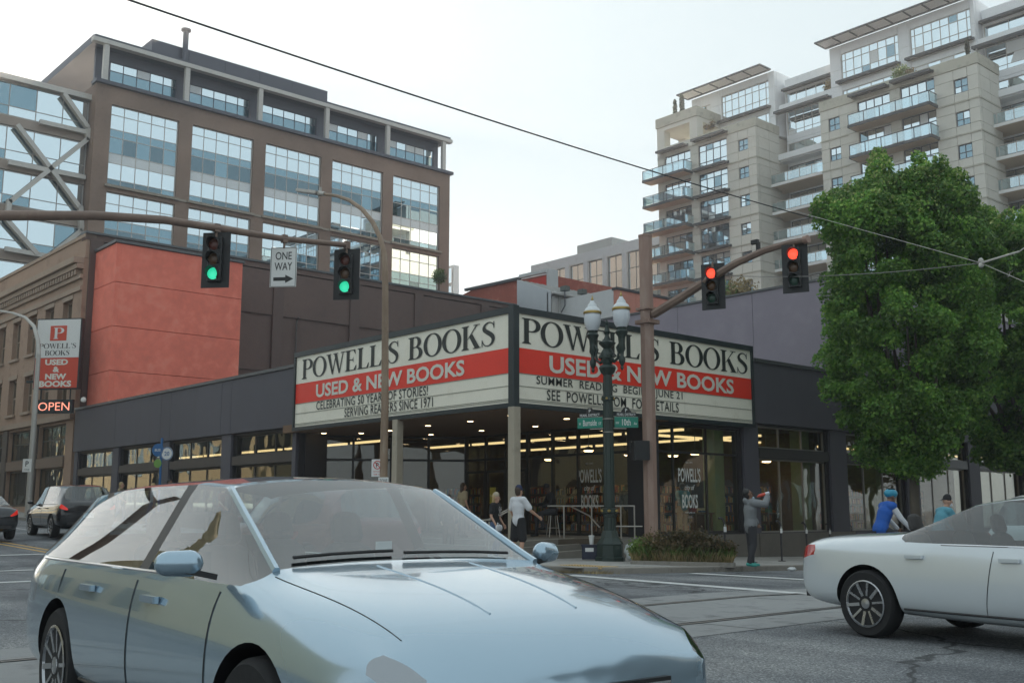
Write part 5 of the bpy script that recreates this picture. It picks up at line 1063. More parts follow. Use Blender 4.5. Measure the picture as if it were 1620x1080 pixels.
# handrails on the entrance
def rail(name, lab, paths, r_=.022, base=(0, 0, 0)):
    t = thing(name, lab, 'handrail', base)
    for nm, P in paths: q = M(); q.tube(P, r_, 8); q.build(nm, STNL, t, smooth=True)
    return t
zt = PF + .95
rail('handrail', 'stainless handrail with a sloping rail at the entrance platform, left of the lamp post', [('top_rail', [(-1.75, 2.9, zt), (.0, 4.84, zt)]), ('post', [(-1.41, 3.26, PF), (-1.41, 3.26, zt)]), ('post', [(-.86, 3.88, PF), (-.86, 3.88, zt)]), ('post', [(-.28, 4.53, PF), (-.28, 4.53, zt)]), ('post', [(-.01, 4.83, PF), (-.01, 4.83, zt)]), ('sloping_rail', [(-1.3, 3.4, zt), (-.3, 3.2, zt - .28), (.3, 3.0, zt - .6)]), ('low_rail', [(-.55, 4.2, PF + .35), (.0, 4.83, PF + .35), (.15, 5.0, PF + .35)])], base=(-1, 3.8, PF))
for k, (x, y) in enumerate(((-1.0, .35), (-.55, .1))):
    z0 = .02; rail('handrail', ('stainless stair handrail loop between the woman in black and the man in white' if k == 0 else 'stainless stair handrail hidden close behind the man in white'), [('post', [(x, y - .5, z0), (x, y - .5, z0 + .95)]), ('post', [(x + .02, y + .5, PF), (x + .02, y + .5, PF + .95)]), ('top_rail', [(x, y - .55, z0 + .62), (x, y - .85, z0 + .78), (x, y - .75, z0 + .98), (x, y - .4, z0 + 1.0), (x, y + .6, PF + .96), (x, y + .75, PF + .9)])], base=(x, y, 0))
# bike posts with white tags along the kerb of 10th
BP0 = [(1148, 893), (1192, 888), (1237, 886), (1277, 880), (1314, 876), (1350, 873)]
base = thing('bike_post', 'thin black bike post with a curled top and white tag', 'bike post', (0, 0, 0), group='black bike posts along the pavement')
q = M(); q.tube([(0, 0, 0), (0, 0, 1.02), (-.03, 0, 1.10), (-.09, 0, 1.15), (-.15, 0, 1.13)], .027, 8); q.build('post', DPAINT, base, local=True, smooth=True); q = M(); q.lathe([(.11, 0), (.11, .015), (.05, .02)], (0, 0, 0), 12); q.build('foot_plate', DPAINT, base, local=True)
q = M(); q.bbox(-.035, .035, -.045, -.03, .80, .93, .003); q.tube([(0, -.03, .93), (0, -.03, .99)], .008, 6); q.build('tag', SGN, base, local=True)
bl = ['nearest the bush, leftmost of the row', 'right beside the man in the grey hoodie', 'third from the bush, in front of the tall shop window', 'fourth from the bush', 'fifth from the bush', 'farthest right of the row, near the cyclist']
yy_ = [2.9, 4.6, 6.4, 8.2, 10.0, 11.8]
for k, (px, py) in enumerate(BP0):
    o = base if k == 0 else copy_tree(base); r_ = ray(px, 860); X_ = onx(px, 860, 3.9).x; P = onz(px, py, walk(0, yy_[k])); P = Vector((P.x, P.y, 0))
    o.location = (P.x, P.y, walk(P.x, P.y)); o.rotation_euler.z = R(60); o['label'] = 'thin black bike post, ' + bl[k]
# things on the pavement by the lamp post
p = onz(934, 884, .0); t = thing('storage_crate', 'small dark navy crate at the foot of the lamp post', 'crate', (p.x, p.y, 0), R(40)); q = M(); q.bbox(-.21, .21, -.17, .17, 0, .34, .02); q.build('crate_body', mat('navy_plastic', (.015, .02, .045), .5, 0), t, local=True); q = M(); q.bbox(-.23, .23, -.19, .19, .34, .38, .02); q.build('lid', mat('navy_plastic', (.015, .02, .045)), t, local=True)
q = M(); q.box(-.12, .1, -.173, -.171, .20, .30); q.build('sticker', SGN, t, local=True); t2 = thing('paper_cup', 'white paper cup standing on the dark navy crate', 'cup', (p.x + .05, p.y, .38)); q = M(); q.lathe([(.05, 0), (.07, .2), (.075, .21)], (0, 0, 0), 14); q.build('cup', SGN, t2, local=True); q = M(); q.lathe([(.08, .212), (.08, .23), (.06, .24)], (0, 0, 0), 14); q.build('cup_lid', SGN, t2, local=True)
BAG = mat('white_plastic_bag', (.55, .57, .57), .4, .1, 8, .5, 12); BAGG = mat('green_bag', (.05, .35, .12), .5, .1, 8)
def bag(name, lab, px, py, s, m):
    p = onz(px, py, 0.); bm = bmesh.new(); bmesh.ops.create_icosphere(bm, subdivisions=3, radius=1)
    for v in bm.verts:
        n = noise.noise(v.co * 1.7 + Vector((px, 0, 0))); v.co *= 1 + .35 * n; v.co.x *= s[0]; v.co.y *= s[1]; v.co.z = max(0, (v.co.z * .9 + .8)) * s[2]
    me = bpy.data.meshes.new(name); bm.to_mesh(me); bm.free(); me.materials.append(m); me.polygons.foreach_set('use_smooth', [True] * len(me.polygons)); o = bpy.data.objects.new(name, me); _link(o, None, (p.x, p.y, 0)); tag(o, lab, 'bag'); return o
bag('plastic_bag', 'crumpled white plastic bag tucked between the lamp post and the bush', 1000, 886, (.20, .16, .26), BAG); bag('plastic_bag', 'bright green carrier bag on the step behind the lamp post', 951, 866, (.14, .12, .26), BAGG); bag('paper_litter', 'small scrap of white litter in the gutter right of the man in grey', 1253, 903, (.10, .08, .05), BAG)
# notice on the door
lettering('OPEN', SGK, cwo, DG, -8.0, 1.9, .06, .2, 0, .04, 'notice_text'); q = M(); q.prism([(-8.16, 6.075), (-7.84, 6.075), (-7.84, 6.085), (-8.16, 6.085)], 1.5, 2.1); q.build('door_notice', mat('notice_yellow', (.65, .55, .08), .5), cwo)
# =================================================================== trees and planting
def leafmat(name, c1, c2, c3):
    m = bpy.data.materials.new(name); m.use_nodes = True; n = m.node_tree; N = n.nodes; L = n.links; b = N['Principled BSDF']
    ge = N.new('ShaderNodeNewGeometry'); rp = N.new('ShaderNodeValToRGB'); L.new(ge.outputs['Random Per Island'], rp.inputs[0]); e = rp.color_ramp.elements
    e[0].color = (*c1, 1); e[1].color = (*c3, 1); k = e.new(.55); k.color = (*c2, 1)
    cn = N.new('ShaderNodeTexNoise'); cn.inputs['Scale'].default_value = .9; cn.inputs['Detail'].default_value = 3; L.new(ge.outputs['Position'], cn.inputs['Vector'])
    cr = N.new('ShaderNodeMapRange'); cr.inputs[1].default_value = .35; cr.inputs[2].default_value = .65; cr.inputs[3].default_value = .62; cr.inputs[4].default_value = 1.45; L.new(cn.outputs['Fac'], cr.inputs[0])
    hv = N.new('ShaderNodeHueSaturation'); hv.inputs['Hue'].default_value = .49; L.new(cr.outputs[0], hv.inputs['Value']); L.new(rp.outputs[0], hv.inputs['Color']); rp = hv
    L.new(rp.outputs[0], b.inputs['Base Color']); b.inputs['Roughness'].default_value = .5; b.inputs['Specular IOR Level'].default_value = .35
    tr = N.new('ShaderNodeBsdfTranslucent'); L.new(rp.outputs[0], tr.inputs[0]); mi = N.new('ShaderNodeMixShader'); mi.inputs[0].default_value = .35
    L.new(b.outputs[0], mi.inputs[1]); L.new(tr.outputs[0], mi.inputs[2]); L.new(mi.outputs[0], N['Material Output'].inputs[0]); return m
LEAF = leafmat('maple_leaf', (.055, .165, .026), (.105, .265, .04), (.21, .37, .065)); LEAFT = leafmat('maple_leaf_sun_tint', (.20, .36, .07), (.30, .45, .11), (.45, .48, .20))
BARK = mat('maple_bark', (.10, .085, .065), .9, .3, 8, .7, 25, dirt=(.15, .13, .10), streak=1)
import numpy as np
LEAFSHAPE = np.array([(0, 0, 0), (.42, .12, .03), (.5, .52, -.04), (.24, .62, .02), (0, 1.0, -.08), (-.24, .62, .02), (-.5, .52, -.04), (-.42, .12, .03)])
def leaves(name, pts, nrm, size, m, parent, rng, kind=None):
    """one mesh of folded maple-like leaves at pts, hanging away along nrm"""
    n = len(pts); S = LEAFSHAPE; k = len(S)
    a = rng.normal(size=(n, 3)); up = nrm + a * .75; up /= np.linalg.norm(up, axis=1)[:, None]
    d = rng.normal(size=(n, 3)) * .8 + np.array([0, 0, -.55]) + nrm * .35; d -= up * (d * up).sum(1)[:, None]; d /= np.linalg.norm(d, axis=1)[:, None]; x = np.cross(d, up)
    s = size * rng.uniform(.65, 1.25, n)[:, None, None]
    V = pts[:, None, :] + s * (S[None, :, 0:1] * x[:, None, :] + S[None, :, 1:2] * d[:, None, :] + S[None, :, 2:3] * up[:, None, :])
    V = V.reshape(-1, 3); base = (np.arange(n) * k)[:, None]
    f = np.concatenate([base + np.array([[0, 1, 2, 3, 4]]), base + np.array([[0, 4, 5, 6, 7]])], 1).reshape(-1)
    me = bpy.data.meshes.new(name); me.vertices.add(len(V)); me.vertices.foreach_set('co', V.astype(np.float32).ravel()); me.loops.add(len(f)); me.loops.foreach_set('vertex_index', f.astype(np.int32))
    me.polygons.add(2 * n); me.polygons.foreach_set('loop_start', (np.arange(2 * n) * 5).astype(np.int32)); me.update(calc_edges=True); me.materials.append(m)
    o = bpy.data.objects.new(name, me); l = WL[parent.name] if parent else Vector(); me.transform(Matrix.Translation(-l)); _link(o, parent, l)
    if kind: o['kind'] = kind
    return o
def tree(lab, base, prof, h0, h1, seed, nclump, nleaf, size, shoots, trunk_r=.17):
    """prof: list of (height fraction, rx) of the crown outline, slightly irregular"""
    rng = np.random.default_rng(seed); bx, by, bz = base; t = thing('maple_tree', lab, 'tree', base)
    hs_, rs_ = zip(*prof)
    C = []; Rr = []
    for i in range(nclump):
        f = rng.uniform(0, 1) ** .9; a = rng.uniform(0, 2 * math.pi); r_ = np.interp(f, hs_, rs_) * (1 + .12 * math.sin(3 * a + seed + 5 * f) + .08 * math.sin(7 * f * 3 + 2 * a))
        u = rng.uniform(.55, 1) ** .5 if rng.random() < .8 else rng.uniform(.2, .8)
        cr = rng.uniform(.34, .62) * min(1, .45 + r_ * .4); rr = max(.05, r_ * u - cr * .5)
        C.append((bx + rr * math.cos(a), by + rr * math.sin(a), bz + h0 + f * (h1 - h0))); Rr.append(cr)
    for (sx, sy, hh, rr) in shoots:
        for j in range(7): C.append((bx + sx + rng.normal() * .08, by + sy + rng.normal() * .08, bz + hh - j * .22)); Rr.append(rr * (.45 + .1 * j))
    C = np.array(C); Rr = np.array(Rr); w_ = Rr ** 2 / (Rr ** 2).sum(); idx = rng.choice(len(C), nleaf, p=w_)
    d = rng.normal(size=(nleaf, 3)); d[:, 2] = d[:, 2] * .8 + .25; d /= np.linalg.norm(d, axis=1)[:, None]
    rad = Rr[idx] * rng.uniform(.35, 1.0, nleaf) ** .45
    P = C[idx] + d * rad[:, None] * np.array([1, 1, .8])
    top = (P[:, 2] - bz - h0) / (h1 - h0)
    lit_top = (rng.random(nleaf) < np.clip((top - .80) * 2.0, 0, .8)) & (d[:, 2] > 0)  # sunlit crown top put into leaf colour: paler upward leaves
    leaves('crown', P[~lit_top], d[~lit_top], size, LEAF, t, rng); leaves('sun_tinted_leaves', P[lit_top], d[lit_top], size * .95, LEAFT, t, rng, 'stuff')
    # trunk and limbs
    q = M(); H = h0 + .9; sw_ = [(0, 0, -.1), (.02, .03, .3), (-.05, .05, H * .5), (.06, 0, H)]; q.tube([(bx + a, by + b, bz + c) for a, b, c in sw_], [trunk_r * 1.35, trunk_r, trunk_r * .85, trunk_r * .8], 14); q.build('trunk', BARK, t, smooth=True)
    rr = random.Random(seed)
    for k in range(11):
        a = rr.uniform(0, 6.28); hh = h0 + rr.uniform(-.3, .8); L_ = rr.uniform(.5, .95); top_ = h0 + (h1 - h0) * rr.uniform(.4, .9); rx = np.interp((top_ - h0) / (h1 - h0), hs_, rs_) * L_ * .6
        p0 = Vector((bx, by, bz + hh)); p2 = Vector((bx + rx * math.cos(a), by + rx * math.sin(a), bz + top_)); p1 = p0.lerp(p2, .45) + Vector((math.cos(a) * .45, math.sin(a) * .45, .1))
        q = M(); q.tube([p0, p1, p2], [trunk_r * .5, trunk_r * .33, .03], 8); q.build('limb', BARK, t, smooth=True)
    return t
CROWN = [(0, .5), (.06, 1.2), (.18, 1.9), (.32, 2.35), (.5, 2.55), (.68, 2.5), (.80, 2.35), (.90, 2.2), (1, 1.45)]
tx, ty = 4.9, 12.4
tree('big dense green street maple with top leaves coloured sunlit, in front of the apartment towers', (tx, ty, walk(tx, ty)), [(h, r_ * 1.10) for h, r_ in CROWN], 2.7, 12.1, 3, 520, 190000, .093, [(-.5, -.2, 13.3, .6), (.8, .3, 12.9, .6), (-1.3, .3, 12.5, .55), (.1, .6, 12.6, .6), (1.6, -.4, 12.4, .55), (-2.0, .2, 11.9, .55), (2.1, .3, 11.7, .5)])
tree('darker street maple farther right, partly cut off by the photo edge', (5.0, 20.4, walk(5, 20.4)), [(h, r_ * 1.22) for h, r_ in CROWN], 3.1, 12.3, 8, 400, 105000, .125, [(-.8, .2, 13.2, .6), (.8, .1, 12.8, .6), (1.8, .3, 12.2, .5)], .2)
tree('third street maple behind the darker one, at the right edge', (5.0, 28.5, walk(5, 28.5)), [(h, r_ * 1.2) for h, r_ in CROWN], 3.1, 12.0, 12, 200, 26000, .16, [], .2)
for k, y in enumerate((12.4, 20.4)):
    q = M(); z = walk(4.9, y) + .006
    for i in range(6):
        for a, b, c, d in ((-.6 + .2 * i, -.5 + .2 * i, -.6, .6),): q.box(4.95 + a, 4.95 + b, y + c, y + d, z - .02, z + .012)
    q.build('tree_grate', DPAINT, None, kind='structure')
# low bush bed at the kerb
BUSH = leafmat('bush_leaf', (.08, .085, .035), (.17, .14, .06), (.28, .20, .11)); BUSHG = leafmat('bush_leaf_bright', (.08, .15, .03), (.13, .22, .05), (.2, .28, .08)); DRY = leafmat('dry_grass', (.20, .16, .07), (.30, .24, .11), (.38, .32, .17)); GRASS = leafmat('bed_grass', (.06, .12, .03), (.10, .17, .04), (.2, .22, .08))
bb = [onz(1000, 892, 0), onz(1165, 896, -.05)]; BX0, BX1 = 3.9, 5.62
def inbed(px_, py_): return True
rng = np.random.default_rng(5)
A0, A1 = Vector((onz(1008, 889, .02).x, onz(1008, 889, .02).y, 0)), Vector((onz(1152, 893, -.03).x, onz(1152, 893, -.03).y, 0)); D_ = A1 - A0; Nn = Vector((-D_.y, D_.x, 0)).normalized()
def shrub(lab, f, off, h, rr, n, m, seed, size=.055):
    rg = np.random.default_rng(seed); c = A0 + D_ * f + Nn * off; z0 = walk(c.x, c.y); t = thing('shrub', lab, 'shrub', (c.x, c.y, z0), group='scrubby shrubs in the kerbside bed')
    q = M(); tips = []
    for k in range(26):
        a = rg.uniform(0, 6.28); r_ = rr * rg.uniform(.2, 1); hh = h * rg.uniform(.6, 1.12) * (1 - .35 * (r_ / rr) ** 2); e = Vector((c.x + r_ * math.cos(a), c.y + r_ * math.sin(a), z0 + hh)); mid = Vector((c.x + r_ * .5 * math.cos(a), c.y + r_ * .5 * math.sin(a), z0 + hh * .6)); q.tube([(c.x + .3 * r_ * math.cos(a), c.y + .3 * r_ * math.sin(a), z0), mid, e], [.01, .007, .003], 5); tips.append((mid, e))
    q.build('stems', BARK, t, kind='stuff')
    ti = rg.integers(0, len(tips), n); tt = rg.uniform(-.9, 1, n)[:, None]; m0 = np.array([tips[i][0] for i in ti]); e0 = np.array([tips[i][1] for i in ti]); P = m0 + (e0 - m0) * tt + rg.normal(size=(n, 3)) * .075; P[:, 2] = np.maximum(P[:, 2], z0 + .03)
    dd = rg.normal(size=(n, 3)); dd /= np.linalg.norm(dd, axis=1)[:, None]; leaves('foliage', P, dd, size, m, t, rg, 'stuff')
shrub('bright green leafy shrub at the lamp-post end of the kerbside bed', .06, .1, .55, .42, 3000, BUSHG, 21)
shrub('brownish scrubby shrub, second from the lamp post in the kerbside bed', .26, .2, .72, .60, 5200, BUSH, 22)
shrub('tallest brownish shrub in the middle of the kerbside bed', .48, .3, .80, .64, 6000, BUSH, 23)
shrub('dark brownish shrub right of the middle of the kerbside bed', .70, .2, .76, .60, 5600, BUSH, 24)
shrub('small dark shrub at the end of the kerbside bed beside the man in grey', .92, .1, .62, .45, 3600, BUSH, 25)
def blades(name, lab, n, m, lo, hi, spread, seed):
    rg = np.random.default_rng(seed); V = []; Fc = []
    for i in range(n):
        f = rg.uniform(-.04, 1.02); c = A0 + D_ * f + Nn * (rg.uniform(-.55, .25) * spread); h = rg.uniform(lo, hi); a = rg.uniform(0, 6.28); l = rg.uniform(.1, .5) * h; z0 = walk(c.x, c.y) - .01; w_ = .006
        b = len(V); V += [(c.x - w_ * math.sin(a), c.y + w_ * math.cos(a), z0), (c.x + w_ * math.sin(a), c.y - w_ * math.cos(a), z0), (c.x + l * .4 * math.cos(a), c.y + l * .4 * math.sin(a), z0 + h * .65), (c.x + l * math.cos(a), c.y + l * math.sin(a), z0 + h)]
        Fc += [(b, b + 1, b + 2), (b + 2, b + 1, b + 3)]
    q = M(); q.add(V, Fc); o = q.build(name, m, None, kind='stuff'); tag(o, lab, 'grass'); return o
blades('dry_grass', 'dry straw-coloured grass along the front of the kerbside bed', 4200, DRY, .08, .36, .9, 31); blades('green_grass', 'green grass tufts growing through the kerbside bed', 1300, GRASS, .14, .50, .8, 32)
SOIL = mat('bed_soil', (.09, .07, .05), .95, .3, 6, .5, 30); q = M(); P4 = [A0 - Nn * .55 - D_ * .05, A1 - Nn * .5 + D_ * .03, A1 + Nn * .75, A0 + Nn * .75]; q.add([(p.x, p.y, walk(p.x, p.y) + .012) for p in P4], [(0, 1, 2, 3)]); q.build('bed_soil', SOIL, kind='structure')
P5 = P4 + [P4[0]]; q = M()
for i in range(4): q.bar((P5[i].x, P5[i].y, walk(P5[i].x, P5[i].y) + .03), (P5[i + 1].x, P5[i + 1].y, walk(P5[i + 1].x, P5[i + 1].y) + .03), .12, .11)
q.build('bed_kerb', KERB, kind='structure')
# dry weeds in the gutter
rg = np.random.default_rng(77); V = []; Fc = []
for i in range(900):
    f = rg.uniform(0, 1); x, y = 4.4 + 1.3 * f + rg.normal() * .08, -3.15 + .9 * f ** 2 + rg.normal() * .07 ; h = rg.uniform(.02, .09); a = rg.uniform(0, 6.28); z0 = gz(x, y); b = len(V); V += [(x, y, z0), (x + .012 * math.sin(a), y + .012, z0), (x + .07 * math.cos(a), y + .07 * math.sin(a), z0 + h)]; Fc.append((b, b + 1, b + 2))
q = M(); q.add(V, Fc); o = q.build('gutter_weeds', DRY, None, kind='stuff'); tag(o, 'dry weeds and leaf litter in the gutter at the kerb corner', 'weeds')
# roof plants on the buildings
def cypress(x, y, z, h, lab):
    rg = np.random.default_rng(int(abs(x) * 10)); t = thing('cypress', lab, 'potted tree', (x, y, z)); n = 900; f = rg.uniform(0, 1, n); a = rg.uniform(0, 6.28, n); r_ = .22 * h / 2.2 * np.sin(np.pi * np.clip(f * .9 + .08, 0, 1)) ** .6 * rg.uniform(.5, 1, n)
    P = np.stack([x + r_ * np.cos(a), y + r_ * np.sin(a), z + .25 + f * h], 1); d = np.stack([np.cos(a), np.sin(a), np.ones(n)], 1); d /= np.linalg.norm(d, axis=1)[:, None]; leaves('foliage', P, d, .13, BUSHG if 0 else CYP, t, rg, 'stuff')
    M().lathe([(.16, 0), (.22, .3)], (x, y, z), 10).build('pot', mat('clay_pot', (.3, .2, .14), .8), t)
CYP = leafmat('cypress_leaf', (.02, .05, .03), (.035, .075, .04), (.05, .09, .05))
p = ony(1068, 178, 67); cypress(p.x, 67, 42.95, 2.3, 'thin cypress in a pot on the loggia roof, left of the pair'); p = ony(1079, 175, 67); cypress(p.x, 67, 42.95, 2.7, 'taller thin cypress in a pot on the loggia roof, right of the pair'); p = ony(1531, 85, 65.8); cypress(p.x, 65.8, 38.95, 1.5, 'small potted conifer on the right tower parapet')
def roofbush(px, Y, z, r_, m, lab, n=700):
    p = ony(px, 100, Y); rg = np.random.default_rng(px); t = thing('roof_plant', lab, 'plant', (p.x, Y, z)); d = rg.normal(size=(n, 3)); d /= np.linalg.norm(d, axis=1)[:, None]; P = np.array([p.x, Y, z + r_ * .8]) + d * r_ * rg.uniform(.3, 1, n)[:, None] * (1 + .4 * rg.random((n, 1))); P[:, 2] = np.maximum(P[:, 2], z); leaves('foliage', P, d, .16, m, t, rg, 'stuff'); ubox('planter', DPAINT, t, p.x - r_, p.x + r_, Y - .2, Y + .2, z, z + .35)
roofbush(1425, 65.9, 38.95, .75, BUSHG, 'leafy green plant on the right tower terrace'); roofbush(1439, 66, 38.95, .45, DRY, 'pale yellowish plant on the right tower terrace'); roofbush(1119, 67.5, 41.2, .55, DRY, 'pale yellow plant behind the loggia roof'); roofbush(1312, 69.8, 41.95, .6, DRY, 'blond grass plant on the white block terrace')
for px, r_, z in ((1140, 1.2, 13.2), (1160, 1.0, 13.6), (1100, .9, 12.6)):
    roofbush(px, 34, z, r_, BUSHG if px == 1140 else DRY, 'pale flowering treetop showing above the purple wall, at %s' % {1140: 'its middle', 1160: 'its right', 1100: 'its left'}[px], 1300)
p = ony(700, 440, 50); t = thing('rooftop_shrub', 'wispy green shrub at the right end of the office block ledge', 'shrub', (onx(697, 440, -60).x, onx(697, 440, -60).y, 20)); rg = np.random.default_rng(3); c = onx(695, 437, -60); n = 900; d = rg.normal(size=(n, 3)); d /= np.linalg.norm(d, axis=1)[:, None]; P = np.array(c) + d * rg.uniform(.2, .8, n)[:, None]; leaves('foliage', P, d, .16, BUSHG, t, rg, 'stuff'); q = M(); q.tube([(c.x, c.y, 20), c], [.1, .05], 6); q.build('trunk', BARK, t)
# =================================================================== people: one continuous remeshed body each, clothes and hair as children
def caps(q, p0, r0, p1, r1, side=None, a=1., b=1., n=12):
    p0, p1 = Vector(p0), Vector(p1); d = p1 - p0; L_ = d.length
    if L_ < 1e-5: d = Vector((0, 0, 1)); L_ = 1e-5
    d = d.normalized(); s = Vector(side) if side else (Vector((1, 0, 0)) if abs(d.x) < .9 else Vector((0, 1, 0))); s = (s - d * s.dot(d)).normalized(); f = d.cross(s); rings = []
    for i in range(5): t = i / 4 * math.pi / 2; rings.append((p0 - d * r0 * math.cos(t) * min(a, 1), r0 * math.sin(t) if i else r0 * .05))
    for i in range(5): t = i / 4 * math.pi / 2; rings.append((p1 + d * r1 * math.sin(t) * min(a, 1), r1 * math.cos(t) if i < 4 else r1 * .05))
    vs = [c + s * (r_ * a * math.cos(2 * math.pi * k / n)) + f * (r_ * b * math.sin(2 * math.pi * k / n)) for c, r_ in rings for k in range(n)]; m = len(rings)
    q.add(vs, [(i * n + k, i * n + (k + 1) % n, (i + 1) * n + (k + 1) % n, (i + 1) * n + k) for i in range(m - 1) for k in range(n)] + [tuple(range(n - 1, -1, -1)), tuple(range((m - 1) * n, m * n))])
def fuse(q, name, m, parent, vox=.011, sm=3, col=None):
    me = q.mesh('tmp', m); o = bpy.data.objects.new('tmp', me); COL.objects.link(o); r_ = o.modifiers.new('r', 'REMESH'); r_.mode = 'VOXEL'; r_.voxel_size = vox; s = o.modifiers.new('s', 'SMOOTH'); s.iterations = sm; s.factor = .5
    bpy.context.view_layer.update(); out = bpy.data.meshes.new_from_object(o.evaluated_get(bpy.context.evaluated_depsgraph_get())); bpy.data.objects.remove(o); out.materials.clear(); out.materials.append(m)
    out.polygons.foreach_set('use_smooth', [True] * len(out.polygons)); ob = bpy.data.objects.new(name, out); _link(ob, parent, (0, 0, 0), True); return ob
SK1 = mat('skin_light', (.52, .30, .21), .5, .06, 9); SK2 = mat('skin_brown', (.20, .11, .07), .5, .06, 9); SK3 = mat('skin_dark', (.075, .042, .028), .5, .06, 9)
def cloth(n, c, r_=.85): return mat('cloth_' + n, c, r_, .14, 5, .35, 22)
CBLK, CWHT, CGRY, CNAV, CTEAL, CBLU, CJEAN, CTAN, CDK = cloth('black', (.016, .016, .018)), cloth('white', (.66, .67, .70)), cloth('heather_grey', (.20, .21, .22)), cloth('navy', (.02, .03, .08)), cloth('teal', (.10, .30, .38)), cloth('royal_blue', (.015, .10, .42)), cloth('denim', (.07, .12, .22)), cloth('tan', (.36, .29, .18)), cloth('charcoal', (.04, .04, .045))
EYE = mat('eye_dark', (.02, .015, .012), .2, 0); LIP = mat('lip', (.30, .11, .09), .5, 0)
STAND = dict(pel=(0, 0, .95), chest=(0, 0, 1.28), neck=(0, 0, 1.47), head=(0, -.02, 1.60), shL=(.185, 0, 1.42), shR=(-.185, 0, 1.42), elL=(.24, .02, 1.14), elR=(-.24, .02, 1.14), wrL=(.25, -.08, .90), wrR=(-.25, -.08, .90),
             hiL=(.095, 0, .93), hiR=(-.095, 0, .93), knL=(.105, -.02, .50), knR=(-.105, -.02, .50), anL=(.105, .03, .09), anR=(-.105, .03, .09))
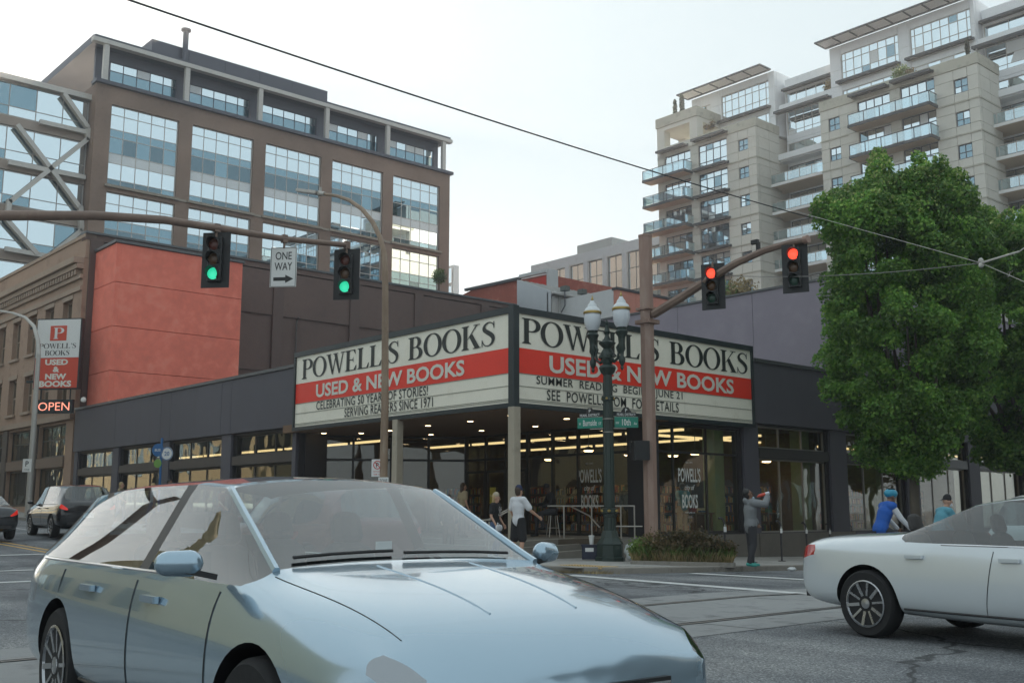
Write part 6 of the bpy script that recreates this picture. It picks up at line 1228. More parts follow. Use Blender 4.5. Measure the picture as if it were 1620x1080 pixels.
def person(label, loc, rz, H=1.75, pose=None, skin=SK1, wear=(), hair=None, look=(0, -1, 0), fem=False, group=None, face=True, hat=None, curl=.6, feet=True, shoes=CBLK):
    J = dict(STAND); J.update(pose or {}); J = {k: Vector(v) for k, v in J.items()}
    t = thing('person', label, 'person', loc, rz, group); s = H / 1.75; t.scale = (s, s, s); w_ = .90 if fem else 1.; X = Vector((1, 0, 0)); sid = (J['shL'] - J['shR']).normalized(); hsid = (J['hiL'] - J['hiR']).normalized()
    def limbs(q, e=0., reg=('torso', 'neck', 'head', 'arm', 'leg', 'hand', 'foot'), arm_t=1., leg_t=1., hood=False):
        if 'torso' in reg:
            mid = J['pel'].lerp(J['chest'], .5); up = (J['neck'] - J['pel']).normalized()
            caps(q, J['pel'] - up * .02, .125 + e, J['pel'] + up * .03, .118 + e, hsid, 1.28, .88 + (.06 if fem else 0)); caps(q, J['pel'], .115 + e, mid, .105 * w_ + e, hsid, 1.2, .86); caps(q, mid, .108 * w_ + e, J['chest'], .122 * w_ + e, sid, 1.26, .88)
            caps(q, J['chest'], .12 * w_ + e, J['chest'].lerp(J['neck'], .55), .10 + e, sid, 1.42, .82)
            for a in ('L', 'R'): caps(q, J['chest'].lerp(J['neck'], .75), .062 + e, J['sh' + a], .058 + e)
        if 'neck' in reg: caps(q, J['neck'] - Vector((0, 0, .05)), .058 + e, J['neck'].lerp(J['head'], .6), .050 + e)
        if 'head' in reg:
            h = J['head']; lk = Vector(look).normalized(); u = Vector((0, 0, 1)); u = (u - lk * lk.dot(u)).normalized(); sd_ = u.cross(lk).normalized()
            caps(q, h + u * .035 - lk * -.0, .088 + e, h + u * .055 - lk * .025, .090 + e, sd_, .84, 1.08); caps(q, h - u * .055 + lk * .035, .045 + e, h + u * .01 + lk * .02, .064 + e, sd_, .95, 1.)
            if e == 0:
                caps(q, h - u * .085 + lk * .07, .018, h - u * .08 + lk * .062, .024, sd_, 1.2, .8); caps(q, h + u * .025 + lk * .098, .010, h - u * .018 + lk * .115, .016, sd_, 1., .9)
                caps(q, h + u * .042 + lk * .088 + sd_ * .03, .012, h + u * .042 + lk * .088 - sd_ * .03, .012)
                for k in (-1, 1): caps(q, h + u * .025 + sd_ * .078 * k - lk * .005, .016, h - u * .015 + sd_ * .077 * k, .010, lk, 1.1, .5)
                caps(q, h - u * .048 + lk * .088 + sd_ * .016, .010, h - u * .048 + lk * .088 - sd_ * .016, .010)
        for a in ('L', 'R'):
            if 'arm' in reg:
                S_, E_, W_ = J['sh' + a], J['el' + a], J['wr' + a]
                if arm_t <= .5: caps(q, S_, .056 * w_ + e, S_.lerp(E_, arm_t * 2), .048 * w_ + e * 1.5)
                else: caps(q, S_, .054 * w_ + e, E_, .040 * w_ + e); caps(q, E_, .040 * w_ + e, E_.lerp(W_, (arm_t - .5) * 2), (.027 + .013 * (1 - (arm_t - .5) * 2)) * w_ + e)
            if 'leg' in reg:
                S_, E_, W_ = J['hi' + a], J['kn' + a], J['an' + a]
                if leg_t <= .5: caps(q, S_, .088 + e, S_.lerp(E_, leg_t * 2), .062 + e * 1.8)
                else: caps(q, S_, .086 + e, E_, .056 + e); caps(q, E_, .055 + e, E_.lerp(W_, .35 * min(1, (leg_t - .5) * 2)), .056 + e); caps(q, E_.lerp(W_, .3), .055 + e, E_.lerp(W_, (leg_t - .5) * 2), .036 + e)
            if 'hand' in reg:
                W_, E_ = J['wr' + a], J['el' + a]; d = (W_ - E_).normalized(); k = 1 if a == 'L' else -1; inn = Vector((-k, 0, 0)); inn = (inn - d * d.dot(inn)).normalized(); fw = d.cross(inn).normalized() * (1 if d.cross(inn).y < 0 else -1)
                pb_ = W_ + d * .03; pe_ = W_ + d * .085; caps(q, W_ - d * .01, .026, pb_, .028, fw, 1.1, .75); caps(q, pb_, .030, pe_, .032, fw, 1.25, .55)
                for i, L_ in enumerate((.070, .080, .074, .058)):
                    o = fw * (.030 - .0205 * i); c0 = pe_ + o * 1.05; c1 = c0 + (d * (1 - .25 * curl) + inn * .55 * curl).normalized() * L_ * .5; c2 = c1 + (d * (1 - curl) + inn * 1.1 * curl).normalized() * L_ * .5; caps(q, c0 - d * .02, .0098, c1, .0092, n=8); caps(q, c1, .0092, c2, .0078, n=8)
                th = pb_ + fw * .026; c1 = th + (d * .55 + fw * .6 + inn * .35).normalized() * .035; c2 = c1 + (d * .8 + fw * .15 + inn * .4).normalized() * .030; caps(q, th, .013, c1, .011, n=8); caps(q, c1, .011, c2, .009, n=8)
            if 'foot' in reg:
                A_ = J['an' + a]; K_ = J['kn' + a]; f = Vector((0, -1, 0)) if 'fdir' not in (pose or {}) else Vector(pose['fdir']); sl = A_.z < .2
                caps(q, A_ + Vector((0, 0, -.03)) - f * .03, .040 + e, A_ + f * .06 + Vector((0, 0, -.035)), .038 + e, Vector((1, 0, 0)), 1., .9); caps(q, A_ + f * .05 + Vector((0, 0, -.045)), .038 + e, A_ + f * .15 + Vector((0, 0, -.055)), .030 + e, None, 1., .8)
        return q
    fuse(limbs(M()), 'body', skin, t)
    for w0 in wear:
        nm, mt, reg, e, at, lt = w0; q = M(); limbs(q, e, reg, at, lt); fuse(q, nm, mt, t, .014, 3)
    if feet: q = M(); limbs(q, .010, ('foot',)); fuse(q, 'shoes', shoes, t, .013, 2)
    h = J['head']; lk = Vector(look).normalized(); u = (Vector((0, 0, 1)) - lk * lk.z).normalized(); sd_ = u.cross(lk).normalized()
    if face:
        q = M()
        for k in (-1, 1): caps(q, h + u * .022 + lk * .088 + sd_ * .031 * k, .009, h + u * .022 + lk * .0885 + sd_ * .032 * k, .009, n=8)
        q.build('eyes', EYE, t, smooth=True, local=True); q = M(); caps(q, h - u * .048 + lk * .0965 + sd_ * .02, .0045, h - u * .048 + lk * .0965 - sd_ * .02, .0045, n=6); q.build('mouth', LIP, t, smooth=True, local=True)
    if hair:
        hm, kind = hair; q = M(); caps(q, h + u * .06 - lk * .02, .092, h + u * .065 - lk * .03, .095, sd_, .90, 1.06)
        if kind in ('long', 'bob'): caps(q, h + u * .04 - lk * .05, .085, h - u * (.16 if kind == 'long' else .06) - lk * .06, .06, sd_, 1.1, .7)
        if kind == 'pony': caps(q, h + u * .05 - lk * .10, .03, h - u * .10 - lk * .13, .02)
        if kind == 'bun': caps(q, h + u * .13 - lk * .05, .035, h + u * .14 - lk * .05, .035)
        caps(q, h - lk * .045, .08, h - u * .03 - lk * .04, .068, sd_, .98, .8); fuse(q, 'hair', hm, t, .013, 2)
    if hat:
        hm, kind = hat; q = M(); bl_ = lk if kind != 'back' else -lk
        if kind == 'helmet':
            caps(q, h + u * .075 + lk * .03, .105, h + u * .075 - lk * .05, .102, sd_, .95, .9); fuse(q, 'helmet', hm, t, .013, 2); q = M()
            for k in (-1, 0, 1): q.bar(h + u * .165 + lk * .06 + sd_ * .04 * k, h + u * .165 - lk * .08 + sd_ * .04 * k, .018, .03)
            q.build('helmet_vents', CBLK, t, local=True)
        else:
            caps(q, h + u * .085 - lk * .005, .094, h + u * .09 - lk * .015, .093, sd_, .92, 1.1); caps(q, h + u * .062 + bl_ * .09, .05, h + u * .055 + bl_ * .14, .045, sd_, 1.2, .16); fuse(q, 'cap', hm, t, .011, 2)
    t['_j'] = 1; del t['_j']; return t, J, (h, lk, u, sd_)
TEE = lambda m, e=.014: ('shirt', m, ('torso', 'arm'), e, .32, 0)
LONG = lambda m, e=.018: ('jacket', m, ('torso', 'arm'), e, .97, 0)
PANTS = lambda m, e=.014: ('trousers', m, ('leg',), e, 0, .97)
HBL, HBK, HBR = mat('hair_blond', (.42, .30, .14), .6, .2, 30), mat('hair_black', (.012, .011, .011), .5, .1, 30), mat('hair_brown', (.05, .03, .018), .55, .2, 30)
WALKP = dict(knL=(.10, -.16, .50), anL=(.10, -.14, .10), knR=(-.10, .04, .50), anR=(-.10, .28, .17), elL=(.24, .12, 1.15), wrL=(.24, .10, .90), elR=(-.24, -.05, 1.14), wrR=(-.23, -.25, .96))
def at(px, depth): r_ = VH * depth + RT * ((px - CX) / F * depth / math.cos(PITCH) * math.cos(PITCH)); return CAM + r_
def facing(deg): return R(deg)
# local -Y is forward. view direction azimuth: forward (image depth) = 48.5+90.. ; 'right' in the picture = RT
def rz_dir(vx, vd):   # face picture-right by vx and away from the viewer by vd
    d = RT * vx + VH * vd; return math.atan2(d.y, d.x) + math.pi / 2
# man in white
P = at(820, 26.8); man, J, _ = person('man in white T-shirt, black shorts and navy cap seen from behind at the entrance steps', (P.x, P.y, walk(P.x, P.y)), rz_dir(.75, .65), 1.84, dict(elL=(.25, .0, 1.16), wrL=(.27, -.12, .93), elR=(-.28, -.14, 1.17), wrR=(-.30, -.38, 1.02), knR=(-.11, -.03, .5), anR=(-.11, .04, .09), knL=(.10, .04, .5), anL=(.12, .14, .09)), SK1, [('tshirt', CWHT, ('torso', 'arm'), .024, .36, 0), ('shorts', CBLK, ('leg',), .026, 0, .47)], (HBR, 'short'), (.1, -1, 0), hat=(CNAV, 'fore'), shoes=CWHT)
P = at(784, 27.6); wo, J, _ = person('blond woman in a black graphic T-shirt and jeans carrying a white bag', (P.x, P.y, walk(P.x, P.y)), rz_dir(.9, -.45), 1.68, dict(wrR=(-.27, -.16, .90), elR=(-.25, 0, 1.14), wrL=(.24, -.12, .92), knR=(-.09, -.12, .5), anR=(-.09, -.10, .09), anL=(.09, .2, .12)), SK1, [TEE(CBLK, .020), PANTS(CJEAN)], (HBL, 'long'), (.25, -1, -.05), fem=True, hat=(mat('cap_sand', (.42, .36, .26), .8), 'back'), shoes=CWHT)
q = M()
for i in range(40):
    rr = random.Random(i); a, b = rr.uniform(-.09, .09), rr.uniform(1.13, 1.38); q.box(a - .012, a + rr.uniform(.01, .03), -.147, -.141, b - .01, b + rr.uniform(.006, .02))
q.build('shirt_print', mat('print_grey', (.4, .38, .36), .8, 0), wo, local=True, kind='stuff')
bagt = thing('shoulder_bag', 'small white pouch bag held by the woman in the black T-shirt', 'bag', wo.location + Vector((0, 0, .0)), wo.rotation_euler.z); q = M(); caps(q, (-.36, -.24, .80), .075, (-.16, -.24, .80), .075, (0, 0, 1), 1.1, .45); fuse(q, 'bag', CWHT, bagt, .012, 3); q = M(); q.tube([(-.34, -.24, .86), (-.27, -.20, .93), (-.18, -.24, .86)], .008, 6); q.build('handle', CWHT, bagt, local=True)
# seated man on a stool
SP = Vector((-2.85, 4.05, PF)); SIT = dict(pel=(0, .10, .80), chest=(0, .06, 1.13), neck=(0, -.01, 1.32), head=(0, -.08, 1.44), shL=(.19, .02, 1.27), shR=(-.19, .02, 1.27), elL=(.25, -.06, 1.0), elR=(-.24, -.10, 1.0), wrL=(.14, -.26, .90), wrR=(-.14, -.34, .96), hiL=(.10, .06, .78), hiR=(-.10, .06, .78), knL=(.16, -.34, .70), knR=(-.13, -.36, .66), anL=(.15, -.26, .30), anR=(-.12, -.40, .10))
sit, J, _ = person('man in black cap and dark clothes sitting on a stool by the entrance glass', (SP.x, SP.y, SP.z), rz_dir(-1, -.25), 1.80, SIT, SK3, [LONG(CBLK, .022), PANTS(CDK, .018)], None, (0, -1, -.35), hat=(CBLK, 'fore'))
stl = thing('bar_stool', 'chrome bar stool under the seated man in black', 'stool', (SP.x, SP.y, SP.z), sit.rotation_euler.z); q = M(); q.lathe([(.15, .665), (.17, .68), (.17, .71), (.15, .72)], (0, .10, 0), 18); q.build('seat', CBLK, stl, local=True, smooth=True)
for a, b in ((-1, -1), (1, -1), (1, 1), (-1, 1)): q = M(); q.tube([(a * .10, .10 + b * .10, .67), (a * .17, .10 + b * .17, 0)], .013, 8); q.build('leg', STNL, stl, local=True, smooth=True)
q = M(); q.tube([(.17 * math.cos(R(30 * k)), .10 + .17 * math.sin(R(30 * k)), .28) for k in range(13)], .010, 8); q.build('foot_ring', STNL, stl, local=True, smooth=True)
# man in grey hoodie drinking
P = at(1182, 25.6); hd, J, hf = person('man in grey hoodie and black sweatpants tilting a bottle to drink by the bush', (P.x, P.y, walk(P.x, P.y)), rz_dir(.97, .1), 1.82, dict(head=(0, .03, 1.61), shR=(-.19, -.04, 1.43), shL=(.19, -.02, 1.44), elR=(-.22, -.28, 1.40), wrR=(-.06, -.40, 1.58), elL=(.24, -.10, 1.16), wrL=(.18, -.20, .98), anL=(.11, -.04, .09), anR=(-.12, .10, .09)), SK2, [('hoodie', CGRY, ('torso', 'arm'), .042, .97, 0), PANTS(CDK, .026)], (HBK, 'bun'), (0, -1, .35), shoes=mat('shoe_turquoise', (.05, .35, .30), .6, .2, 30))
q = M(); caps(q, (0, .07, 1.44), .085, (0, .10, 1.48), .075, (1, 0, 0), 1.3, .8); caps(q, (0, 0, .94), .165, (0, 0, .88), .16, (1, 0, 0), 1.15, .85); fuse(q, 'hood', CGRY, hd, .014, 3)
q = M(); caps(q, (0, -.075, 1.53), .05, (0, -.07, 1.52), .05, (1, 0, 0), 1., .7); fuse(q, 'lowered_mask', mat('mask_blue', (.35, .45, .52), .8), hd, .012, 2)
bt_ = thing('drink_bottle', 'red-labelled white bottle raised by the man in the grey hoodie', 'bottle', hd.location, hd.rotation_euler.z); q = M(); q.tube([(-.03, -.17, 1.63), (-.03, -.21, 1.65)], [.012, .02], 10); q.tube([(-.03, -.21, 1.65), (-.035, -.37, 1.70)], [.038, .040], 12); q.build('label', mat('bottle_red', (.55, .06, .03), .4), bt_, local=True); q = M(); q.tube([(-.035, -.371, 1.70), (-.04, -.47, 1.73)], [.040, .036], 12); q.build('bottle_base', CWHT, bt_, local=True)
# heads above the traffic on the Burnside pavement
def ped(px, Y, lab, **k):
    top = k.pop('top'); p = ony(px, top, Y); g = walk(p.x, Y); H = p.z - g; H = min(max(H, 1.5), 1.95); rz = k.pop('rz', rz_dir(1, -.2)); return person(lab, (p.x, Y, g), rz, H, k.pop('pose', WALKP), **k)
ped(268, -1.5, 'dark-haired man in sunglasses and a black shirt walking along the left pavement', top=755, skin=SK2, wear=[TEE(CBLK), PANTS(CDK)], hair=(HBK, 'short'))
ped(243, -1.3, 'blond woman in white beside the bus stop, left of the man in sunglasses', top=764, skin=SK1, wear=[TEE(CWHT), PANTS(CJEAN)], hair=(HBL, 'long'), fem=True, rz=rz_dir(-1, -.1))
ped(192, -1.2, 'fair-haired passer-by farthest left on the pavement, near the black SUV', top=762, skin=SK1, wear=[TEE(CTAN), PANTS(CJEAN)], hair=(HBL, 'bob'), rz=rz_dir(1, 0))
ped(352, -1.3, 'brown-haired passer-by in dark red behind the slate-blue hatchback roof', top=768, skin=SK1, wear=[TEE(cloth('dark_red', (.18, .03, .03))), PANTS(CDK)], hair=(HBR, 'bob'), fem=True)
ped(532, -1.4, 'dark-haired man whose head shows above the hatchback, left of the no-parking sign', top=757, skin=SK1, wear=[TEE(CDK), PANTS(CJEAN)], hair=(HBR, 'short'), rz=rz_dir(.3, -1))
ped(710, .1, 'person with black hair and a black face mask behind the slate-blue hatchback', top=782, skin=SK1, wear=[LONG(CBLK), PANTS(CBLK)], hair=(HBK, 'bob'), rz=rz_dir(.1, -1), fem=True)
P = at(733, 33); person('long-haired woman in a pale top standing by the shop doors', (P.x, P.y, PF), rz_dir(.8, .5), 1.66, None, SK1, [TEE(CTAN), PANTS(CDK)], (HBR, 'long'), fem=True)
P = onx(1080, 800, -1.4); person('person in a teal shirt and grey cap inside, behind the lettered window', (P.x, P.y, PF), rz_dir(-.3, 1), 1.72, None, SK1, [TEE(CTEAL, .035), PANTS(CTAN, .03)], (HBR, 'short'), hat=(CGRY, 'fore'))
P = at(990, 35.5); person('person in khaki trousers browsing behind glass right of the lamp post', (P.x, P.y, PF), rz_dir(.5, .8), 1.72, None, SK1, [LONG(CDK), PANTS(CTAN, .03)], (HBR, 'short'))
P = onx(1290, 800, -1.9); person('person in a white tank top inside the tall window right of the marquee', (P.x, P.y, PF), rz_dir(-1, .2), 1.68, None, SK1, [('tank_top', CWHT, ('torso',), .012, 0, 0), PANTS(CJEAN)], (HBK, 'bob'), fem=True)
# cyclists on 10th
RIM = mat('bike_rim', (.25, .25, .25), .4, 0, metal=.7); TYR = mat('tyre_rubber', (.014, .014, .015), .85, .1, 20)
def bike(lab, loc, rz, col):
    t = thing('bicycle', lab, 'bicycle', loc, rz); BF = mat('bike_' + lab[:5], col, .4, 0)
    for nm, y in (('wheel', .52), ('wheel', -.52)):
        q = M(); q.tube([(0, y + .33 * math.cos(R(15 * k)), .345 + .33 * math.sin(R(15 * k))) for k in range(25)], .018, 8, cap=False); wh = q.build(nm, TYR, t, local=True, smooth=True)
        q = M(); q.tube([(0, y + .31 * math.cos(R(15 * k)), .345 + .31 * math.sin(R(15 * k))) for k in range(25)], .011, 6, cap=False); q.lathe([(.025, -.03), (.025, .03)], (0, y, .345), 10, axis='x')
        for k in range(12): a = R(30 * k); q.tube([(0, y, .345), (0, y + .31 * math.cos(a), .345 + .31 * math.sin(a))], .0018, 4)
        q.build('rim', RIM, wh, local=True)
    bbk = (0, .08, .29); st_ = (0, .22, .86); hd_ = (0, -.36, .86); h2 = (0, -.39, .74); q = M()
    for a, b, r_ in ((bbk, st_, .016), (st_, hd_, .016), (bbk, h2, .019), (hd_, h2, .019), (bbk, (0, .52, .345), .010), ((0, .20, .80), (0, .52, .345), .009), (h2, (0, -.52, .345), .013)): q.tube([a, b], r_, 8)
    q.build('frame', BF, t, local=True, smooth=True); q = M(); q.tube([hd_, (0, -.40, .98)], .014, 8); q.tube([(-.28, -.34, 1.0), (-.15, -.42, 1.0), (.15, -.42, 1.0), (.28, -.34, 1.0)], .013, 8); q.build('handlebar', CBLK, t, local=True); q = M(); q.tube([st_, (0, .24, .96)], .013, 8); q.bbox(-.06, .06, .12, .38, .96, 1.0, .02); q.build('saddle', CBLK, t, local=True)
    q = M(); q.lathe([(.09, .03), (.09, .035)], bbk, 16, axis='x'); q.bar((.05, .08, .29), (.05, -.02, .17), .015); q.bar((-.05, .08, .29), (-.05, .18, .41), .015); q.bar((.03, -.02, .17), (.12, -.02, .17), .08, .02); q.bar((-.12, .18, .41), (-.03, .18, .41), .08, .02); q.build('crank', RIM, t, local=True); return t
RIDE = dict(pel=(0, .22, 1.06), chest=(0, .10, 1.37), neck=(0, .02, 1.55), head=(0, -.05, 1.67), shL=(.18, .04, 1.49), shR=(-.18, .04, 1.49), elL=(.25, -.10, 1.24), elR=(-.25, -.10, 1.24), wrL=(.24, -.30, 1.04), wrR=(-.24, -.30, 1.04), hiL=(.09, .20, 1.02), hiR=(-.09, .20, 1.02), knL=(.11, -.10, .70), knR=(-.11, -.20, .84), anL=(.09, .02, .27), anR=(-.09, .12, .50))
for px, dp, lab, bl_, sk, wr, hr, ht, tp in ((1400, 21.8, 'cyclist in blue helmet, white sleeves and royal blue vest', 'black bicycle ridden by the cyclist in the blue vest', SK2, [LONG(CWHT, .016), ('vest', CBLU, ('torso',), .034, 0, 0), PANTS(CDK)], None, (mat('helmet_teal', (.03, .28, .42), .3), 'helmet'), 775), (1488, 21.5, 'masked cyclist in a teal jacket and dark beanie, rightmost of the two cyclists', 'silver bicycle ridden by the cyclist in the teal jacket', SK1, [LONG(CTEAL, .028), PANTS(CDK)], None, (CBLK, 'back'), 784)):
    P = at(px, dp); g = gz(P.x, P.y); H = min(1.9, (CAM.z + (808 - tp) / F * dp - g) / 1.82 * 1.75); rz = rz_dir(1, .2)
    b_ = bike(bl_, (P.x, P.y, g), rz, (.02, .02, .02) if px < 1450 else (.3, .3, .32)); c_, J, (h, lk, u, sdd) = person(lab, (P.x, P.y, g), rz, H, RIDE, sk, wr, hr, (0, -1, -.05), hat=ht); b_.scale = (H / 1.75,) * 3
    if px > 1450: q = M(); caps(q, h - u * .04 + lk * .06, .05, h - u * .05 + lk * .05, .05, sdd, 1.1, .9); fuse(q, 'face_mask', CWHT, c_, .012, 2)
# =================================================================== vehicles
def paint(name, col, metal=.55, rough=.24, coat=.8):
    m = mat(name, col, rough, 0, metal=metal, coat=coat); n = m.node_tree; N = n.nodes; L = n.links; b = N['Principled BSDF']
    ge = N.new('ShaderNodeNewGeometry'); d = N.new('ShaderNodeBsdfDiffuse'); d.inputs[0].default_value = (.035, .034, .033, 1)      # cabin side of the sheet metal is dark trim
    ms = N.new('ShaderNodeMixShader'); L.new(ge.outputs['Backfacing'], ms.inputs[0]); L.new(b.outputs[0], ms.inputs[1]); L.new(d.outputs[0], ms.inputs[2]); L.new(ms.outputs[0], N['Material Output'].inputs[0])
    tc = N.new('ShaderNodeNewGeometry'); no = N.new('ShaderNodeTexNoise'); no.inputs['Scale'].default_value = 2.2; no.inputs['Detail'].default_value = 8; L.new(tc.outputs['Position'], no.inputs['Vector'])
    mr = N.new('ShaderNodeMapRange'); mr.inputs[1].default_value = .35; mr.inputs[2].default_value = .75; mr.inputs[3].default_value = rough * .95; mr.inputs[4].default_value = rough * 1.15; L.new(no.outputs['Fac'], mr.inputs[0]); L.new(mr.outputs[0], b.inputs['Roughness'])
    return m
CARG = clear_glass('car_glass', (.55, .63, .64), .08); CARG2 = clear_glass('car_glass_coated', (.62, .72, .75), .10); CARP = mat('car_black_trim', (.014, .014, .015), .45, 0); CHR = mat('chrome', (.65, .65, .66), .12, 0, metal=1.)
SEAT = mat('car_seat', (.045, .042, .04), .8, .1, 8); ALLOY = mat('alloy_wheel', (.42, .43, .45), .28, .05, 9, metal=.9); TAIL = mat('tail_light_red', (.42, .012, .01), .15, 0, coat=1.); HEADG = mat('headlight_lens', (.30, .32, .34), .10, 0, metal=.95, coat=1.); AMB = mat('indicator_amber', (.6, .22, .04), .2, 0, coat=1.)
TAILON = mat('tail_light_lit', (.8, .03, .02), .2, 0, emit=(1, .05, .03), estr=.12)
SEDAN = dict(st=[(-2.37, .44, .60, .58, .72, .56, .77, .42, .79), (-2.31, .31, .80, .58, .88, .76, .945, .60, .965), (-2.05, .24, .875, .58, .935, .82, .995, .68, 1.02), (-1.62, .22, .90, .58, .95, .84, 1.03, .70, 1.06), (-1.02, .20, .91, .58, .95, .85, 1.315, .57, 1.36),
    (-.55, .20, .91, .58, .945, .85, 1.365, .595, 1.41), (-.10, .20, .91, .58, .94, .85, 1.38, .605, 1.43), (.00, .20, .91, .58, .938, .85, 1.38, .605, 1.43), (.42, .20, .91, .58, .93, .85, 1.355, .60, 1.405), (1.18, .20, .905, .58, .915, .83, .985, .70, 1.01),
    (1.70, .22, .90, .57, .87, .80, .915, .62, .945), (2.12, .24, .85, .54, .77, .75, .82, .54, .845), (2.31, .30, .74, .50, .66, .63, .70, .42, .715), (2.37, .42, .56, .49, .58, .47, .61, .30, .62)],
    side=[(3, 4), (4, 5), (5, 6), (7, 8), (8, 9)], ws=(8, 9), rg=(3, 4), wb=1.38, wr=.335)
SEDAN2 = dict(SEDAN); SEDAN2['st'] = [(x + {3: .62, 4: .72, 5: .60, 6: .45, 7: .45, 8: .30, 9: .15}.get(i, 0), *r_) for i, (x, *r_) in enumerate(SEDAN['st'])]
HATCH = dict(SEDAN); HATCH['st'] = [SEDAN['st'][0], SEDAN['st'][1], (-2.22, .24, .875, .58, .935, .82, .99, .70, 1.01), (-2.08, .22, .90, .58, .95, .84, 1.05, .72, 1.08), (-1.72, .20, .91, .58, .95, .85, 1.335, .60, 1.39), (-1.0, .20, .91, .58, .945, .85, 1.38, .61, 1.43)] + SEDAN['st'][6:]
SUV = dict(st=[(-2.25, .52, .66, .72, .92, .64, 1.0, .56, 1.02), (-2.20, .40, .84, .72, 1.04, .80, 1.10, .72, 1.12), (-2.12, .32, .89, .72, 1.07, .84, 1.14, .76, 1.16), (-1.88, .30, .91, .72, 1.07, .86, 1.60, .66, 1.65), (-1.62, .30, .92, .72, 1.07, .87, 1.635, .68, 1.69),
    (-.95, .28, .92, .72, 1.06, .87, 1.65, .69, 1.71), (-.15, .28, .92, .72, 1.05, .87, 1.65, .69, 1.71), (-.05, .28, .92, .72, 1.05, .87, 1.65, .69, 1.71), (.55, .28, .92, .72, 1.04, .87, 1.61, .67, 1.665), (1.22, .28, .915, .70, 1.03, .85, 1.12, .74, 1.15),
    (1.75, .30, .91, .68, .99, .82, 1.04, .66, 1.07), (2.10, .32, .86, .64, .88, .77, .95, .58, .97), (2.24, .38, .76, .60, .76, .66, .80, .45, .82), (2.29, .48, .60, .58, .66, .5, .70, .34, .71)],
    side=[(4, 5), (5, 6), (7, 8), (8, 9)], ws=(8, 9), rg=(2, 3), wb=1.34, wr=.36)
def car(name, label, cat_, loc, rz, spec, pm, sub=2, detail=True, lit=False, glass=CARG, plate_t=None, pitch=0., scale=1.):
    t = thing(name, label, cat_, loc, rz); t.rotation_euler.y = pitch; t.scale = (scale,) * 3; st = spec['st']; n = len(st); bm = bmesh.new(); cl = bm.edges.layers.float.new('crease_edge'); rings = []
    for (x, zb, w_, zm, zbl, wb, ze, we, zt_) in st:
        half = [(0, zb), (w_ * .80, zb), (w_ * .985, zb + .09), (w_ * 1.005, zm), (w_ * .985, (zm + zbl) / 2 + .03), (wb, zbl), (we, ze), (we * .55, zt_ - (zt_ - ze) * .2), (0, zt_)]
        pts = [(y, z) for y, z in half] + [(-y, z) for y, z in half[-2:0:-1]]; rings.append([bm.verts.new((x, y, z)) for y, z in pts])
    m = len(rings[0]); NH = 8
    def strip(k): return k if k < NH else m - 1 - k
    for i in range(n - 1):
        for k in range(m):
            f = bm.faces.new((rings[i][k], rings[i + 1][k], rings[i + 1][(k + 1) % m], rings[i][(k + 1) % m])); s = strip(k); mi = 0
            if s == 5 and (i, i + 1) in spec['side']: mi = 1
            if s == 5 and i in (6,): mi = 2
            if s in (6, 7) and (i, i + 1) == spec['ws']: mi = 3
            if s in (6, 7) and (i, i + 1) == spec['rg']: mi = 4
            if s == 4 and i == 11: mi = 6
            if s == 4 and i in (0, 1): mi = 7
            f.material_index = mi
    bm.faces.new(rings[0]); bm.faces.new(rings[-1][::-1]); bmesh.ops.recalc_face_normals(bm, faces=bm.faces)
    for e in bm.edges:
        ms_ = {f.material_index for f in e.link_faces}
        if len(ms_) > 1: e[cl] = .85
    me = bpy.data.meshes.new('tmp'); bm.to_mesh(me); bm.free()
    slots = [pm, glass, CARP, glass, glass, CARP, HEADG, TAILON if lit else TAIL]
    for s in slots: me.materials.append(s)
    o = bpy.data.objects.new('tmp', me); COL.objects.link(o); ss = o.modifiers.new('s', 'SUBSURF'); ss.levels = sub; ss.render_levels = sub; cut = []
    for x in (-spec['wb'], spec['wb']):
        for y in (-1, 1):
            q = M(); q.lathe([(spec['wr'] + .055, y * .50), (spec['wr'] + .055, y * 1.15)], (x, 0, spec['wr']), 40, axis='y'); q.cur = 5; q.mi = [5] * len(q.f); cm = q.mesh('cut', slots); c = bpy.data.objects.new('cut', cm); COL.objects.link(c); cut.append(c)
            b = o.modifiers.new('b', 'BOOLEAN'); b.operation = 'DIFFERENCE'; b.object = c; b.solver = 'EXACT'
    bpy.context.view_layer.update(); res = bpy.data.meshes.new_from_object(o.evaluated_get(bpy.context.evaluated_depsgraph_get()))
    for c in cut: bpy.data.objects.remove(c)
    bpy.data.objects.remove(o)
    bm = bmesh.new(); bm.from_mesh(res); bv = BVHTree.FromBMesh(bm)
    nm_ = {0: 'body', 1: 'side_window', 2: 'door_pillar', 3: 'windscreen', 4: 'rear_window', 5: 'wheel_arch', 6: 'headlight', 7: 'tail_light'}
    parts = {}
    for mi in range(8):
        groups = [None]
        if mi in (1, 2, 6, 7): groups = [1, -1]
        if mi == 5: groups = [(1, 1), (1, -1), (-1, 1), (-1, -1)]
        for g in groups:
            b2 = bm.copy(); b2.faces.ensure_lookup_table(); kill = [f for f in b2.faces if f.material_index != mi or (g and ((f.calc_center_median().y > 0) != (g > 0) if not isinstance(g, tuple) else ((f.calc_center_median().y > 0) != (g[0] > 0) or (f.calc_center_median().x > 0) != (g[1] > 0))))]
            bmesh.ops.delete(b2, geom=kill, context='FACES')
            if not b2.faces: b2.free(); continue
            mm = bpy.data.meshes.new(nm_[mi]); b2.to_mesh(mm); b2.free(); mm.materials.clear(); mm.materials.append(slots[mi]); mm.polygons.foreach_set('material_index', [0] * len(mm.polygons)); mm.polygons.foreach_set('use_smooth', [True] * len(mm.polygons)); mm.update()
            try: mm.set_sharp_from_angle(angle=R(38))
            except Exception: pass
            p = bpy.data.objects.new(nm_[mi], mm); _link(p, t, (0, 0, 0), True); parts.setdefault(mi, p)
    bm.free()
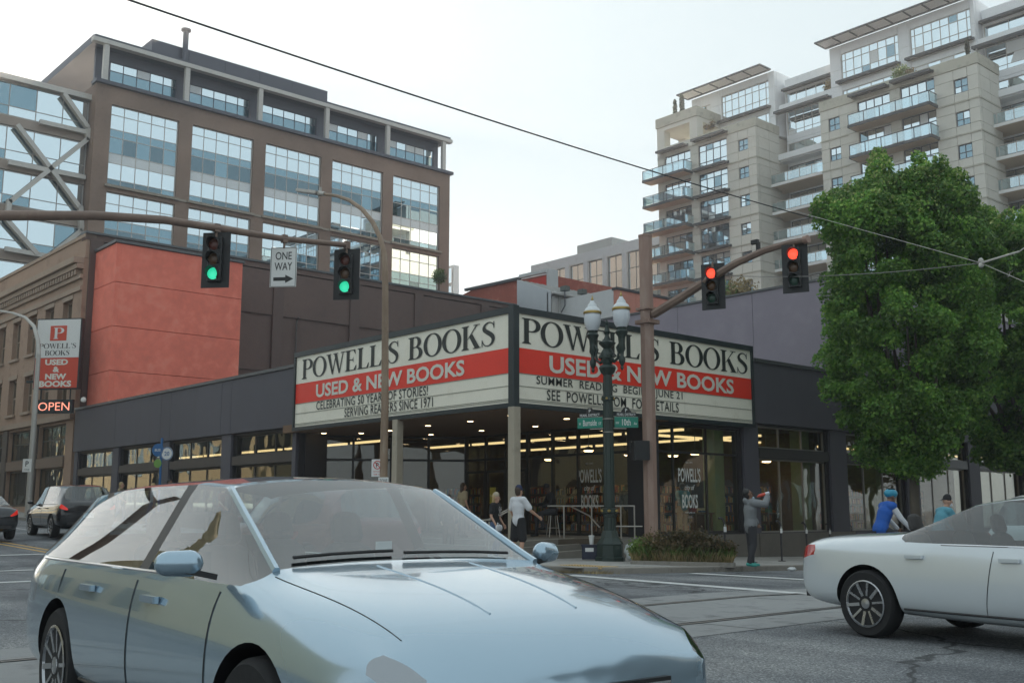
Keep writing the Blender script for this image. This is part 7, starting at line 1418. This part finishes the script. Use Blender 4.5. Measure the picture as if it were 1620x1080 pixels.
    def side_pt(x, z, s, off=.002):
        h = bv.ray_cast(Vector((x, s * 2, z)), Vector((0, -s, 0))); return (h[0] + Vector((0, s * off, 0))) if h[0] else None
    def top_pt(x, y, off=.002):
        h = bv.ray_cast(Vector((x, y, 3)), Vector((0, 0, -1))); return (h[0] + Vector((0, 0, off))) if h[0] else None
    def poly(name, pts, r_, mt, parent=t):
        pts = [p for p in pts if p is not None]
        if len(pts) > 1: q = M(); q.tube(pts, r_, 6); return q.build(name, mt, parent, local=True, smooth=True)
    W1, Hh = spec['wb'], spec['wr']
    for x in (-W1, W1):
        for s in (-1, 1):
            q = M(); r_ = Hh; q.lathe([(r_ * .60, -.10), (r_ * .92, -.11), (r_ * .985, -.085), (r_, -.04), (r_, .04), (r_ * .985, .085), (r_ * .92, .11), (r_ * .60, .10)], (0, 0, 0), 36, axis='y'); w_ = q.build('wheel', TYR, t, local=True, smooth=True); w_.location = (x, s * .79, r_)
            q = M(); q.lathe([(r_ * .66, s * .108), (r_ * .70, s * .112), (r_ * .66, s * .116), (r_ * .62, s * .09), (r_ * .60, s * .04), (.02, s * .04)], (0, 0, 0), 32, axis='y', cap=False)
            for k in range(10): a = R(36 * k + 7); q.bar((.03 * math.cos(a), s * .085, .03 * math.sin(a)), (r_ * .65 * math.cos(a), s * .104, r_ * .65 * math.sin(a)), .032 if k % 2 else .022, .02, upv=(0, 1, 0))
            q.lathe([(.055, s * .08), (.05, s * .105), (.01, s * .11)], (0, 0, 0), 14, axis='y'); q.build('rim', ALLOY, w_, local=True)
    if detail:
        zs_b = [st[k][4] for k in range(n)]; B_ = st[6][0] + .03
        for s in (-1, 1):
            r_ = side_pt
            for xs in ((st[8][0] + .52, .28), (B_, .02), (st[4][0] + .28, -.28)):
                x0 = xs[0]; poly('door_seam', [side_pt(x0 - (.02 if xs[1] < 0 else 0) + (.10 * ((z - .35) / .6) if xs[1] < 0 else 0), z, s) for z in [.30 + .066 * k for k in range(10)]], .0035, CARP)
            poly('sill_trim', [side_pt(x, st[6][1] + .11, s, .004) for x in [-.95 + .2 * k for k in range(10)]], .012, CARP)
            poly('belt_trim', [side_pt(x, z, s, .0) for x, z in [(x, zs_b[6] + .002) for x in [st[4][0] - .2 + .15 * k for k in range(15)]]], .009, CARP if name == 'suv' else CHR)
            for xh in (.22, -.78):
                p = side_pt(xh, st[6][4] - .12, s); 
                if p: q = M(); q.bbox(p.x - .10, p.x + .10, min(p.y, p.y + s * .035), max(p.y, p.y + s * .035), p.z - .016, p.z + .016, .008); q.build('door_handle', pm, t, local=True, smooth=True)
            mxx = st[9][0] - .28; mz = st[9][4] + .10; q = M(); caps(q, (mxx, s * (.97), mz), .075, (mxx - .03, s * 1.06, mz), .07, (0, 0, 1), .75, .62); mo = q.build('wing_mirror', pm, t, local=True, smooth=True); q = M(); q.bar((mxx + .02, s * .86, mz - .06), (mxx, s * .99, mz - .03), .05, .025); q.build('mirror_stalk', CARP, mo, local=True)
        # roof pillars along the glass edge
        for s in (-1, 1):
            def V8(i, k=6): x, zb, w_, zm, zbl, wb, ze, we, zt_ = st[i]; return Vector((x, s * we, ze))
            a, b = V8(9), V8(8); poly('screen_pillar', [bv.find_nearest(a.lerp(b, f / 9))[0] for f in range(10)], .019, pm)
        poly('wiper', [top_pt(st[9][0] - .03, y, .02) for y in (-.05, .15, .35, .55)], .008, CARP); poly('wiper', [top_pt(st[9][0] - .05, y, .02) for y in (-.6, -.4, -.2, -.1)], .008, CARP)
        for y in (-.55, .55): poly('hood_seam', [top_pt(x, y * (1.32 - .16 * (x - st[9][0])), .001) for x in [st[9][0] + .04 + .08 * k for k in range(12)]], .002, CARP)
        poly('hood_crease', [top_pt(x, .26 - .04 * (x - 1), .0) for x in [1.25 + .1 * k for k in range(9)]], .005, pm); poly('hood_crease', [top_pt(x, -.26 + .04 * (x - 1), .0) for x in [1.25 + .1 * k for k in range(9)]], .005, pm)
        poly('trunk_seam', [top_pt(st[3][0] - .10 if name != 'suv' else st[4][0], y, .001) for y in [-.6 + .1 * k for k in range(13)]], .0035, CARP)
        q = M()
        for sx, sy in ((.20, -.38), (.20, .38), (-.72, -.38), (-.72, .38)):
            q.bbox(sx - .25, sx + .25, sy - .24, sy + .24, .36, .52, .05); caps(q, (sx - .26, sy, .55), .12, (sx - .36, sy, .98), .09, (0, 1, 0), 2.0, .6); caps(q, (sx - .38, sy, 1.10), .06, (sx - .40, sy, 1.18), .055, (0, 1, 0), 1.8, .8)
        q.build('seats', SEAT, t, local=True, kind='stuff'); q = M(); q.bbox(.78, 1.12, -.70, .70, .55, .86, .05); q.build('dashboard', CARP, t, local=True); q = M(); q.tube([(.66 - .05 * math.sin(R(30 * k)), .38 + .18 * math.cos(R(30 * k)), .86 + .17 * math.sin(R(30 * k))) for k in range(13)], .014, 6); q.build('steering_wheel', CARP, t, local=True)
        q = M(); q.box(-1.8, 1.15, -.74, .74, .28, .30); q.build('cabin_floor', CARP, t, local=True)
    xr, xf = st[0][0], st[-1][0]; zl = st[1][4]
    for s in (-1, 1):
        q = M(); caps(q, (xf - .06, s * .56, .43), .03, (xf - .14, s * .68, .43), .03); q.build('fog_light', AMB, t, local=True, smooth=True)
    zc = (st[-1][1] + st[-1][4]) / 2; q = M(); q.box(xf - .03, xf + .012, -.42, .42, zc - .02, zc + .10); gr = q.build('grille', CARP, t, local=True)
    for k in range(4): q = M(); q.box(xf + .0121, xf + .02, -.41, .41, zc - .008 + .028 * k, zc + .002 + .028 * k); q.build('grille_bar', CHR, gr, local=True)
    q = M(); q.box(xf - .02, xf + .014, -.55, .55, .30, .40); q.build('air_intake', CARP, t, local=True); q = M(); q.box(xf + .0145, xf + .022, -.16, .16, .43, .53); q.build('number_plate', SGN, t, local=True)
    zp = zl - .22 if name != 'suv' else .70; q = M(); q.box(xr - .012, xr + .02, -.16, .16, zp - .07, zp + .08); q.build('number_plate', SGN, t, local=True); q = M(); q.box(xr - .01, xr + .06, -.62, .62, st[0][1] - .10, st[0][1] - .01); q.build('bumper_trim', CARP, t, local=True)
    return t
SILV = paint('silver_paint', (.64, .69, .72), .25, .22); SILB = paint('slate_blue_paint', (.34, .46, .55), .65, .17, 1.); BLKP = paint('black_paint', (.010, .010, .012), .1, .16, 1.); MAR = paint('maroon_paint', (.16, .022, .02), .3, .22); WHTP = paint('white_paint', (.62, .63, .63), .0, .3); GRYP = paint('graphite_paint', (.035, .037, .042), .4, .22)
car('hatchback', 'large pale slate-blue metallic hatchback nearest the camera', 'car', (16.40, -16.12, gz(16.5, -16)), R(-4), HATCH, SILB, sub=3, glass=CARG2)
car('sedan', 'silver sedan at the right edge, its rear wheel and boot in front of the cyclists', 'car', (17.3, -8.7, gz(17, -9)), R(-8), SEDAN2, SILV, sub=3, scale=.98)
P = at(118, 36); car('suv', 'black SUV with glowing tail lights driving away past the tan brick building', 'car', (P.x, P.y, gz(P.x, P.y)), R(180 - 4), SUV, BLKP, lit=True)
P = at(-32, 33.5); car('sedan', 'dark graphite sedan cut off by the left edge of the photo', 'car', (P.x, P.y, gz(P.x, P.y)), R(176), SEDAN, GRYP, lit=True)
P = at(500, 19.0); car('suv', 'maroon SUV almost hidden behind the slate-blue hatchback', 'car', (P.x, P.y, gz(P.x, P.y)), R(180), SUV, MAR, scale=.97)
P = at(1715, 18.5); car('suv', 'white SUV behind the right silver sedan, only its window frame showing', 'car', (P.x, P.y, gz(P.x, P.y)), R(90), SUV, WHTP)
# =================================================================== haze added to fade far things: closed box of thin air round camera and scene
q = M(); q.box(-905, 905, -905, 1105, -4.2, 60); hz = q.build('haze', [], None, kind='stuff')
hm = bpy.data.materials.new('haze_air'); hm.use_nodes = True; n = hm.node_tree; n.nodes.clear(); v = n.nodes.new('ShaderNodeVolumePrincipled'); oo = n.nodes.new('ShaderNodeOutputMaterial')
v.inputs['Color'].default_value = (.93, .95, 1, 1); v.inputs['Density'].default_value = .0008; v.inputs['Anisotropy'].default_value = .65; n.links.new(v.outputs[0], oo.inputs['Volume']); hz.data.materials.clear(); hz.data.materials.append(hm)
